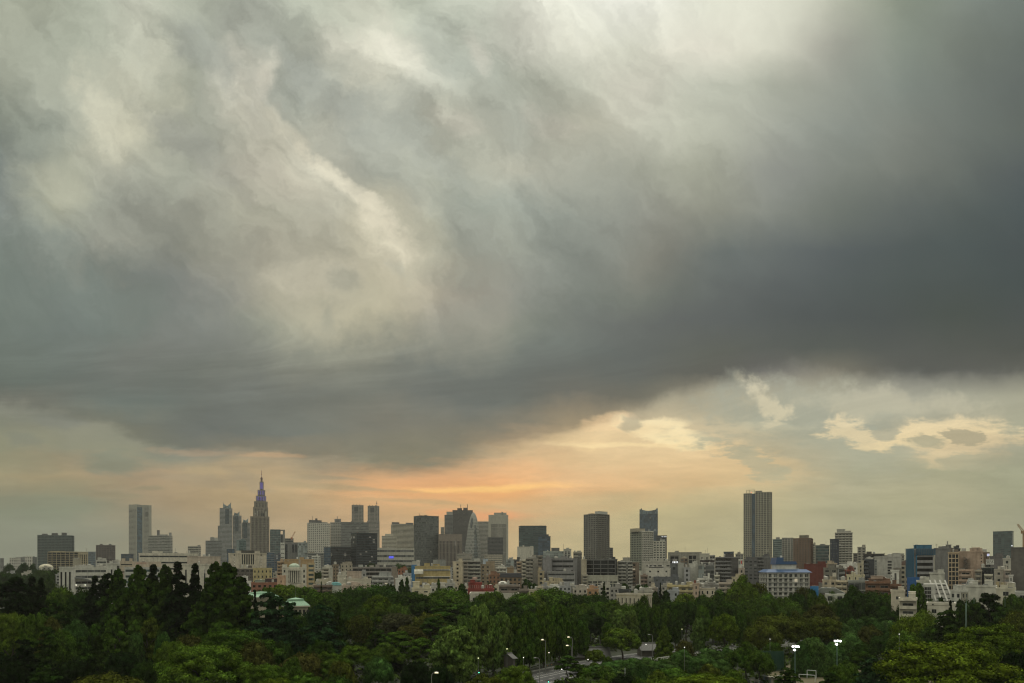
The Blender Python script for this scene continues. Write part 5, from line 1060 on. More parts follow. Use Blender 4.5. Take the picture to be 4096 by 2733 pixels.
B('house_block', 'pale yellow house block between the cream wing and the sign board roof', 'building', 3387, 3458, 2299, 470, (.62, .57, .40), 'grid', 'dark', yb=2330, gear=3, wf=.2)
o = B('office_block', 'glass fronted shop building with grey lettering along its roof board', 'shop', 3393, 3472, 2322, 420, (.34, .35, .33), 'curtain', 'grey', yb=2362, fl=5, bay=4, gear=1)
sg = wall_mat((.40, .42, .38))
for i in range(8):
    a = 3411 + 5.5 * i; stuck(*o[:3], 3393, 3472, 420, 'sign_letter', sg, a, a + 1.2, 2324, 2328.5, .25, .32); stuck(*o[:3], 3393, 3472, 420, 'sign_letter', sg, a + 1.2, a + 3.6, 2324, 2325.2, .25, .32)
    if i % 2: stuck(*o[:3], 3393, 3472, 420, 'sign_letter', sg, a + 2.8, a + 3.8, 2325.4, 2328.5, .25, .32)
    else: stuck(*o[:3], 3393, 3472, 420, 'sign_letter', sg, a + 1.2, a + 3.6, 2327.4, 2328.5, .25, .32)
B('apartment_block', 'brown brick terrace apartments with deep dark loggias', 'building', 3462, 3562, 2326, 400, (.23, .135, .09), 'balc', 'black', yb=2384, fl=4, bay=5.6, gear=3, trim=(.25, .145, .095), tops=[('upper_storey', 3483, 3533, 2306, (.46, .36, .29)), ('upper_storey', 3475, 3560, 2317, (.23, .135, .09))])
B('apartment_block', 'stepped brown brick wing descending right of the terrace apartments', 'building', 3562, 3604, 2337, 395, (.22, .13, .09), 'balc', 'black', yb=2390, fl=4, bay=6, gear=2)
B('house_block', 'cream box house with two small square windows in front of the brick wing', 'building', 3564, 3619, 2361, 350, (.64, .58, .47), 'grid', 'dark', yb=2400, fl=7, bay=5, gear=1, wf=.28, hf=.22)
o = B('school_block', 'school with a long grey hipped roof, a glass railing and white walls', 'school', 3300, 3380, 2376, 370, (.62, .61, .54), 'grid', 'dark', yb=2420, fl=5, bay=4, gear=0, wf=.5, rail=False)
for i in range(17): stuck(*o[:3], 3300, 3380, 370, 'rail_post', wall_mat((.5, .55, .5)), 3300 + 4.9 * i, 3300.7 + 4.9 * i, 2376, 2390, .3, .4)
o = B('school_block', 'low wing under a wide grey hip roof behind the glass railing', 'school', 3274, 3368, 2372, 395, (.35, .32, .27), 'grid', 'dark', yb=2390, gear=0, rail=False)
mb = MB(); z = height(2372, 395); mb.prism_xz([(-1.5, z), (o[2] + 1.5, z), (o[2] * .72, z + 2.8), (o[2] * .1, z + 2.8)], -1.2, o[3]); mb.build('hip_roof', wall_mat((.22, .23, .21)), o[0], o[1])
B('hoarding', 'bright blue sheet fence right below the blue roofed hotel', 'billboard', 3241, 3274, 2345, 395, (.05, .22, .48), 'blank', 'dark', yb=2360, dep=1.2, gear=0, rail=False, fl=20, bay=20)
# north end
o = B('construction_block', 'building under renovation wrapped in blue netting and scaffold', 'building', 3662, 3735, 2196, 480, (.36, .36, .37), 'ribbon', 'black', 3634, sstyle='frame', yb=2312, fl=4.05, bay=14, gear=0, rot=20, hf=.55, trim=(.36, .36, .37), swall=(.08, .16, .22), tops=[('netted_top', 3676, 3738, 2181, (.06, .17, .27)), ('scaffold_frame', 3676, 3684, 2178, (.1, .2, .27))])
nm, nnt, nb = new_mat('blue_netting'); nb.inputs['Base Color'].default_value = (.025, .15, .27, 1); nb.inputs['Alpha'].default_value = .72; nb.inputs['Roughness'].default_value = .9
mb = MB(); u = lambda px: (px - 3662) / 73 * o[2]
mb.box(-.3, o[2] + .6, -1.7, -1.6, height(2221, 480), height(2196, 480)); mb.box(-.4, u(3664.5), -1.7, -1.6, height(2309, 480), height(2221, 480)); mb.box(-1.8, -1.7, -1.7, o[3], height(2309, 480), height(2194, 480)); mb.build('blue_net', nm, o[0], o[1])
for i in range(9): 
    mb = MB(); mb.box(-1.9, o[2] + .6, -1.95, -1.85, height(2196 + 3.1 * i, 480) - .06, height(2196 + 3.1 * i, 480) + .06) if i < 8 else None; mb.build('scaffold_pole', stl, o[0], o[1])
for i in range(12): stuck(*o[:3], 3662, 3735, 480, 'scaffold_pole', stl, 3661 + 6.8 * i, 3661.6 + 6.8 * i, 2194, 2221, 1.7, 1.85)
for i in range(9):
    mb = MB(); y_ = o[3] * i / 8; mb.box(-2.0, -1.9, y_ - .06, y_ + .06, 0, height(2192, 480)); mb.build('scaffold_pole', stl, o[0], o[1])
B('hoarding', 'saturated blue site fence at the foot of the netted building', 'billboard', 3628, 3700, 2309, 462, (.04, .13, .34), 'blank', 'dark', yb=2335, dep=1.2, gear=0, rail=False, fl=30, bay=6)
B('office_block', 'smooth grey windowless block right of the netted building', 'building', 3737, 3810, 2192, 520, (.22, .22, .22), 'blank', 'dark', yb=2310, fl=9, bay=40, gear=5, tops=[('chimney', 3788, 3793, 2165, (.3, .3, .27)), ('chimney_collar', 3786, 3795, 2180, (.25, .25, .22)), ('roof_plant', 3755, 3790, 2187, MG)])
B('office_block', 'dark railed roof block behind the pink beige apartments', 'building', 3808, 3841, 2194, 560, (.07, .075, .08), 'ribbon', 'dark', yb=2262, gear=4)
PKB = (.50, .38, .30)
B('apartment_block', 'pink beige building part with four columns of square balconies', 'building', 3793, 3836, 2209, 455, (.20, .17, .14), 'frame', 'dark', yb=2325, fl=3.0, bay=1.85, gear=2, trim=(.55, .44, .31))
o = B('apartment_block', 'pink beige building part with a zigzag outdoor steel stair', 'building', 3836, 3932, 2205, 458, PKB, 'blank', 'dark', yb=2300, fl=40, bay=40, gear=6)
for y in (2219, 2232, 2245, 2258): stuck(*o[:3], 3836, 3932, 458, 'window', glass_mat((.03, .03, .03), (50, 50)), 3923, 3928, y, y + 4, .03, .1)
st = plain_mat('stair_steel', (.19, .17, .15), .6, .3)
for i in range(6):
    y = 2228 + 8.6 * i; stuck(*o[:3], 3836, 3932, 458, 'stair_landing', st, 3854, 3881, y + 7.4, y + 8.2, .3, 1.6)
    mb = MB(); u = lambda px: (px - 3836) / 96 * o[2]; a, b = (3856, 3868) if i % 2 else (3868, 3856); mb.tube([(u(a), -1.4, height(y + 7.4, 458)), (u(b), -1.4, height(y, 458))], .28, 4); mb.build('stair_flight', st, o[0], o[1])
for a in (3855, 3880): stuck(*o[:3], 3836, 3932, 458, 'stair_post', st, a, a + .8, 2222, 2276, 1.3, 1.5)
stuck(*o[:3], 3836, 3932, 458, 'drain_pipe', wall_mat((.45, .34, .27)), 3905, 3906.5, 2207, 2272, .1, .3)
B('apartment_block', 'pink beige lower wing with three small windows under the steel stair', 'building', 3838, 3888, 2278, 440, PKB, 'balc', 'dark', 3892, sstyle='blank', yb=2330, fl=3.3, bay=6, gear=1, rot=20)
o = B('office_block', 'brown slab at the right end of the pink beige building, bearing a white square sign', 'building', 3933, 3957, 2209, 465, (.23, .17, .125), 'grid', 'dark', yb=2262, fl=4, bay=6, gear=1, wf=.15)
sm_ = plain_mat('white_sign_light', (.7, .7, .75), .4, emit=(.85, .88, 1), strength=.6)
stuck(*o[:3], 3933, 3957, 465, 'sign_board', sm_, 3948, 3957.6, 2215.5, 2225, .1, .4)
mb = MB(); x = (3952.8 - 3933) / 24 * o[2]; z = height(2220, 465); 
for q in range(14):
    a0, a1 = 2 * math.pi * q / 14, 2 * math.pi * (q + 1) / 14; mb.tube([(x + .42 * math.cos(a0), -.45, z + .42 * math.sin(a0)), (x + .42 * math.cos(a1), -.45, z + .42 * math.sin(a1))], .09, 4)
mb.build('sign_ring', plain_mat('blue_print', (.03, .06, .5), .4, emit=(.1, .15, .9), strength=.3), o[0], o[1])
B('apartment_block', 'grey beige balconied house between the pink wing and the black shop block', 'building', 3900, 3927, 2280, 440, (.42, .38, .31), 'balc', 'dark', yb=2335, fl=3.2, bay=5, gear=1)
# black block with the SK sign
o = B('office_block', 'black glass block carrying a large double SK roof sign', 'building', 3927, 3975, 2272, 445, (.035, .045, .045), 'curtain', 'black', yb=2332, fl=4, bay=4, gear=1, tops=[('white_rim', 3927, 3975, 2270, W2)])
root, l0, W_, d_, zt_ = o; u = lambda px: (px - 3927) / 48 * W_; Zs = lambda py: height(py, 445)
board = wall_mat((.78, .78, .74)); letter = plain_mat('black_print', (.03, .03, .03))
for (a, b) in ((3944, 3958), (3959, 3976)):
    mb = MB(); mb.box(u(a), u(b), 1.0, 1.3, Zs(2259), Zs(2238.5)); mb.build('sign_board', board, root, l0)
    w = u(b) - u(a); x0 = u(a) + w * .10; top, bot = Zs(2241), Zs(2253); hh_ = top - bot
    mb = MB(); pts = []                                        # S
    for q in range(15):
        tt = q / 14; ang = R(50 + 220 * tt / .5) if tt <= .5 else R(90 - 220 * (tt - .5) / .5)
        cy = bot + hh_ * (.73 if tt <= .5 else .27); rr_ = hh_ * .25
        pts.append((x0 + w * .18 + w * .15 * math.cos(ang), .92, cy + rr_ * math.sin(ang)))
    mb.tube(pts, w * .035, 5); mb.build('sign_letter', letter, root, l0)
    mb = MB(); xk = x0 + w * .44                               # K
    mb.box(xk, xk + w * .07, .88, .98, bot, top); mb.tube([(xk + w * .05, .92, bot + hh_ * .45), (xk + w * .32, .92, top)], w * .035, 5); mb.tube([(xk + w * .12, .92, bot + hh_ * .52), (xk + w * .36, .92, bot)], w * .035, 5); mb.build('sign_letter', letter, root, l0)
    for i in range(7):
        mb = MB(); xx = u(a) + w * (.14 + .1 * i); mb.box(xx, xx + w * .06, .9, .98, Zs(2257), Zs(2255.6)); mb.build('sign_letter', letter, root, l0)
for a in (3948, 3955, 3963, 3971):
    mb = MB(); mb.box(u(a) - .1, u(a) + .1, 1.3, 1.5, zt_, Zs(2240)); mb.build('sign_post', stl, root, l0)
B('apartment_block', 'white balconied house stuck to the front of the black glass block', 'building', 3938, 3970, 2297, 436, (.58, .55, .46), 'balc', 'dark', yb=2340, fl=3.1, bay=5, gear=1)
B('office_block', 'dull violet grey block behind the double SK roof sign', 'building', 3958, 4012, 2224, 600, (.19, .18, .18), 'blank', 'dark', yb=2262, fl=6, bay=20, gear=1)
o = B('office_tower', 'far dark teal tower with a small light on its right edge', 'tower', 3972, 4048, 2124, 1300, (.07, .085, .09), 'curtain', 'teal', 4054, yb=2240, fl=4, bay=5, gear=1, rot=12, hf=.9)
mb = MB(); mb.frust(o[2], -.5, height(2185, 1300), height(2182.5, 1300), .7, .7, 8); mb.build('edge_lamp', plain_mat('lamp_glow_white', (.5, .5, .5), .4, emit=(.95, .97, 1), strength=2.2), o[0], o[1])
B('office_tower', 'dark brown grey tower with fine vertical ribs at the right frame edge', 'tower', 4044, 4140, 2189, 430, (.155, .145, .135), 'vert', 'dark', yb=2365, fl=60, bay=.95, gear=0, wf=.4)
B('apartment_block', 'white upper block with round roof vents near the ribbed dark tower', 'building', 4012, 4044, 2233, 500, (.56, .54, .48), 'grid', 'dark', yb=2290, fl=4, gear=3, wf=.3)
B('apartment_block', 'white apartments with a pink stair flank below the round roof vents', 'building', 3978, 4014, 2277, 470, (.64, .60, .52), 'grid', 'dark', 4044, sstyle='balc', yb=2345, fl=4.6, bay=7, gear=4, rot=35, wf=.3, hf=.35, swall=(.52, .44, .39))
B('house_block', 'white slab with two outside lamps left of the ribbed dark tower', 'building', 4036, 4052, 2300, 425, (.60, .58, .54), 'ribbon', 'dark', yb=2365, fl=4, gear=0, lit=.1)
o = B('office_block', 'pale grey block with small dark writing near its top', 'building', 3719, 3778, 2291, 430, (.56, .55, .49), 'blank', 'dark', yb=2335, fl=20, bay=20, gear=3, tops=[('aerial_mast', 3761, 3763, 2264, DG)])
def kana(i, x, z, h_):                                         # マンション written stroke by stroke
    S_ = {'ma': [[(0, .9), (1, .9), (.5, .35)], [(.3, .5), (.6, .1)]], 'n': [[(0, .9), (.3, .7)], [(0, .1), (.5, .25), (1, .8)]],
          'shi': [[(.05, .95), (.3, .8)], [(0, .6), (.25, .45)], [(.1, .05), (.6, .25), (1, .75)]], 'yo': [[(.2, .7), (.9, .7), (.9, 0), (.2, 0)], [(.2, .35), (.9, .35)]], 'box': [[(0, .9), (1, .9), (1, .1), (0, .1), (0, .9)], [(.2, .5), (.8, .5)]], 'dot': [[(0, .5), (1, .5)], [(.5, .95), (.5, 0)], [(.15, .2), (.85, .2)]]}[i]
    mb = MB()
    for st_ in S_: mb.tube([(x + p * h_, -.16, z + q * h_) for p, q in st_], h_ * .08, 4)
    return mb
for j, key in enumerate(('ma', 'n', 'shi', 'yo', 'n', 'box', 'dot')):
    kana(key, (3730.5 + 3.25 * j - 3719) / 59 * o[2], height(2298.6, 430), .44).build('sign_letter', letter, o[0], o[1])
B('house_block', 'low white flat roofed hall left of the pale grey block with writing', 'building', 3667, 3720, 2322, 440, (.66, .65, .58), 'ribbon', 'grey', yb=2340, fl=4, gear=2, hf=.35)
# slanting white apartments
def slant():
    D = 335.0; O, rz, W, d = place(3742, 3802, D, 0, dep=14); k = 1
    root = empty('terrace_apartments', (O[0], O[1], 0), rz); tag(root, 'white apartment house whose terraced front leans back storey by storey', 'building')
    wm = wall_mat((.58, .57, .53)); S = F / D; u = lambda px: (px - 3742) / 60 * W
    h = height(2336, D); z1 = height(2403, D)
    lean = (3716 - 3812 + 60) ; 
    mb = MB(); a0 = u(3692); mb.box(a0, u(3742), 0.5, d, 0, height(2338, D)); mb.build('side_wing', wm, root)
    for r in range(4):
        for c_ in range(2):
            me = window_mesh(1.5, 1.5, glass_mat((.03, .03, .03), (50, 50)), plain_mat('window_frame', (.3, .3, .29))); inst('window', me, root, (u(3704 + 13 * c_), .48, height(2352 + 15.5 * r, D) - 1.2))
    nst = 4; H_ = h; 
    for i in range(nst):
        za, zb = z1 + (h - z1) * i / nst, z1 + (h - z1) * (i + 1) / nst; s0, s1 = 40 * (1 - i / nst), 40 * (1 - (i + 1) / nst)
        xl_, xr_ = u(3720 + 0) + 0, 0
        L0, R0 = u(3744 + (3722 - 3744) * i / nst - 0 + 22 * (1 - i / nst) * 1), u(3812 - 22 * i / nst)
        L0 = u(3744 - 26 * i / nst); R0 = u(3812 - 33 * i / nst)
        mb = MB(); mb.box(L0, R0, 0.6 + 1.5 * i, d, za, zb); mb.build('storey_wall', wm, root)
        for c_ in range(3):
            a = L0 + (R0 - L0) * (c_ + .1) / 3; b = L0 + (R0 - L0) * (c_ + .9) / 3
            mb = MB(); mb.box(a, b, .5 + 1.5 * i, .6 + 1.5 * i, za + .3, zb - .7); mb.build('window', glass_mat((.035, .035, .035), (2, 50)), root)
            mb = MB(); mb.box(a, b, -.9 + 1.5 * i, -.8 + 1.5 * i, za, za + .95); mb.box(a, b, -.8 + 1.5 * i, .6 + 1.5 * i, za - .15, za); mb.build('balcony', wm, root)
    for c_ in range(4):
        mb = MB(); xb_ = u(3744) + (u(3812) - u(3744)) * c_ / 3; xt_ = u(3718) + (u(3779) - u(3718)) * c_ / 3
        y0, y1 = -1.3, 1.5 * nst - .5; t = .35
        mb.v += [(xb_ - t, y0, z1), (xb_ + t, y0, z1), (xt_ + t, y1, h + 1.8), (xt_ - t, y1, h + 1.8), (xb_ - t, y0 + 2, z1), (xb_ + t, y0 + 2, z1), (xt_ + t, y1 + 2, h + 1.8), (xt_ - t, y1 + 2, h + 1.8)]
        mb.f += [(0, 1, 2, 3), (1, 5, 6, 2), (4, 0, 3, 7), (5, 4, 7, 6), (3, 2, 6, 7)]; mb.m += [0] * 5; mb.build('sloping_fin', wm, root)
    mb = MB(); mb.box(u(3742) - 2, u(3812) + 2, .4, d, 0, z1); mb.build('base_wall', wm, root)
slant()
def pyramid():
    D = 400.0; k = (3883 - CX) / F; root = empty('glass_pyramid', (k * D, D, 0), -math.atan(k)); tag(root, 'dark glass pyramid skylight with a pale lattice on a flat roof', 'skylight')
    S = F / D * 1.2; z0, z1 = height(2340, D), height(2314, D); a, b, c_, e = -20 / S, 20 / S, -9 / S, 9 / S
    gl = glass_mat((.05, .06, .06), (50, 50)); fr = wall_mat((.40, .40, .36))
    mb = MB(); mb.box(a, b, 0, 8, 0, z0); mb.build('wall', wall_mat((.6, .6, .55)), root)
    f = lambda s, t: ((a + (b - a) * s) * (1 - t) + (c_ + (e - c_) * s) * t, 3.5 * t, z0 + (z1 - z0) * t)
    for i in range(5):
        for j in range(5):
            mb = MB(); mb.quad([f(i / 5 + .02, j / 5 + .02), f((i + 1) / 5 - .02, j / 5 + .02), f((i + 1) / 5 - .02, (j + 1) / 5 - .02), f(i / 5 + .02, (j + 1) / 5 - .02)]); mb.build('pane', gl, root)
    for i in range(6):
        mb = MB(); mb.tube([f(i / 5, 0), f(i / 5, 1)], .09, 4); mb.build('glazing_bar', fr, root); mb = MB(); mb.tube([f(0, i / 5), f(1, i / 5)], .09, 4); mb.build('glazing_bar', fr, root)
    mb = MB(); mb.quad([f(0, 0), f(0, 1), (c_, 4.5, z1), (a, 8, z0)]); mb.quad([f(1, 1), f(1, 0), (b, 8, z0), (e, 4.5, z1)]); mb.quad([(a, 8, z0), (c_, 4.5, z1), (e, 4.5, z1), (b, 8, z0)]); mb.quad([f(0, 1), f(1, 1), (e, 4.5, z1), (c_, 4.5, z1)]); mb.build('side_glass', gl, root)
pyramid()
B('gymnasium', 'long white panelled wall right of the white terraced apartments', 'hall', 3857, 3986, 2342, 365, (.58, .57, .51), 'blank', 'dark', yb=2380, fl=5.2, bay=1.9, gear=3)
B('house_block', 'white two tone house with a flat canopy right of the leaning terraces', 'building', 3802, 3845, 2361, 318, (.62, .61, .56), 'grid', 'dark', 3871, sstyle='grid', yb=2425, fl=3.4, bay=3.2, gear=1, rot=28, wf=.5, swall=(.36, .34, .28), tops=[('upper_storey', 3806, 3846, 2343, (.64, .63, .58))])
for (x, y, w, lab) in ((3990, 2327, 11, 'smaller beige roof tank left of the fatter one'), (4012, 2330, 17, 'fat beige ribbed water tank above the white wall')):
    D = 400.0; k = (x - CX) / F; root = empty('water_tank', (k * D, D, 0), -math.atan(k)); tag(root, lab, 'tank'); r = w / F * D / 2
    mb = MB(); z0, z1 = height(y + 24, D), height(y, D)
    for j in range(6): mb.frust(0, 0, z0 + (z1 - z0) * j / 6, z0 + (z1 - z0) * (j + .86) / 6, r, r, 14); mb.frust(0, 0, z0 + (z1 - z0) * (j + .86) / 6, z0 + (z1 - z0) * (j + 1) / 6, r * .95, r * .95, 14)
    mb.build('shell', wall_mat((.52, .44, .28)), root); mb = MB(); mb.frust(0, 0, 0, z0, r * .7, r * .7, 8); mb.build('stand', wall_mat((.5, .48, .42)), root)
B('house_block', 'cream low house with a dark roof machine at the right frame edge', 'building', 3985, 4062, 2352, 345, (.60, .57, .46), 'grid', 'dark', yb=2400, fl=4, bay=6, gear=5, wf=.3)
B('house_block', 'grey house corner at the extreme right frame edge above the trees', 'building', 4062, 4120, 2366, 330, (.52, .51, .48), 'grid', 'dark', yb=2410, fl=4, bay=5, gear=1, wf=.4)
o = B('kindergarten', 'low cream building with a round window behind small conifers', 'building', 3709, 3820, 2412, 262, (.58, .55, .47), 'grid', 'dark', yb=2445, fl=5, bay=4.5, gear=0, wf=.35, hf=.3)
mb = MB(); x = (3732 - 3709) / 111 * o[2]; z = height(2419.5, 262)
for q in range(12): mb.quad([(x, -.32, z), (x + .3 * math.cos(q * R(30)), -.32, z + .3 * math.sin(q * R(30))), (x + .3 * math.cos((q + 1) * R(30)), -.32, z + .3 * math.sin((q + 1) * R(30)))])
mb.build('round_window', letter, o[0], o[1])
B('house_block', 'white stepped house with overhanging balconies left of the tall round tree', 'building', 3597, 3667, 2392, 300, (.64, .60, .50), 'balc', 'dark', yb=2450, fl=3.6, bay=6, gear=1)
# low roofs between the park and the blocks
B('house_block', 'long white flat roof with a small white hut, left of centre beyond the trees', 'building', 2172, 2236, 2346, 520, W1, 'blank', 'dark', yb=2360, gear=3, tops=[('roof_hut', 2201, 2216, 2338, W1)])
B('house_block', 'cream low house strip below the long white flat roof', 'building', 2115, 2175, 2358, 500, (.55, .49, .38), 'grid', 'dark', yb=2372, gear=5, wf=.4)
B('house_block', 'grey blue low roofs with tanks right of the long white flat roof', 'building', 2236, 2300, 2343, 540, (.40, .41, .42), 'grid', 'dark', yb=2362, gear=9, wf=.4)
B('house_block', 'pale huddle of small houses left of the orange tan house', 'building', 2292, 2350, 2352, 500, (.52, .48, .42), 'grid', 'dark', yb=2380, gear=7, wf=.4, lit=.1)
B('house_block', 'orange tan house with a stepped top near the lone cone tree', 'building', 2349, 2394, 2356, 470, (.48, .30, .18), 'grid', 'dark', yb=2385, gear=2, wf=.4, tops=[('upper_storey', 2358, 2376, 2343, (.5, .32, .2))])
B('house_block', 'cream grey houses behind the lone cone tree', 'building', 2394, 2440, 2343, 540, (.50, .47, .41), 'grid', 'dark', yb=2372, gear=6, wf=.4)
B('house_block', 'wide grey tiled roof right of the lone cone tree', 'building', 2440, 2490, 2350, 500, (.36, .35, .33), 'grid', 'dark', yb=2372, gear=4, wf=.4)
B('house_block', 'dark low pavilion with a flat steel roof among trees', 'building', 2475, 2524, 2358, 440, (.08, .085, .09), 'ribbon', 'dark', yb=2375, gear=1, roof=(.3, .32, .33))
B('church_hall', 'yellow cream hall with tall narrow windows and a cornice', 'hall', 2466, 2562, 2377, 365, (.60, .50, .31), 'grid', 'dark', 2606, yb=2418, fl=6.2, bay=2.6, gear=1, rot=30, wf=.28, hf=.5, trim=(.55, .5, .4))
B('house_block', 'grey and white gabled roofs behind the yellow cream hall', 'building', 2540, 2612, 2363, 420, (.44, .42, .37), 'grid', 'dark', yb=2395, gear=6, wf=.4)
B('house_block', 'brown roofed house right above the yellow cream hall', 'building', 2598, 2630, 2352, 440, (.30, .26, .22), 'grid', 'dark', yb=2380, gear=2, wf=.3)
B('house_block', 'blue grey low roofs between the cone trees and the yellow apartments', 'building', 2664, 2716, 2362, 430, (.40, .42, .44), 'grid', 'dark', yb=2385, gear=5, wf=.3)
B('apartment_block', 'yellow apartment row with brown window pairs behind the trees', 'building', 2669, 2774, 2341, 470, (.55, .48, .28), 'balc', 'dark', yb=2366, fl=3.3, bay=4, gear=6, tops=[('upper_storey', 2670, 2688, 2336, (.55, .48, .28))])
B('apartment_block', 'pinkish tall house with a red brown roof hut right of the yellow row', 'building', 2772, 2797, 2333, 430, (.54, .42, .33), 'grid', 'dark', yb=2385, fl=3.6, bay=7, gear=1, wf=.2, tops=[('roof_hut', 2776, 2784, 2322, (.25, .1, .08)), ('lower_wing', 2759, 2772, 2350, (.6, .54, .4))])
B('house_block', 'cream gabled house with a white rimmed roof right of the pinkish tall house', 'building', 2800, 2860, 2352, 430, (.60, .54, .44), 'grid', 'dark', yb=2390, fl=4, gear=3, wf=.3)
B('house_block', 'dark roofs and huts packed above the cream gabled house', 'building', 2797, 2872, 2338, 500, (.28, .27, .25), 'grid', 'dark', yb=2360, gear=9, wf=.4)
B('apartment_block', 'pinkish balconied apartments beneath the dark balconied house', 'building', 2876, 2930, 2330, 470, (.48, .42, .36), 'balc', 'dark', yb=2372, fl=3, bay=4, gear=2)
B('house_block', 'cream roof terraces left of the bright yellow green tree', 'building', 2928, 2975, 2308, 520, (.56, .50, .36), 'grid', 'dark', yb=2345, gear=5, wf=.4)
B('apartment_block', 'white balcony stack partly behind the glass blocks', 'building', 2858, 2878, 2300, 560, (.60, .58, .5), 'balc', 'dark', yb=2335, gear=1)
# a few fillers so that no bare ground shows between the rows
rf = random.Random(5)
FILL = [(x, y, D) for D, y, st_ in ((520, 2345, 61), (700, 2293, 67), (830, 2272, 73)) for x in range(40, 4080, st_)]
nfill = -1
SEEN = [3,4,5,6,10,11,12,13,14,16,18,19,20,21,22,23,24,25,26,27,30,37,43,51,52,54,67,72,74,77,80,81,114,129,130,136,155]
for i, (x, y, D) in enumerate(FILL):
    w = rf.uniform(26, 52); c = rf.choice([(.5, .48, .42), (.42, .4, .36), (.56, .5, .4), (.3, .29, .27), (.4, .4, .4)])
    if D == 520 and x < 1000: continue
    nfill += 1
    a_, b_ = rf.uniform(-5, 9), rf.uniform(-20, 25)
    if nfill not in SEEN: continue
    B('small_building', 'small nondescript building half hidden in the gaps between the nearer blocks', 'building', x - w / 2, x + w / 2, y + a_, D + b_, c, 'grid', 'dark', yb=y + 25, fl=3.2, bay=3.6, gear=2 if D < 800 else 1, wf=.45, group='small buildings in the gaps', rot=10)
# cranes
def crane(label, D, pts, rgb, px0, mast):
    k = (px0 - CX) / F; root = empty('construction_crane', (k * D, D + 6, 0), 0); tag(root, label, 'crane'); m = plain_mat('crane_paint', rgb)
    P = [((x - px0) / F * D, 0, height(y, D)) for x, y in pts]
    mb = MB(); mb.tube([(P[0][0], 0, mast), P[0]], 1.0, 4); mb.build('mast', m, root); mb = MB(); mb.box(P[0][0] - 1.8, P[0][0] + 1.8, -1.5, 1.5, P[0][2] - 1.5, P[0][2] + 1.2); mb.build('cab', m, root)
    a, b = Vector(P[0]), Vector(P[1]); d = (b - a); n = 8; side = Vector((d.z, 0, -d.x)).normalized() * 1.1
    for s_ in (-1, 1): mb = MB(); mb.tube([a + side * s_, b + side * s_ * .4], .28, 4); mb.build('jib_chord', m, root)
    for i in range(n):
        mb = MB(); mb.tube([a + d * i / n + side * (1 if i % 2 else -1), a + d * (i + 1) / n + side * (-1 if i % 2 else 1)], .18, 4); mb.build('jib_brace', m, root)
    if len(P) > 2: mb = MB(); mb.tube([b, Vector(P[2])], .12, 4); mb.build('hook_line', m, root)
crane('red orange jib crane leaning up from the rounded grey building', 1440, [(1163, 2152), (1177, 2126)], (.40, .16, .08), 1163, height(2160, 1440))
crane('brown lattice jib reaching in from the extreme right frame edge', 700, [(4112, 2128), (4088, 2096), (4089, 2112)], (.34, .20, .10), 4112, 0)
# ------------------------------------------------------------------ trees
def leaf_mat(name, transl=0.06):
    m = bpy.data.materials.new(name); m.use_nodes = True; nt = m.node_tree; nt.nodes.clear()
    out = nt.nodes.new('ShaderNodeOutputMaterial'); oi = nt.nodes.new('ShaderNodeObjectInfo'); geo = nt.nodes.new('ShaderNodeNewGeometry')
    r = nt.nodes.new('ShaderNodeMapRange'); nt.links.new(geo.outputs['Random Per Island'], r.inputs[0]); r.inputs[3].default_value = 0.5; r.inputs[4].default_value = 1.45
    n = nt.nodes.new('ShaderNodeTexNoise'); n.inputs['Scale'].default_value = 0.22; n.inputs['Detail'].default_value = 2; nt.links.new(geo.outputs['Position'], n.inputs['Vector'])
    r2 = nt.nodes.new('ShaderNodeMapRange'); nt.links.new(n.outputs['Fac'], r2.inputs[0]); r2.inputs[1].default_value = .3; r2.inputs[2].default_value = .7; r2.inputs[3].default_value = 0.72; r2.inputs[4].default_value = 1.25
    n3 = nt.nodes.new('ShaderNodeTexNoise'); n3.inputs['Scale'].default_value = 0.9; n3.inputs['Detail'].default_value = 2; nt.links.new(geo.outputs['Position'], n3.inputs['Vector'])
    r3 = nt.nodes.new('ShaderNodeMapRange'); nt.links.new(n3.outputs['Fac'], r3.inputs[0]); r3.inputs[1].default_value = .32; r3.inputs[2].default_value = .68; r3.inputs[3].default_value = 0.55; r3.inputs[4].default_value = 1.5
    m0 = nt.nodes.new('ShaderNodeMath'); m0.operation = 'MULTIPLY'; nt.links.new(r.outputs[0], m0.inputs[0]); nt.links.new(r3.outputs[0], m0.inputs[1])
    mu = nt.nodes.new('ShaderNodeMath'); mu.operation = 'MULTIPLY'; nt.links.new(m0.outputs[0], mu.inputs[0]); nt.links.new(r2.outputs[0], mu.inputs[1])
    hs = nt.nodes.new('ShaderNodeHueSaturation'); nt.links.new(oi.outputs['Color'], hs.inputs['Color'])
    rh = nt.nodes.new('ShaderNodeMapRange'); nt.links.new(n.outputs['Fac'], rh.inputs[0]); rh.inputs[3].default_value = 0.475; rh.inputs[4].default_value = 0.525
    nt.links.new(rh.outputs[0], hs.inputs['Hue'])
    sc = nt.nodes.new('ShaderNodeVectorMath'); sc.operation = 'SCALE'; nt.links.new(hs.outputs[0], sc.inputs[0]); nt.links.new(mu.outputs[0], sc.inputs[3])
    d = nt.nodes.new('ShaderNodeBsdfDiffuse'); t = nt.nodes.new('ShaderNodeBsdfTranslucent'); mx = nt.nodes.new('ShaderNodeMixShader'); mx.inputs[0].default_value = transl
    nt.links.new(sc.outputs[0], d.inputs[0]); nt.links.new(sc.outputs[0], t.inputs[0]); nt.links.new(d.outputs[0], mx.inputs[1]); nt.links.new(t.outputs[0], mx.inputs[2]); nt.links.new(mx.outputs[0], out.inputs[0])
    return m
LEAF = leaf_mat('leaves'); BARK = plain_mat('bark', (.055, .045, .036), .95)

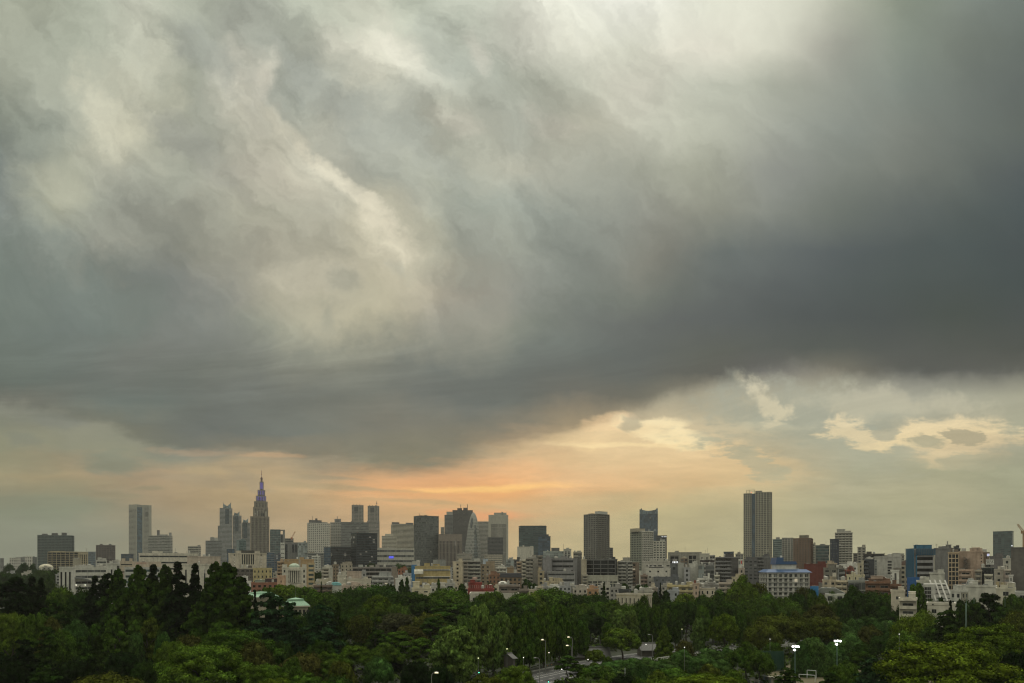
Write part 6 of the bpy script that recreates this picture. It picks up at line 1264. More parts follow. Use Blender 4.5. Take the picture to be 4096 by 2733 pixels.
def quads_mesh(name, pos, nrm, size, rng, aspect=1.0, vert=False, core=None, mat=None):
    """leaf-sized faces: centres, facing directions and sizes as arrays; CORE adds opaque inner balls, put in to block light through the crown"""
    n = len(pos)
    nrm = nrm / np.maximum(np.linalg.norm(nrm, axis=1, keepdims=True), 1e-6)
    ref = rng.normal(size=(n, 3))
    if vert: ref = np.tile([0, 0, 1.0], (n, 1)) + 0.12 * ref
    a = ref - (ref * nrm).sum(1, keepdims=True) * nrm; a /= np.maximum(np.linalg.norm(a, axis=1, keepdims=True), 1e-6)
    b = np.cross(nrm, a); s = size.reshape(-1, 1)
    a = a * s * aspect; b = b * s
    bend = nrm * s * 0.25
    V = np.stack([pos - a, pos - b * .8 + bend, pos + a, pos + b * .8 + bend], 1).reshape(-1, 3)
    Fq = np.arange(4 * n).reshape(-1, 4); nv = 4 * n
    cv, cf = core if core is not None else (np.zeros((0, 3)), np.zeros((0, 3), int))
    me = bpy.data.meshes.new(name); me.vertices.add(nv + len(cv)); me.vertices.foreach_set('co', np.concatenate([V, cv]).astype(np.float32).ravel())
    me.loops.add(4 * n + 3 * len(cf)); me.loops.foreach_set('vertex_index', np.concatenate([Fq.ravel(), (cf + nv).ravel()]).astype(np.int32))
    me.polygons.add(n + len(cf)); me.polygons.foreach_set('loop_start', np.concatenate([np.arange(n) * 4, 4 * n + np.arange(len(cf)) * 3]).astype(np.int32))
    me.update(calc_edges=True); me.materials.append(mat or LEAF); return me
import bmesh
_b = bmesh.new(); bmesh.ops.create_icosphere(_b, subdivisions=1, radius=1.0); _b.verts.ensure_lookup_table()
ICO_V = np.array([v.co[:] for v in _b.verts]); ICO_F = np.array([[v.index for v in f.verts] for f in _b.faces]); _b.free()
def cores(C, r, squash=1.0):  # unseen opaque balls added inside crowns to stop light passing through
    V = (ICO_V[None] * np.stack([r, r, r * squash], 1)[:, None, :] + C[:, None, :]).reshape(-1, 3)
    Fc = (ICO_F[None] + (np.arange(len(C)) * len(ICO_V))[:, None, None]).reshape(-1, 3); return V, Fc
def sph(rng, n):
    v = rng.normal(size=(n, 3)); return v / np.linalg.norm(v, axis=1, keepdims=True)

def lumpy(name, C, rad, ctr, rng, per=230, leaf=0.021, squash=1.0, up=0.06, core=0.7, keep=-0.35, jit=.42):
    P, Nn = [], []
    for c, r in zip(C, rad):
        d = sph(rng, per); o = c - ctr; o = o / max(np.linalg.norm(o), 1e-6)
        d = d[(d @ o > keep) & (d[:, 2] > -0.75)]
        rr = r * rng.uniform(.72, 1.12, (len(d), 1)); p = c + d * rr * np.array([1, 1, squash]); P.append(p); Nn.append(d + np.array([0, 0, up]) + jit * rng.normal(size=d.shape) * .6)
    P, Nn = np.concatenate(P), np.concatenate(Nn)
    return quads_mesh(name, P, Nn, leaf * rng.uniform(.6, 1.35, len(P)), rng, 1.15, core=cores(C, rad * core, squash) if core else None)

def dome(seed, n=66, cb=.22, rl=(.072, .128), flat=1.0, per=260, core=.66, leaf=.0175, drop=-.25):
    rng = np.random.default_rng(seed); i = np.arange(n) + .5; z = 1 - i / n * (1 - drop); ph = i * 2.39996 + rng.normal(size=n) * .25
    rxy = np.sqrt(np.maximum(1 - z * z, 0)); k = rng.uniform(.68, .92, n)
    w = 1 + .16 * np.sin(ph * 2 + seed) + .1 * np.sin(ph * 3 + 2 * seed)
    C = np.stack([.5 * rxy * np.cos(ph) * k * w, .5 * rxy * np.sin(ph) * k * w, cb + (1 - cb) * (.36 + .58 * z * k * (1 + .08 * rng.normal(size=n)))], 1)
    C = np.concatenate([C, rng.uniform(-.2, .2, (8, 3)) * [1, 1, .5] + [0, 0, cb + (1 - cb) * .5]]); rad = rng.uniform(*rl, len(C)); rad[-8:] = .2
    return lumpy('crown', C, rad, np.array([0, 0, cb + .25]), rng, per, leaf, flat, core=core)
def column(seed, cb=.12, p=.8, n=64, rl=(.10, .18), per=210, leaf=.024):
    rng = np.random.default_rng(seed); t = (np.arange(n) + .5) / n; ph = np.arange(n) * 2.39996 + rng.normal(size=n) * .3
    env = .5 * np.sin(np.pi * (.10 + .84 * t ** p)) ** .6; k = rng.uniform(.55, .85, n)
    C = np.stack([env * np.cos(ph) * k, env * np.sin(ph) * k, cb + (1 - cb) * (.03 + .90 * t)], 1)
    C = np.concatenate([C, np.stack([np.zeros(6), np.zeros(6), np.linspace(cb + .1, .8, 6)], 1)]); rad = rng.uniform(*rl, len(C)); rad[-6:] = .26
    return lumpy('crown', C, rad, np.array([0, 0, .45]), rng, per, leaf, .52, keep=-.5)
def conical(seed, n=110, cb=.06, pw=.92, rl=(.06, .12), per=140, leaf=.022, tip=.02):
    rng = np.random.default_rng(seed); t = ((np.arange(n) + .5) / n) ** 1.25; ph = np.arange(n) * 2.39996 + rng.normal(size=n) * .5
    env = .5 * (1 - t) ** pw + tip; k = rng.uniform(.62, .95, n)
    C = np.stack([env * np.cos(ph) * k, env * np.sin(ph) * k, cb + (1 - cb) * t * .97], 1); rad = rng.uniform(*rl, n) * (.10 + 1.15 * (1 - t))
    q = np.linspace(0, .93, 14); C2 = np.stack([0 * q, 0 * q, cb + (1 - cb) * q], 1)
    me = lumpy('crown', np.concatenate([C, C2]), np.concatenate([rad, (.26 * (1 - q) ** pw + .012)]), np.array([0, 0, .3]), rng, per, leaf, .42, keep=-.6, up=.1)
    return me
def cedar(seed, levels=12, cb=.10, pw=.95, droop=.10, spread=1.0, leaf=.024):
    rng = np.random.default_rng(seed); P, Nn = [], []
    for L in range(levels):
        t = (L + .5) / levels; z = cb + (1 - cb) * t ** 1.05; R_ = .5 * (1 - t) ** pw + .012; nb = int(9 - 4 * t)
        for b in range(nb):
            a = 2 * np.pi * (b + rng.uniform(-.3, .3)) / nb + L * 1.3; ln = R_ * rng.uniform(.5, 1.25); lift = rng.uniform(-.02, .05)
            m = int(70 + 330 * ln); s = rng.uniform(.15, 1, m) ** .7; w = .20 * ln * np.sin(np.pi * np.clip(s, .05, .97)) ** .7 + .012
            off = rng.normal(size=m) * w * .75; x = s * ln; zz = z + lift * np.sin(s * 2.2) - droop * ln * s ** 2 * 1.8 - np.abs(off) * .22 + rng.normal(size=m) * .006
            P.append(np.stack([x * np.cos(a) - off * np.sin(a), x * np.sin(a) + off * np.cos(a), zz], 1)); Nn.append(np.stack([.5 * np.cos(a) * s, .5 * np.sin(a) * s, np.ones(m)], 1) + .45 * rng.normal(size=(m, 3)))
    P, Nn = np.concatenate(P), np.concatenate(Nn); q = np.linspace(0, .95, 14)
    C = np.stack([0 * q, 0 * q, cb + (1 - cb) * q], 1)
    return quads_mesh('crown', P, Nn, leaf * rng.uniform(.6, 1.3, len(P)), rng, 1.5, core=cores(C, .15 * (1 - q) ** pw + .01, .6))
def pine(seed, pads=15, cb=.42, leaf=.020, per=420):
    rng = np.random.default_rng(seed); P, Nn, CC, RR = [], [], [], []
    for i in range(pads):
        t = i / (pads - 1); a = i * 2.4 + rng.uniform(-.4, .4); R_ = .40 * (1 - .75 * t ** 1.6) * rng.uniform(.55, 1.05); c = np.array([R_ * np.cos(a), R_ * np.sin(a), cb + (1 - cb) * (.05 + .86 * t)]); r = rng.uniform(.10, .17) * (1.1 - .3 * t)
        d = sph(rng, per); d = d[d[:, 2] > -.35]; P.append(c + d * r * np.array([1.15, 1.15, .42]) * rng.uniform(.6, 1.15, (len(d), 1))); Nn.append(d + [0, 0, .4] + .35 * rng.normal(size=d.shape)); CC.append(c); RR.append(r * .8)
    P, Nn = np.concatenate(P), np.concatenate(Nn)
    return quads_mesh('crown', P, Nn, leaf * rng.uniform(.6, 1.3, len(P)), rng, 1.6, core=cores(np.array(CC), np.array(RR), .34))
def drape(seed, n=26, leaf=.022, strands=0, rl=(.15, .24), per=420):
    rng = np.random.default_rng(seed); i = np.arange(n) + .5; z = 1 - i / n; ph = i * 2.39996 + rng.normal(size=n) * .3; rxy = np.sqrt(1 - z * z)
    C = np.stack([.40 * rxy * np.cos(ph), .40 * rxy * np.sin(ph), .12 + .70 * z * rng.uniform(.75, 1.08, n)], 1); rad = rng.uniform(*rl, n); P, Nn = [], []
    for c, r in zip(C, rad):
        d = sph(rng, per); d = d[d[:, 2] > -.3]; P.append(c + d * r * [1, 1, .85] * rng.uniform(.88, 1.05, (len(d), 1))); Nn.append(d + .3 * rng.normal(size=d.shape))
        m = per // 2; a = rng.uniform(0, 2 * np.pi, m); zz = rng.uniform(0, 1, m); pz = c[2] * zz; rr = r * (.92 + .1 * rng.normal(size=m) * .4)
        P.append(np.stack([c[0] + rr * np.cos(a), c[1] + rr * np.sin(a), pz], 1)); Nn.append(np.stack([np.cos(a), np.sin(a), .1 + 0 * a], 1) + .3 * rng.normal(size=(m, 3)))
    P, Nn = np.concatenate(P), np.concatenate(Nn); q = np.concatenate([C * [1, 1, f] for f in (1, .66, .33, .05)])
    return quads_mesh('crown', P, Nn, leaf * rng.uniform(.6, 1.3, len(P)), rng, 1.5 if strands else 1.1, vert=bool(strands), core=cores(q, np.tile(rad * .88, 4), .9))
def sparse(seed):
    return dome(seed, n=46, cb=.25, rl=(.07, .13), per=110, core=0, leaf=.02, drop=-.1)
def fan(seed):                                                   # feathery upright sprays
    rng = np.random.default_rng(seed); n = 9000; s = rng.uniform(.1, 1, n) ** .6; a = rng.uniform(0, 2 * np.pi, n); th = np.abs(rng.normal(size=n)) * .42; th = np.minimum(th, .95)
    P = np.stack([s * .58 * np.sin(th) * np.cos(a), s * .58 * np.sin(th) * np.sin(a), s * (.55 + .45 * np.cos(th))], 1)
    q = np.linspace(.15, .7, 6); C = np.stack([0 * q, 0 * q, q], 1)
    return quads_mesh('crown', P, sph(rng, n) + [0, 0, .2], .020 * rng.uniform(.5, 1.2, n), rng, 2.2, core=cores(C, .12 + .22 * q, .8))

def trunk_mesh(seed, h, r, bend=.05, limbs=4, straight=False):
    rng = random.Random(seed); mb = MB(); pts = [Vector((0, 0, 0))]; k = 6
    for i in range(1, k + 1):
        pts.append(Vector((0 if straight else bend * math.sin(i * 1.1 + seed) * i / k, 0 if straight else bend * math.cos(i * .9 + seed) * i / k, h * i / k)))
    mb.tube(pts, [r * (1.25 - .75 * i / k) for i in range(k + 1)], 7)
    for i in range(limbs):
        a = 2 * math.pi * i / max(limbs, 1) + seed; p = pts[3 + i % 3]; q = p + Vector((.22 * math.cos(a), .22 * math.sin(a), .16)); m_ = (p + q) / 2 + Vector((0, 0, .03))
        mb.tube([p, m_, q], [r * .55, r * .4, r * .2], 5)
    return mb.data('trunk', BARK)
SPEC = {
    'D': ([dome(1), dome(2, n=58, rl=(.09, .15)), dome(3, n=44, rl=(.12, .19)), dome(4, n=64, rl=(.08, .14), flat=.85)], lambda i: trunk_mesh(i, .55, .022)),
    'Z': ([dome(11, n=84, cb=.28, rl=(.075, .13), flat=.62, per=330, leaf=.0105, core=.6), dome(12, n=92, cb=.30, rl=(.07, .12), flat=.58, per=320, leaf=.0105, core=.6)], lambda i: trunk_mesh(20 + i, .6, .022, .07, 5)),
    'P': ([column(21), column(22, n=50), column(23, p=.7), column(24, p=.95, rl=(.11, .17))], lambda i: trunk_mesh(40 + i, .7, .02, .02, 3)),
    'R': ([conical(31), conical(32, n=100, pw=.8)], lambda i: trunk_mesh(60 + i, .9, .02, 0, 0, True)),
    'C': ([cedar(41), cedar(42, levels=10, spread=1.2, pw=.8), cedar(43, levels=14, pw=1.1)], lambda i: trunk_mesh(70 + i, .93, .02, 0, 0, True)),
    'L': ([cedar(45, levels=9, cb=.16, pw=.45, droop=.06, leaf=.02), cedar(46, levels=10, cb=.12, pw=.5, droop=.08, leaf=.02)], lambda i: trunk_mesh(75 + i, .93, .022, 0, 0, True)),
    'N': ([pine(51), pine(52, pads=12, cb=.5), pine(53, pads=20, cb=.25)], lambda i: trunk_mesh(80 + i, .8, .016, .11, 6)),
    'K': ([drape(61), drape(62, n=20, rl=(.17, .27))], lambda i: trunk_mesh(90 + i, .5, .02)),
    'W': ([drape(66, n=30, strands=1, rl=(.13, .2))], lambda i: trunk_mesh(95 + i, .5, .02)),
    'Y': ([conical(71, n=70, cb=.03, pw=.55, rl=(.11, .17), per=170, leaf=.026, tip=.03)], lambda i: trunk_mesh(97 + i, .8, .02, 0, 0, True)),
    'S': ([sparse(81)], lambda i: trunk_mesh(99 + i, .75, .018, .05, 7)),
    'B': ([dome(91, n=30, cb=-.1, rl=(.15, .22), per=240, leaf=.03, drop=0.0)], lambda i: trunk_mesh(101 + i, .3, .03)),
    'F': ([fan(95)], lambda i: trunk_mesh(103 + i, .4, .02)),
}
SPEC = {k: (v[0], [v[1](i) for i in range(len(v[0]))]) for k, v in SPEC.items()}
KIND = {'D': ('broadleaf_tree', 'tree'), 'Z': ('broadleaf_tree', 'tree'), 'P': ('plane_tree', 'tree'), 'R': ('redwood_tree', 'tree'), 'C': ('cedar_tree', 'tree'), 'L': ('cedar_tree', 'tree'), 'N': ('pine_tree', 'tree'), 'K': ('vine_covered_tree', 'tree'), 'W': ('weeping_tree', 'tree'), 'Y': ('cypress_tree', 'tree'), 'S': ('thin_crowned_tree', 'tree'), 'B': ('shrub', 'shrub'), 'F': ('feathery_shrub', 'shrub')}
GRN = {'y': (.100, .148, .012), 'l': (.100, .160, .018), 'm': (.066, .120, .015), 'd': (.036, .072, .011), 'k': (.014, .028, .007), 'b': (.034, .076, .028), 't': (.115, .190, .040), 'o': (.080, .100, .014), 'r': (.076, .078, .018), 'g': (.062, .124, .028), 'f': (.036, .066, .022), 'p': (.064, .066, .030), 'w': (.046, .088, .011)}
trng = random.Random(11)
def tree(kind, cx, yt, w, D, col, label, group=None, hmin=3.0):
    h = max(CAMH - (yt - HOR) / F * D, hmin); wd = w / F * D * 1.06 * (2.3 if kind in 'RC' and yt < 2330 and D < 300 else 1.3 if kind in 'CY' else 1.0)
    nm, cat = KIND[kind]; crowns, trunks = SPEC[kind]; i = trng.randrange(len(crowns))
    root = empty(nm, (ground_x(cx, D), D, 0), trng.uniform(0, 6.28)); tag(root, label, cat, group)
    c = inst('crown', crowns[i], root, (0, 0, 0), 0, (wd, wd, h)); g = GRN[col]; v = 0.66 * trng.uniform(.86, 1.14); c.color = (g[0] * v * trng.uniform(.92, 1.08), g[1] * v, g[2] * v, 1)
    inst('trunk', trunks[i], root, (0, 0, 0), 0, (wd * .75 + h * .25, wd * .75 + h * .25, h)); return root
TREES = """
D 40 2262 70 720 f|round tree in the far hazy wood, nearest the southern frame edge
D 92 2258 60 740 f|lighter round tree standing highest in the far hazy wood
D 128 2262 60 720 f|round tree of the far wood just under the white dome
D 170 2276 70 690 d|dark round tree of the far wood left of the white complex
D 212 2274 60 700 d|dark round tree of the far wood touching the white slab
C 196 2302 40 600 d|small conifer in front of the far hazy wood
D 20 2285 80 620 d|dark low tree of the far wood at the very frame edge
D 70 2290 90 610 f|broad hazy tree in the front row of the far wood
D 130 2294 90 600 f|broad hazy tree below the white dome, front row of the far wood
D 176 2318 80 520 d|dark hazy tree between the far wood and the twin cedar peaks
D 30 2322 70 500 d|dark hazy tree behind the leftmost cedar
C 62 2303 150 262 k|big blackish cedar at the southern end, broad and level branched
C 128 2314 90 258 k|second blackish cedar peak, right of the broad southern one
C 164 2318 70 254 k|third and smallest blackish cedar peak of the southern group
L 60 2370 210 235 k|wide cedar with thin lit branch tips under the southern peaks
L 215 2400 190 232 d|layered cedar with green tipped plates left of the tall conifers
D 245 2342 120 300 m|broad dark green crown between the southern cedars and the leaning cedar
D 330 2350 110 292 d|dark crown in front of the white arched complex
C 425 2288 90 268 k|leaning black cedar with spiky shoots before the white complex
C 380 2312 80 264 k|lower black spiky cedar left of the leaning one
R 470 2272 100 256 w|first lumpy redwood cone from the south, slender
R 556 2256 120 250 w|second lumpy redwood cone, before the red lettered hall
C 612 2268 100 254 k|black cedar squeezed between the second and third redwoods
R 662 2254 120 248 w|third lumpy redwood cone, before the cream hall
C 712 2258 110 246 k|tall black cedar right of the third redwood
C 780 2264 90 250 k|black cedar with a thin needle tip standing by the slitted hall
R 862 2242 130 240 w|left and taller peak of the big paired redwoods
R 908 2245 170 238 w|right peak of the big paired redwoods, full and wide
C 968 2318 130 242 k|black cedar shoulder right of the paired redwoods
C 1020 2368 60 232 k|narrow black cedar stump like column before the green copper roofs
L 1085 2372 260 226 b|blue green cedar with wide drooping plates before the copper roofs
L 1160 2410 150 222 b|smaller blue green cedar with long arms beside the copper pavilion
L 1290 2420 240 224 b|rugged blue green cedar right of the copper pavilion
C 1352 2415 90 226 d|dark upright shoots above the rugged blue green cedar
D 1130 2332 190 345 l|bright hill of leaves behind the copper roofs, highest part
D 1210 2342 150 340 m|green hill of leaves behind the copper roofs, middle part
D 1275 2362 150 332 m|lower right part of the green hill behind the copper roofs
D 1060 2345 110 338 m|left flank of the green hill behind the copper roofs
C 1285 2330 26 420 d|little dark conifer in front of the brown balconied block
D 1345 2362 120 350 d|dark round crown right of the green hill
D 1400 2348 70 430 d|dark clump by the pinkish low house strip
D 1495 2338 180 380 d|big dark dome below the grey bay balconied block
D 1440 2352 120 372 d|dark dome at the left foot of the big dark dome
D 1625 2362 190 362 d|very dark dome below the dark twin conifers
Y 1607 2315 46 420 d|left one of the dark twin conifers beside the mustard theatre
Y 1628 2303 30 425 d|right and slimmer one of the dark twin conifers
D 1560 2330 70 400 d|dark tuft left of the dark twin conifers
D 1506 2388 150 330 y|yellow green dome glowing in front of the big dark dome
D 1595 2412 110 326 m|dull green dome right of the yellow green glowing dome
D 1785 2352 190 372 m|large smooth dome left of the red building
Y 1754 2312 26 440 m|slim cypress standing before the mustard theatre
Y 1848 2332 70 410 m|cone shaped tree touching the red building
D 1970 2362 130 385 m|round dome in front of the taupe balconied block
D 2085 2372 150 372 m|round dome in front of the long white base building
D 1905 2398 120 356 d|dark low dome under the red building
D 2045 2402 120 350 d|dark teal dome between the two round ones at the white base
D 1420 2428 120 300 d|dull dome left of the feathery shrub
F 1440 2462 120 275 o|feathery olive shrub fanning out beside the cedars
D 1380 2452 110 282 d|dark crown behind the feathery olive shrub
D 1600 2450 190 290 p|wide mauve brown crown in the middle of the park
D 1705 2452 150 288 o|olive brown crown right of the mauve one
N 1800 2412 240 305 d|dark full pine above the plane tree row
N 1735 2462 150 280 d|dark pine hugging the dark full pine
D 1645 2500 130 268 r|red brown topped crown before the mauve one
N 1590 2520 170 238 m|pine with a long bent bare trunk
N 1690 2548 130 232 m|smaller pine with a crooked thin trunk
N 1510 2520 110 242 d|dark pine leaning left of the bent one
Z 1420 2572 150 212 l|light rounded crown at the left of the bent pine
D 1515 2628 110 190 g|vivid green ball shaped tree in the lower middle
P 1818 2502 185 198 t|big pale tipped plane tree, lowest of the plane row
P 1857 2468 80 214 t|pale tipped plane tree top behind the lowest one
P 1918 2416 120 221 t|tallest pale tipped plane tree at the head of the row
P 1972 2462 78 224 t|slim plane tree right of the tallest one
P 2008 2448 88 227 t|pale tipped plane tree before the dark teal dome
P 2066 2464 88 230 m|dark sided plane tree left of the row's second rise
P 2118 2446 92 234 m|plane tree between the dark sided and the twin topped ones
P 2174 2424 90 239 m|plane tree with a twin top over a lit lamp
P 2237 2416 96 250 m|highest plane tree of the second rise
P 2278 2468 76 255 m|lower plane tree at the right of the second rise
P 2331 2480 56 262 m|slim plane tree with a bare dark stem, last of the second rise
P 2433 2488 60 290 m|small plane tree behind the great round tree
P 2474 2438 66 300 t|left plane tree of the pair above the great round tree
P 2522 2438 66 300 t|right plane tree of the pair above the great round tree
D 2490 2510 150 262 l|great round tree by the guard rail
D 2217 2350 200 385 m|big dome in front of the grey houses, middle of the picture
D 2130 2370 120 378 l|lighter flank left of the big middle dome
D 2310 2378 110 382 d|dark crown right of the big middle dome
D 2372 2374 130 386 d|dark crown under the lone cone tree
C 2416 2332 46 430 d|lone dark cone tree among the low houses
D 2325 2410 110 338 m|first hump of the clipped looking green ridge
D 2385 2404 110 340 m|second hump of the clipped looking green ridge
D 2448 2406 110 342 m|third hump of the clipped looking green ridge
D 2505 2414 100 340 m|fourth and last hump of the clipped looking green ridge
D 2360 2445 110 318 d|dark hollow crowns behind the slim plane tree
D 2412 2470 70 312 d|blackish crown between the plane groups
P 2577 2434 56 305 m|plane tree left of the dark tall one
P 2622 2422 58 306 m|dark tall plane tree of the right row
P 2667 2436 54 304 m|plane tree right of the dark tall one
P 2702 2440 60 302 d|shadowy plane tree in the right row
D 2745 2402 100 322 d|dark broad crown behind the right plane row
P 2813 2424 66 308 m|plane tree behind the thin column tree
P 2852 2406 70 318 d|dark plane tree over the yellow green dome
D 2905 2402 120 325 d|wide dark crown right of the dark plane tree
Y 2622 2362 52 400 d|left cone of the dark cone pair below the yellow cream hall
Y 2664 2358 54 402 d|right cone of the dark cone pair below the yellow cream hall
C 2642 2335 34 430 k|tall dark spire behind the dark cone pair
S 2575 2374 50 335 m|thin see through tree before the yellow cream hall
D 2560 2408 110 345 d|dark low crown below the yellow cream hall
D 2735 2370 110 395 l|round light crown in front of the yellow apartments
D 2680 2402 100 350 d|dark flat crown under the dark cone pair
D 2810 2376 70 398 m|crown below the pinkish tall house
D 2875 2366 110 396 m|leafy crown below the pinkish balconied apartments
C 2797 2368 30 380 d|dark spiky top between two crowns below the pinkish house
D 2895 2450 125 268 y|large yellow green dome beside the thin column tree
P 2794 2474 56 276 t|thin column tree left of the yellow green dome
Y 2658 2502 58 262 l|light green poplar like cone by the curved lamp
B 2738 2562 70 246 r|reddish spreading bush under the right plane row
P 2960 2444 50 300 m|small plane tree right of the yellow green dome
P 2988 2450 46 302 m|neighbouring small plane tree by the olive crowns
D 2968 2308 125 385 l|tall bright tree rising before the blue roofed hotel
S 3026 2326 110 392 o|thin yellowish crown letting the hotel show through
D 3020 2386 110 350 m|green crown under the thin yellowish one
D 3068 2370 90 358 m|green crown at the left foot of the hotel
D 2975 2395 90 352 m|green crown below the tall bright tree
Y 3022 2420 60 330 m|pointed green tree in the middle of the right wood
P 3005 2440 60 318 m|oval crown left of the olive dome
P 3062 2430 60 320 m|oval crown above the olive dome
D 3130 2385 90 362 m|crown in front of the hotel's middle
S 3206 2342 70 372 r|half bare tree with pale limbs before the hotel's right end
D 3192 2368 90 366 d|dark crown below the half bare tree
D 3244 2350 60 395 d|dark teal crown at the hotel's right corner
D 3168 2405 90 345 m|crown with light leaves above the long olive dome
D 3245 2382 70 366 m|crown below the bright blue sheet
D 3288 2382 60 362 l|loose light crown left of the school railing
S 3332 2358 40 372 m|slim loose tree before the school railing
D 3345 2395 60 350 m|small crown under the slim loose tree
D 3418 2352 110 345 d|left one of the two big dark trees before the brick terraces
D 3484 2364 130 342 d|right one of the two big dark trees before the brick terraces
P 3376 2395 60 338 d|dark crown hugging the left big dark tree
D 3116 2455 190 275 o|long olive dome left of the floodlight
D 3186 2452 110 278 o|second olive dome touching the long one
D 3050 2494 120 262 o|olive dome in front of the small plane trees
D 3275 2422 140 305 r|brownish crown above the right floodlight
D 3282 2462 140 280 o|dark olive crown between the two floodlights
K 3416 2464 90 300 g|vine draped hump left of the paired vine humps
K 3492 2466 86 302 g|vine draped hump under the right big dark tree
K 3556 2474 80 300 g|pale vine draped hump at the right of the row
K 3370 2488 120 280 g|long vine draped slope by the right floodlight
W 3250 2545 130 225 g|weeping vine curtain between the floodlights
W 3205 2560 70 222 g|small weeping vine curtain behind the left floodlight
K 3330 2560 110 238 g|vine covered shoulder right of the weeping curtain
K 3400 2530 110 250 g|vine covered slope behind the right floodlight pole
D 3480 2500 90 262 r|rusty loose tree below the vine humps
D 3530 2540 90 245 d|dark gap filling tree right of the rusty one
K 3090 2560 80 240 m|vine heap beside the green fence screen
D 3040 2600 120 205 m|dark green crown left of the green fence screen
D 3558 2370 100 360 m|green crown under the brick wing
D 3625 2398 70 335 d|dark loose crown before the white stepped house
P 3668 2332 74 315 m|tall clipped round topped tree before the white stepped house
B 3728 2400 60 300 d|dark bush before the low cream building
Y 3764 2384 50 280 d|first small conifer before the low cream building
C 3802 2408 60 250 k|black small conifer in the middle before the low cream building
Y 3840 2394 60 280 d|third small conifer, green and full, before the low cream building
D 3895 2395 90 300 d|hazy crown behind the green netting posts
N 3955 2372 140 268 k|black bushy pine at the right end of the park
N 3905 2410 90 262 d|dark pine left of the black bushy pine
D 4046 2370 80 312 m|green crown near the right frame edge above the pines
D 4085 2384 70 300 m|outermost crown at the right frame edge
N 4010 2425 120 255 d|dark pine under the right edge crowns
D 4070 2440 120 245 o|brownish olive tree at the right frame edge
D 3640 2462 120 255 y|bright yellow green tree left of the level branched cedar
D 3692 2440 100 262 l|light tree behind the bright yellow green one
K 3585 2480 80 268 g|vine heap left of the bright yellow green tree
L 3791 2442 220 228 d|level branched cedar in the right wood
D 3735 2500 120 232 d|dark crown at the left foot of the level branched cedar
D 3625 2525 140 225 m|dull crown before the bright yellow green tree
Z 3950 2486 300 192 y|great yellow green hill of leaves at the right
Z 3790 2548 440 150 y|great yellow green mound nearest the viewer at the right
L 3560 2608 190 158 b|blue green cedar at the lower edge left of the nearest mound
D 4075 2600 140 165 k|black shadowed tree at the right frame edge
D 4070 2690 160 140 d|dark crown at the bottom right corner
N 3448 2602 170 192 d|pine topped slope below the right floodlight
L 3480 2632 180 172 b|cedar spreading at the bottom right of the playing field
L 3320 2686 170 165 d|feathery cedar before the goal frames
L 3150 2672 150 172 d|low feathery cedar left of the goal frames
D 3385 2650 120 180 m|bushy crown between the two lower cedars
Z 50 2432 130 212 l|light round crown at the bottom left edge
D 140 2446 100 210 m|dull green crown right of the light round one at bottom left
D 215 2482 100 205 r|brownish crown below the layered cedar
D 300 2474 100 206 g|fresh green tree in the lower left wood
D 250 2520 120 198 m|green crown in front of the brownish one
N 460 2474 120 205 m|pine with an open top in the lower left wood
N 598 2472 110 205 o|yellowish topped pine with a long bare trunk
P 545 2525 60 200 g|slim leafy tree between the two pines
P 652 2532 66 198 g|leafy blue green tree right of the bare trunk pine
L 190 2508 150 195 d|dark conifer with lit branch ends in the lower left
L 95 2560 200 182 k|blackish layered conifer at the left edge
L 330 2550 130 190 d|sprays of conifer hanging in the dark lower left
C 392 2540 90 192 d|dark leafy spire left of the open pine
L 180 2660 180 165 d|conifer with one bright long branch at the bottom left
D 40 2640 120 168 k|black crown filling the bottom left corner
D 300 2640 120 172 k|black hollow crown in the bottom left
D 500 2600 140 182 k|black hollow crown under the two pines
D 590 2640 110 172 d|dark crown below the bare pine trunk
D 420 2690 270 155 o|long olive brown mound along the bottom edge
Z 690 2552 130 190 l|light branch tiers left of the great light mound
Z 805 2560 330 160 l|great light green mound at the lower left centre
Z 940 2500 280 188 m|broad green dome behind the great light mound
D 765 2532 130 196 r|brown topped crown behind the great light mound
D 1010 2560 150 184 r|brown flecked crown within the broad green dome
Z 1060 2642 170 160 l|light crown right of the great light mound
D 1165 2638 120 165 m|dense green crown with tiny leaves at lower centre left
D 1205 2612 180 178 r|wide brown green crown at lower centre left
Z 1310 2600 150 182 l|light leafy crown before the rugged cedar
D 1275 2560 130 198 d|dark crown under the rugged cedar
D 1120 2560 120 200 d|dark crown under the blue green plates
Z 1230 2690 200 150 m|green crown at the bottom edge, left of the bright ball tree
D 1370 2640 110 176 o|olive crown left of the vivid green ball tree
Z 1090 2700 160 146 y|yellow green leaf tiers at the bottom edge
D 1350 2700 150 150 d|dark crown at the bottom edge below the vivid ball
Z 2060 2650 150 168 l|round tree at the bottom edge left of the road
Z 1950 2692 180 152 o|olive flat crown at the bottom edge left of the road
D 1760 2660 110 175 k|black shade tree behind the lit street lamp
D 1660 2640 120 178 k|black shade tree under the crooked pine
N 2272 2622 120 214 d|dark stemmed pine standing between the two carriageways
D 2378 2596 80 240 l|small light tree on the verge by the guard rail
B 2430 2628 44 232 m|round clipped bush at the guard rail
B 2378 2650 40 225 l|loose light bush on the verge
B 2340 2672 60 212 m|low bush on the grass strip
B 2420 2664 60 212 m|round bush on the grass slope
B 2440 2690 60 200 m|round bush lower on the grass slope
B 2320 2712 70 190 m|bush at the bottom edge by the road
B 2240 2722 60 186 d|dark bush at the bottom edge by the traffic light
K 2470 2638 130 228 g|vine covered bank between the clipped bush and the curved lamp
K 2400 2656 110 221 g|vine covered bank below the guard rail
K 2540 2634 120 233 m|vine covered bank hiding the road under the curved lamp
B 2330 2668 70 226 d|dark roadside bush right of the dark stemmed pine
D 1248 2428 80 244 b|dark tuft hiding the corner of the copper pavilion
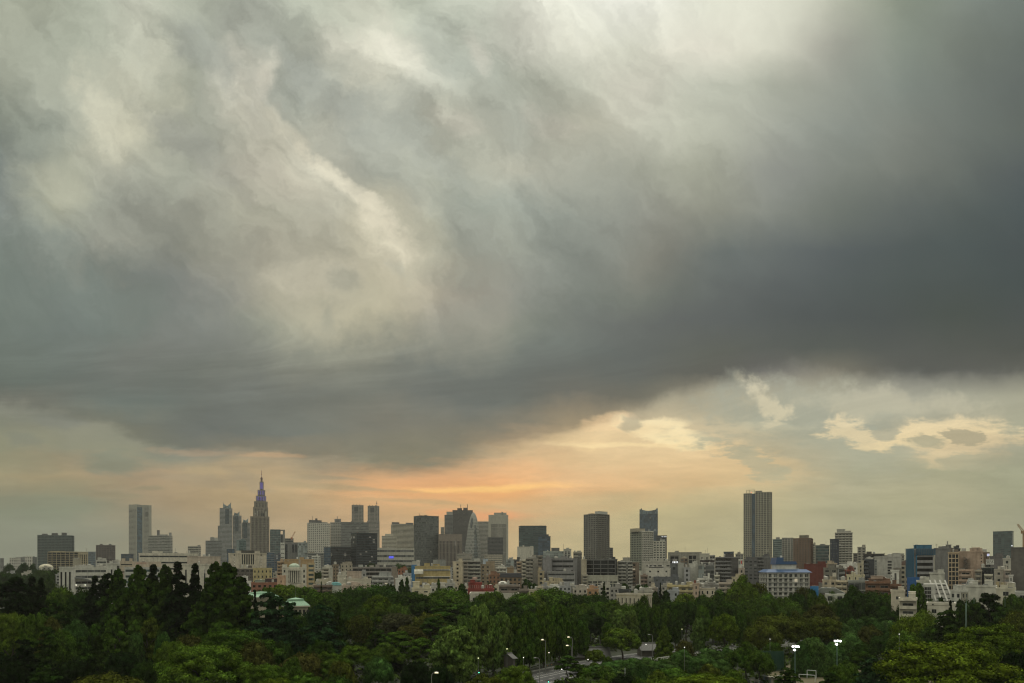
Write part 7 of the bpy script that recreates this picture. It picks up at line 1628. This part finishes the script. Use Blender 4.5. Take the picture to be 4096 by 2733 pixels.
D 1175 2448 110 236 d|dark bough mass under the copper pavilion
B 2412 2718 50 188 l|light bush at the bottom edge of the grass
K 2525 2628 90 224 g|vine covered bank at the end of the guard rail
K 2590 2628 90 226 g|vine covered bank under the curved lamp
K 2660 2632 100 224 g|vine covered bank below the poplar like cone
K 2728 2594 84 236 g|leafy mound covering the end of the guard rail
K 2810 2612 100 226 g|vine mound in the middle of the overgrown field
K 2845 2588 110 240 g|long hedge like vine ridge
K 2912 2582 60 244 g|arched vine hump at the end of the ridge
K 2885 2632 100 212 g|flat topped vine heap
K 2700 2668 150 192 m|shadowed vine face over the dark hollow
D 2985 2572 130 212 m|dark round tree at the right of the overgrown field
K 2840 2650 90 202 o|olive vine heap before the flat topped one
Z 2830 2690 330 158 y|yellow green leafy mass at the bottom centre right
F 2568 2658 66 190 g|palm like tuft at the bottom centre
D 2640 2690 120 165 l|light crown at the bottom centre right
D 2940 2690 120 165 l|light green crown right of the leafy mass
B 2500 2700 110 176 k|dark hollow bush at the bottom centre
B 2560 2712 70 172 m|green shrub left of the leafy mass
"""
for ln in TREES.strip().splitlines():
    a, lab = ln.split('|'); k, cx, yt, w, D, c = a.split()
    tree(k, float(cx), float(yt), float(w), float(D), c, lab.strip())
# closed canopy behind and between the trees one can name
ft = random.Random(3); SEEN_T = [3,10,13,16,18,21,25,34,39,49,51,52,60,68,74,76,79,82,84,88,98,104,106,108,119]; SEEN_S = []
for i in range(120):
    cx = ft.uniform(-40, 4140); yt = ft.choice([2400, 2430, 2470, 2510, 2560, 2610])
    D = {2400: 372, 2430: 335, 2470: 300, 2510: 265, 2560: 228, 2610: 205}[yt] + ft.uniform(-8, 12)
    if 2050 < cx < 2900 and yt > 2500: continue
    if 2950 < cx < 3420 and yt > 2560: continue
    if cx < 1000 and yt < 2450: D -= 60; yt += 60
    k_, y_, w_, c_ = ft.choice('DDDK'), yt + ft.uniform(0, 30), ft.uniform(80, 130), ft.choice('ddmk')
    if i in SEEN_T: tree(k_, cx, y_, w_, D, c_, 'half hidden tree filling the shade between the named crowns of the park', 'half hidden trees in the park')
for i in range(40):
    cx = ft.uniform(1250, 4096); y_, w_, d_, c_ = 2372 + ft.uniform(-6, 20), ft.uniform(26, 50), 455 + ft.uniform(-20, 60), ft.choice('dmf')
    if i in SEEN_S: tree('D', cx, y_, w_, d_, c_, 'small street tree half hidden among the low houses beyond the park', 'small trees among the houses', hmin=5)
for (cx, yt, w, D) in ((1270, 2285, 60, 680), (1300, 2295, 50, 640), (1600, 2255, 90, 800), (1660, 2262, 70, 780), (1480, 2251, 60, 1000), (2110, 2322, 70, 560), (2135, 2330, 50, 540), (2500, 2338, 60, 520), (2580, 2338, 80, 500), (2550, 2345, 70, 490), (1960, 2330, 50, 520), (2105, 2334, 60, 520)):
    tree('D', cx, yt, w, D, 'd', 'dark green street tree showing between distant buildings', 'dark trees between distant buildings')
# low growth on the ground of the park: nobody could count it
rng = np.random.default_rng(77); n = 42000
D_ = np.sqrt(rng.uniform(120 ** 2, 400 ** 2, n)); kx = rng.uniform(-.80, .80, n); X = kx * D_
road_d = np.abs((X - 8) * .786 - (D_ - 219) * .618)
ok = (road_d > 11) & ~((X > 85) & (X < 160) & (D_ > 185) & (D_ < 245))
X, Y = X[ok], D_[ok]; Zg = np.abs(.5 + 1.2 * np.sin(X * .21) * np.cos(Y * .17) + .7 * rng.normal(size=len(X))) + .1
nn = rng.normal(size=(len(X), 3)) * .6 + [0, 0, 1]
me = quads_mesh('undergrowth', np.stack([X, Y, Zg], 1), nn, rng.uniform(.35, .9, len(X)), rng, 1.2)
o = bpy.data.objects.new('undergrowth', me); COL.objects.link(o); o.color = (.040, .062, .014, 1); tag(o, kind='stuff')
# grass strip beside the road
n = 26000; s = rng.uniform(0, 1, n); t = rng.uniform(0, 1, n)
gx = 13 + 52 * s + 14 * t; gy = 196 + 46 * s - 13 * t
me = quads_mesh('grass', np.stack([gx, gy, rng.uniform(.05, .4, n)], 1), rng.normal(size=(n, 3)) * .7 + [0, 0, .8], rng.uniform(.12, .3, n), rng, 1.5)
o = bpy.data.objects.new('grass', me); COL.objects.link(o); o.color = (.115, .165, .020, 1); tag(o, kind='stuff')
# ------------------------------------------------------------------ road, lamps, field, pavilion
asph = plain_mat('asphalt', (.06, .06, .06), .9); paint = plain_mat('road_paint', (.62, .62, .58), .7)
def path_pts(off):
    base_ = [(-34, 166), (-12, 193), (8, 219), (30, 247), (52, 268), (79, 288), (130, 318), (220, 352)]
    out = []
    for i, p in enumerate(base_):
        a = base_[max(i - 1, 0)]; b = base_[min(i + 1, len(base_) - 1)]; dx, dy = b[0] - a[0], b[1] - a[1]; L = math.hypot(dx, dy)
        out.append((p[0] + dy / L * off, p[1] - dx / L * off))
    return out
def strip(mb, o0, o1, z, m=0, a=0.0, b=99.0, dash=None):
    P, Q = path_pts(o0), path_pts(o1); run = 0.0
    for i in range(len(P) - 1):
        L = math.hypot(P[i + 1][0] - P[i][0], P[i + 1][1] - P[i][1]); n = max(1, int(L / (dash or 4)))
        for k in range(n):
            run += 1
            if dash and int(run) % 2: continue
            f = lambda R_, t: (R_[i][0] + (R_[i + 1][0] - R_[i][0]) * t, R_[i][1] + (R_[i + 1][1] - R_[i][1]) * t, z)
            mb.quad([f(P, k / n), f(Q, k / n), f(Q, (k + 1) / n), f(P, (k + 1) / n)], m)
mb = MB(); strip(mb, -8.6, 8.6, .02); tag(mb.build('road', asph), kind='structure')
mb = MB()
for o_ in (-8.2, -1.1, 1.1, 8.2): strip(mb, o_ - .09, o_ + .09, .026)
for o_ in (-4.6, 4.6): strip(mb, o_ - .08, o_ + .08, .026, dash=3.0)
tag(mb.build('lane_marking', paint), kind='structure')
mb = MB(); P, Q = path_pts(-9.1), path_pts(9.1)
for R_ in (P, Q):
    for (a, b) in zip(R_, R_[1:]): 
        d = Vector((b[0] - a[0], b[1] - a[1], 0)); nrm = Vector((d.y, -d.x, 0)).normalized() * .25
        mb.quad([(a[0] - nrm.x, a[1] - nrm.y, .13), (a[0] + nrm.x, a[1] + nrm.y, .13), (b[0] + nrm.x, b[1] + nrm.y, .13), (b[0] - nrm.x, b[1] - nrm.y, .13)])
        mb.quad([(a[0] - nrm.x, a[1] - nrm.y, 0), (a[0] - nrm.x, a[1] - nrm.y, .13), (b[0] - nrm.x, b[1] - nrm.y, .13), (b[0] - nrm.x, b[1] - nrm.y, 0)]); mb.quad([(a[0] + nrm.x, a[1] + nrm.y, 0), (a[0] + nrm.x, a[1] + nrm.y, .13), (b[0] + nrm.x, b[1] + nrm.y, .13), (b[0] + nrm.x, b[1] + nrm.y, 0)])
tag(mb.build('kerb', wall_mat((.36, .36, .34))), kind='structure')
# bollards along the median
bol = MB(); bol.frust(0, 0, 0, .75, .09, .09, 8); bol.frust(0, 0, .75, .82, .1, .05, 8); band = MB(); band.frust(0, 0, .55, .66, .095, .095, 8)
bd, bnd = bol.data('post', plain_mat('bollard_paint', (.3, .3, .28))), band.data('reflector', plain_mat('reflector', (.6, .55, .4)))
M0 = path_pts(0.0)
for i in (12, 13, 14, 15, 17, 18, 19, 20, 32, 33):
    t = i / 34 * 2.6; k = int(t); f = t - k; a, b = M0[1 + k], M0[2 + k]; x, y = a[0] + (b[0] - a[0]) * f, a[1] + (b[1] - a[1]) * f
    r_ = empty('bollard', (x, y, .02)); tag(r_, 'small grey bollard of the row along the middle of the road', 'bollard', 'bollards along the median'); inst('post', bd, r_); inst('reflector', bnd, r_)
# guard rail
rail_w = plain_mat('rail_paint', (.62, .62, .58), .5)
G = path_pts(12.2)
gr = empty('guard_rail', (G[3][0], G[3][1], 0)); tag(gr, 'white double guard rail on posts along the outer edge of the road', 'guard rail')
o0 = Vector((G[3][0], G[3][1], 0))
for (a, b) in zip(G[3:6], G[4:7]):
    for z in (.75, 1.35): mb = MB(); d = Vector((b[0] - a[0], b[1] - a[1], 0)); q = Vector((d.y, -d.x, 0)).normalized() * .06; A, B_ = Vector((*a, 0)) - o0, Vector((*b, 0)) - o0; mb.v += [tuple(A - q + Vector((0, 0, z))), tuple(A + q + Vector((0, 0, z))), tuple(B_ + q + Vector((0, 0, z))), tuple(B_ - q + Vector((0, 0, z))), tuple(A - q + Vector((0, 0, z + .42))), tuple(A + q + Vector((0, 0, z + .42))), tuple(B_ + q + Vector((0, 0, z + .42))), tuple(B_ - q + Vector((0, 0, z + .42)))]; mb.f += [(0, 1, 2, 3), (4, 7, 6, 5), (0, 4, 5, 1), (1, 5, 6, 2), (2, 6, 7, 3), (3, 7, 4, 0)]; mb.m += [0] * 6; mb.build('rail_beam', rail_w, gr)
    n = int(math.hypot(b[0] - a[0], b[1] - a[1]) / 3)
    for i in range(n): mb = MB(); x, y = a[0] + (b[0] - a[0]) * i / n - o0.x, a[1] + (b[1] - a[1]) * i / n - o0.y; mb.frust(x, y, 0, 1.8, .08, .08, 6); mb.build('post', rail_w, gr)
# street lamps: curved arm, lit or unlit
pole_m = plain_mat('lamp_pole', (.20, .20, .19), .6, .2)
def glow(name, rgb, st): return plain_mat(name, (.5, .5, .45), .4, emit=rgb, strength=st)
warm = glow('lamp_warm', (1, .86, .52), 1.6); white = glow('lamp_white', (1, .98, .90), 1.5); offm = plain_mat('lamp_shade', (.45, .45, .43))
def arm_lamp(px, py, base_D, arm, lit, label, short=False):
    """px: column of the pole, py: row of its top"""
    D = base_D; h = height(py, D); r_ = empty('street_lamp', (ground_x(px, D), D, 0)); tag(r_, label, 'street lamp', 'street lamps')
    a = arm / F * D; mb = MB(); mb.tube([(0, 0, 0), (0, 0, h * .5), (0, 0, h - 1.2), (a * .12, 0, h - .35), (a * .4, 0, h - .03), (a, 0, h)], [.13, .11, .085, .075, .065, .055], 8); mb.build('pole', pole_m, r_)
    mb = MB(); s = 1 if a > 0 else -1; mb.tube([(a - .1 * s, 0, h), (a + .35 * s, 0, h + .04), (a + .8 * s, 0, h - .02)], [.07, .14, .07], 8); mb.build('head', warm if lit else offm, r_)
    if lit: mb = MB(); mb.tube([(a - .12 * s, 0, h + .2), (a + .35 * s, 0, h + .27), (a + .82 * s, 0, h + .18)], [.06, .12, .05], 6); mb.build('hood', offm, r_)
    return r_
arm_lamp(1726, 2692, 158, 14, True, 'lit street lamp on a thin pole at the bottom edge, left of the road')
arm_lamp(2158, 2632, 208, -13, False, 'unlit street lamp with a curved arm standing in front of the road')
arm_lamp(2286, 2583, 236, -13, True, 'lit curved street lamp above the dark stemmed pine')
arm_lamp(2400, 2556, 272, -12, False, 'unlit curved street lamp left of the great round tree')
arm_lamp(2610, 2539, 256, -10, False, 'unlit curved lamp beside the poplar like cone')
arm_lamp(2182, 2560, 228, -8, True, 'lit lamp glowing before the plane tree with a twin top')
arm_lamp(2290, 2549, 240, -12, True, 'lit lamp glowing between the plane trees of the second rise')
def globe_lamp(px, py, D, label, col=None, r=.17, arm=0):
    h = height(py, D); r_ = empty('globe_lamp', (ground_x(px, D) - arm, D, 0)); tag(r_, label, 'street lamp', 'globe lamps')
    mb = MB(); mb.frust(0, 0, 0, h, .07, .05, 6); 
    if arm: mb.tube([(0, 0, h - .1), (arm, 0, h - .1)], .04, 5)
    mb.build('pole', pole_m, r_)
    mb = MB()
    for j in range(4): mb.frust(arm, 0, h + r * math.sin(-1.4 + 2.8 * j / 4), h + r * math.sin(-1.4 + 2.8 * (j + 1) / 4), r * math.cos(-1.4 + 2.8 * j / 4), r * math.cos(-1.4 + 2.8 * (j + 1) / 4), 10)
    mb.build('globe', col or white, r_)
globe_lamp(2196, 2611, 222, 'white globe lamp in the dark under the plane trees')
globe_lamp(2094, 2631, 216, 'small white globe lamp by the tiled gate roof', r=.15)
globe_lamp(2247, 2678, 203, 'white globe lamp on a bracket before the dark stemmed pine', arm=1.1)
globe_lamp(2352, 2639, 222, 'white globe lamp on a bracket by the guard rail', arm=1.0)
globe_lamp(2584, 2578, 250, 'white globe lamp on a long bracket near the curved lamp', arm=1.6)
globe_lamp(2738, 2590, 230, 'white globe lamp over the leafy mound at the guard rail end')
globe_lamp(2728, 2517, 282, 'yellow green globe lamp among the right plane row', glow('lamp_yellow', (.95, 1, .45), 1.6))
globe_lamp(1913, 2633, 196, 'pale yellow globe lamp at the foot of the tallest plane tree', glow('lamp_yellow', (.95, 1, .45), 1.6), r=.15)
globe_lamp(2028, 2596, 214, 'yellow globe lamp half hidden by plane leaves', glow('lamp_yellow', (.95, 1, .45), 1.6), r=.17)
globe_lamp(3080, 2557, 236, 'tiny white lamp in the shade under the olive domes', r=.13)
globe_lamp(3597, 2537, 214, 'tiny white lamp in the shade left of the nearest mound', r=.13)
# floodlights of the playing field
def flood(px, py, D, label):
    h = height(py, D); r_ = empty('floodlight', (ground_x(px, D), D, 0)); tag(r_, label, 'floodlight', 'floodlights of the playing field')
    mb = MB(); mb.frust(0, 0, 0, h, .16, .10, 8); mb.build('pole', plain_mat('green_pole', (.10, .17, .15), .6), r_)
    mb = MB(); mb.box(-1.1, 1.1, -.06, .06, h - .08, h + .06); mb.box(-.8, .8, -.06, .06, h - 1.0, h - .88); mb.build('crossbar', pole_m, r_)
    em = glow('floodlight_glow', (1, 1, .92), 10.0)
    for (x, z) in ((-.75, .15), (.05, .2), (.8, .12), (-.3, -.85)):
        hd = MB(); hd.frust(x, .1, h + z - .3, h + z + .3, .32, .32, 10); s_ = hd.build('lamp_head', pole_m, r_)
        mb = MB(); mb.tube([(x, -.36, h + z), (x, -.48, h + z)], [.26, .26], 12); mb.build('lens', em, s_)
flood(3180, 2588, 196, 'left and lower floodlight, shining white on its green pole')
flood(3348, 2566, 206, 'right and higher floodlight, shining white on its green pole')
# playing field
mb = MB(); mb.quad([(84, 182, .03), (165, 182, .03), (165, 250, .03), (84, 250, .03)]); tag(mb.build('field', plain_mat('field_soil', (.11, .095, .05), .95)), kind='structure')
tube_w = plain_mat('goal_paint', (.72, .74, .74), .5)
def goal(px, py, D, w, h, label):
    r_ = empty('goal_frame', (ground_x(px, D), D, .03)); tag(r_, label, 'goal', 'goal frames'); r_.rotation_euler = (0, 0, -.5)
    for x in (-w / 2, w / 2): mb = MB(); mb.tube([(x, 0, 0), (x, 0, h)], .07, 6); mb.build('post', tube_w, r_); mb = MB(); mb.tube([(x, 0, h), (x, 1.6, .1)], .05, 6); mb.build('back_stay', tube_w, r_)
    mb = MB(); mb.tube([(-w / 2, 0, h), (w / 2, 0, h)], .07, 6); mb.build('crossbar', tube_w, r_)
goal(3228, 2710, 212, 4.6, 2.0, 'white goal frame lying left of the taller one'); goal(3246, 2700, 217, 2.6, 2.6, 'taller narrow white goal frame'); goal(3138, 2722, 209, 4.2, 2.0, 'white goal frame farther left by the white shed')
def shed(px, py, D, w, d, h, rgb, label):
    r_ = empty('shed', (ground_x(px, D), D, .03)); tag(r_, label, 'shed'); mb = MB(); mb.box(-w / 2, w / 2, 0, d, 0, h); mb.build('wall', wall_mat(rgb), r_)
    mb = MB(); mb.prism_xz([(-w / 2 - .2, h), (w / 2 + .2, h), (w / 2 + .2, h + .12), (-w / 2 - .2, h + .3)], -.25, d + .2); mb.build('roof', wall_mat(tuple(c * .8 for c in rgb)), r_)
    mb = MB(); mb.box(-.45, .45, -.05, 0, 0, 1.9); mb.build('door', wall_mat(tuple(c * .55 for c in rgb)), r_)
    for x in (-w / 2 + .1, w / 2 - .1): mb = MB(); mb.box(x - .06, x + .06, -.06, 0, 0, h); mb.build('corner_post', wall_mat((.2, .32, .42)), r_)
shed(3098, 2712, 206, 2.6, 2.4, 1.9, (.55, .52, .42), 'cream storage shed with a flat sloping roof at the field edge')
shed(3025, 2724, 204, 2.2, 2.2, 1.4, (.40, .38, .32), 'beige low shed at the bottom edge left of the cream one'); shed(3064, 2716, 208, 1.1, 1.2, 2.0, (.24, .28, .27), 'narrow grey locker between the two sheds')
fs = empty('fence_screen', (ground_x(3082, 232), 232, 0)); tag(fs, 'dark green net screen on posts behind the sheds', 'fence')
nm2, n2t, n2b = new_mat('green_net'); n2b.inputs['Base Color'].default_value = (.02, .07, .05, 1); n2b.inputs['Alpha'].default_value = .65
mb = MB(); mb.box(-4.5, 4.5, -.02, .02, 0, height(2605, 232)); mb.build('net_panel', nm2, fs)
for i in range(5): mb = MB(); mb.frust(-4.5 + 2.25 * i, .1, 0, height(2603, 232), .07, .07, 6); mb.build('post', plain_mat('green_pole', (.10, .17, .15), .6), fs)
# ball field netting posts at the north-east
nf = empty('ball_net', (ground_x(3800, 290), 290, 0)); tag(nf, 'tall thin green posts of a ball net before the leaning terraces', 'fence')
for px in (3752, 3781, 3808, 3838, 3866, 3896, 3960, 4020): mb = MB(); x = ground_x(px, 290) - ground_x(3800, 290); mb.frust(x, 0, 0, height(2392, 290), .09, .07, 6); mb.build('post', plain_mat('green_pole', (.10, .17, .15), .6), nf)
mb = MB(); a, b = ground_x(3752, 290) - ground_x(3800, 290), ground_x(4020, 290) - ground_x(3800, 290); mb.tube([(a, 0, height(2393, 290)), (b, 0, height(2393, 290))], .04, 5); mb.build('top_cable', pole_m, nf)
ma_ = empty('pole', (ground_x(3864, 262), 262, 0)); ma_.name = 'utility_pole'; tag(ma_, 'thick pale green mast standing right of the third small conifer', 'pole'); mb = MB(); mb.frust(0, 0, 0, height(2413, 262), .22, .16, 8); mb.build('shaft', plain_mat('pale_green_pole', (.25, .36, .32), .6), ma_); mb = MB(); mb.tube([(0, 0, height(2414, 262)), (1.1, 0, height(2426, 262))], .05, 5); mb.build('stay', pole_m, ma_)
for (px, py, D, lab) in ((2526, 2340, 505, 'thin grey pole left of the street trees below the wavy balconies'), (2551, 2336, 505, 'thin grey pole right of the street trees below the wavy balconies'), (2500, 2672, 196, 'short pale utility pole at the edge of the grass slope')):
    u_ = empty('utility_pole', (ground_x(px, D), D, 0)); tag(u_, lab, 'pole'); mb = MB(); mb.frust(0, 0, 0, height(py, D), .14, .11, 8); mb.build('shaft', plain_mat('pale_pole', (.35, .38, .38), .7), u_); mb = MB(); mb.box(-.2, .2, -.15, .15, height(py, D) * .72, height(py, D) * .78); mb.build('switch_box', pole_m, u_)
# traffic signal with a green light, at the bottom edge
for (px, py, D, lab) in ((2194, 2729, 196, 'traffic signal with a green light at the bottom edge of the road'), (1916, 2692, 190, 'tiny green signal lamp among the leaves left of the road')):
    t_ = empty('traffic_signal', (ground_x(px, D), D, 0)); tag(t_, lab, 'traffic light'); h = height(py, D); mb = MB(); mb.frust(0, 0, 0, h, .08, .07, 6); mb.build('pole', pole_m, t_); mb = MB(); mb.box(-.2, .2, -.12, .12, h - .1, h + .5); mb.build('housing', plain_mat('signal_black', (.03, .03, .03)), t_); mb = MB(); mb.tube([(0, -.13, h + .1), (0, -.2, h + .1)], .13, 10); mb.build('lens', glow('signal_green', (.1, 1, .6), 3.0), t_)
for (px, D) in ((2190, 238), (2207, 240)):
    s_ = empty('marker_post', (ground_x(px, D), D, 0)); tag(s_, 'orange topped marker post on the far side of the road', 'post', 'orange marker posts'); mb = MB(); mb.frust(0, 0, 0, 1.0, .06, .06, 6); mb.build('post', pole_m, s_); mb = MB(); mb.frust(0, 0, 1.0, 1.25, .12, .12, 8); mb.build('marker', plain_mat('orange_marker', (.45, .16, .04)), s_)
# long tiled roof of the park wall house
def tiled(px0, px1, ye, yr, D, label, cat='building', turn=0.0):
    k = (0.5 * (px0 + px1) - CX) / F; w = (px1 - px0) / F * D; r_ = empty('tiled_lodge', (k * D, D, 0), turn); tag(r_, label, cat); ze, zr = height(ye, D), height(yr, D)
    mb = MB(); mb.box(-w / 2 + .5, w / 2 - .5, 0, 6, 0, ze); mb.build('wall', wall_mat((.12, .11, .10)), r_)
    tm = plain_mat('roof_tile', (.115, .115, .11), .75); n = max(4, int(w / .55)); n = min(n, 90)
    for i in range(n):
        a, b = -w / 2 + w * i / n, -w / 2 + w * (i + .84) / n; mb = MB(); mb.v += [(a, -1.0, ze - .1), (b, -1.0, ze - .1), (b, 3.0, zr), (a, 3.0, zr), (a, -1.0, ze + .08), (b, -1.0, ze + .08), (b, 3.0, zr + .15), (a, 3.0, zr + .15)]; mb.f += [(4, 5, 6, 7), (0, 1, 5, 4), (1, 2, 6, 5), (3, 0, 4, 7)]; mb.m += [0] * 4; mb.build('roof_tile', tm, r_)
    mb = MB(); mb.quad([(-w / 2, -1.0, ze - .02), (w / 2, -1.0, ze - .02), (w / 2, 3, zr + .05), (-w / 2, 3, zr + .05)]); mb.quad([(w / 2, 7, ze), (-w / 2, 7, ze), (-w / 2, 3, zr + .05), (w / 2, 3, zr + .05)]); mb.box(-w / 2, w / 2, 2.8, 3.2, zr, zr + .4); mb.build('roof_deck', tm, r_)
tiled(2282, 2446, 2628, 2596, 262, 'long grey tiled lodge roof behind the lit curved lamp', turn=.12)
tiled(2560, 2634, 2602, 2578, 270, 'grey tiled roof in the shade beside the curved lamp by the cone', turn=.1)
tiled(2044, 2068, 2634, 2620, 217, 'small tiled gate roof in the shade under the plane trees', 'gate', .5)
# green copper roofed pavilion
def copper(px0, px1, ytop, yeave, ybase, D, label, spire):
    k = (0.5 * (px0 + px1) - CX) / F; w = (px1 - px0) / F * D; z0, z1, z2 = height(ybase, D), height(yeave, D), height(ytop, D); r_ = empty('copper_pavilion', (k * D, D, 0), -math.atan(k) + .15); tag(r_, label, 'pavilion'); d = w * .8
    cm = plain_mat('copper_green', (.21, .36, .24), .6); mb = MB(); mb.box(-w / 2 + .8, w / 2 - .8, .8, d - .8, 0, z1 - .5); mb.build('wall', wall_mat((.44, .40, .31)), r_); mb = MB(); mb.box(-w / 2, w / 2, 0, d, z1 - .5, z1); mb.build('cornice', wall_mat((.50, .47, .38)), r_)
    for i in range(6): mb = MB(); x = -w / 2 + w * (i + .8) / 6.6; mb.box(x, x + .9, .7, .8, z1 - 4.2, z1 - 1.6); mb.build('window', glass_mat((.03, .03, .03), (50, 50)), r_)
    mid = z1 + (z2 - z1) * .72; ins = w * .24
    def face(a0, a1, b0, b1, za, zb, n):
        for i in range(n):
            f = lambda p, q, t: (p[0] + (q[0] - p[0]) * t, p[1] + (q[1] - p[1]) * t); p0, p1, q0, q1 = f(a0, a1, (i + .04) / n), f(a0, a1, (i + .96) / n), f(b0, b1, (i + .04) / n), f(b0, b1, (i + .96) / n); mb = MB(); mb.quad([(*p0, za), (*p1, za), (*q1, zb), (*q0, zb)]); mb.build('roof_sheet', cm, r_)
    A = [(-w / 2, 0), (w / 2, 0), (w / 2, d), (-w / 2, d)]; B_ = [(-w / 2 + ins, ins), (w / 2 - ins, ins), (w / 2 - ins, d - ins), (-w / 2 + ins, d - ins)]
    for i in range(4): face(A[i], A[(i + 1) % 4], B_[i], B_[(i + 1) % 4], z1 + .02, mid, 14)
    mb = MB(); 
    for i in range(4): j = (i + 1) % 4; mb.quad([(*A[i], z1 - .02), (*A[j], z1 - .02), (*B_[j], mid - .04), (*B_[i], mid - .04)])
    mb.build('roof_deck', plain_mat('copper_seam', (.12, .20, .14), .7), r_)
    mb = MB(); e = .35; mb.box(B_[0][0] - e, B_[1][0] + e, B_[0][1] - e, B_[2][1] + e, mid, mid + .25); c_ = ((B_[0][0] + B_[1][0]) / 2, (B_[0][1] + B_[2][1]) / 2)
    for i in range(4): j = (i + 1) % 4; mb.quad([(*B_[i], mid + .25), (*B_[j], mid + .25), (*c_, z2)])
    mb.build('roof_cap', cm, r_); mb = MB(); mb.frust(c_[0], c_[1], z2 - .1, z2 + spire, .06, .02, 5); mb.build('finial', pole_m, r_)
copper(1138, 1240, 2392, 2424, 2460, 268, 'green copper pavilion roof with a raised cap and thin finial among the trees', 5)
copper(985, 1120, 2368, 2389, 2410, 292, 'farther green copper roof half hidden behind the blue green cedar', 4)

# ------------------------------------------------------------------ evening haze over the whole place
hm = bpy.data.materials.new('haze'); hm.use_nodes = True; hn = hm.node_tree; hn.nodes.clear()
ho = hn.nodes.new('ShaderNodeOutputMaterial'); pv = hn.nodes.new('ShaderNodeVolumePrincipled'); pv.inputs['Density'].default_value = 0.000048; pv.inputs['Color'].default_value = (.93, .93, .90, 1); pv.inputs['Anisotropy'].default_value = 0.0
hn.links.new(pv.outputs[0], ho.inputs['Volume'])
mb = MB(); mb.box(-3650, 3650, -450, 4050, -1.0, 290); tag(mb.build('haze', hm), kind='stuff')

for m in bpy.data.materials:
    if m.node_tree and any(n.type == 'BSDF_PRINCIPLED' and (n.inputs['Emission Strength'].default_value > 0 or n.inputs['Emission Strength'].is_linked) for n in m.node_tree.nodes):
        m.cycles.emission_sampling = 'FRONT' if m.name.startswith('floodlight') else 'NONE'
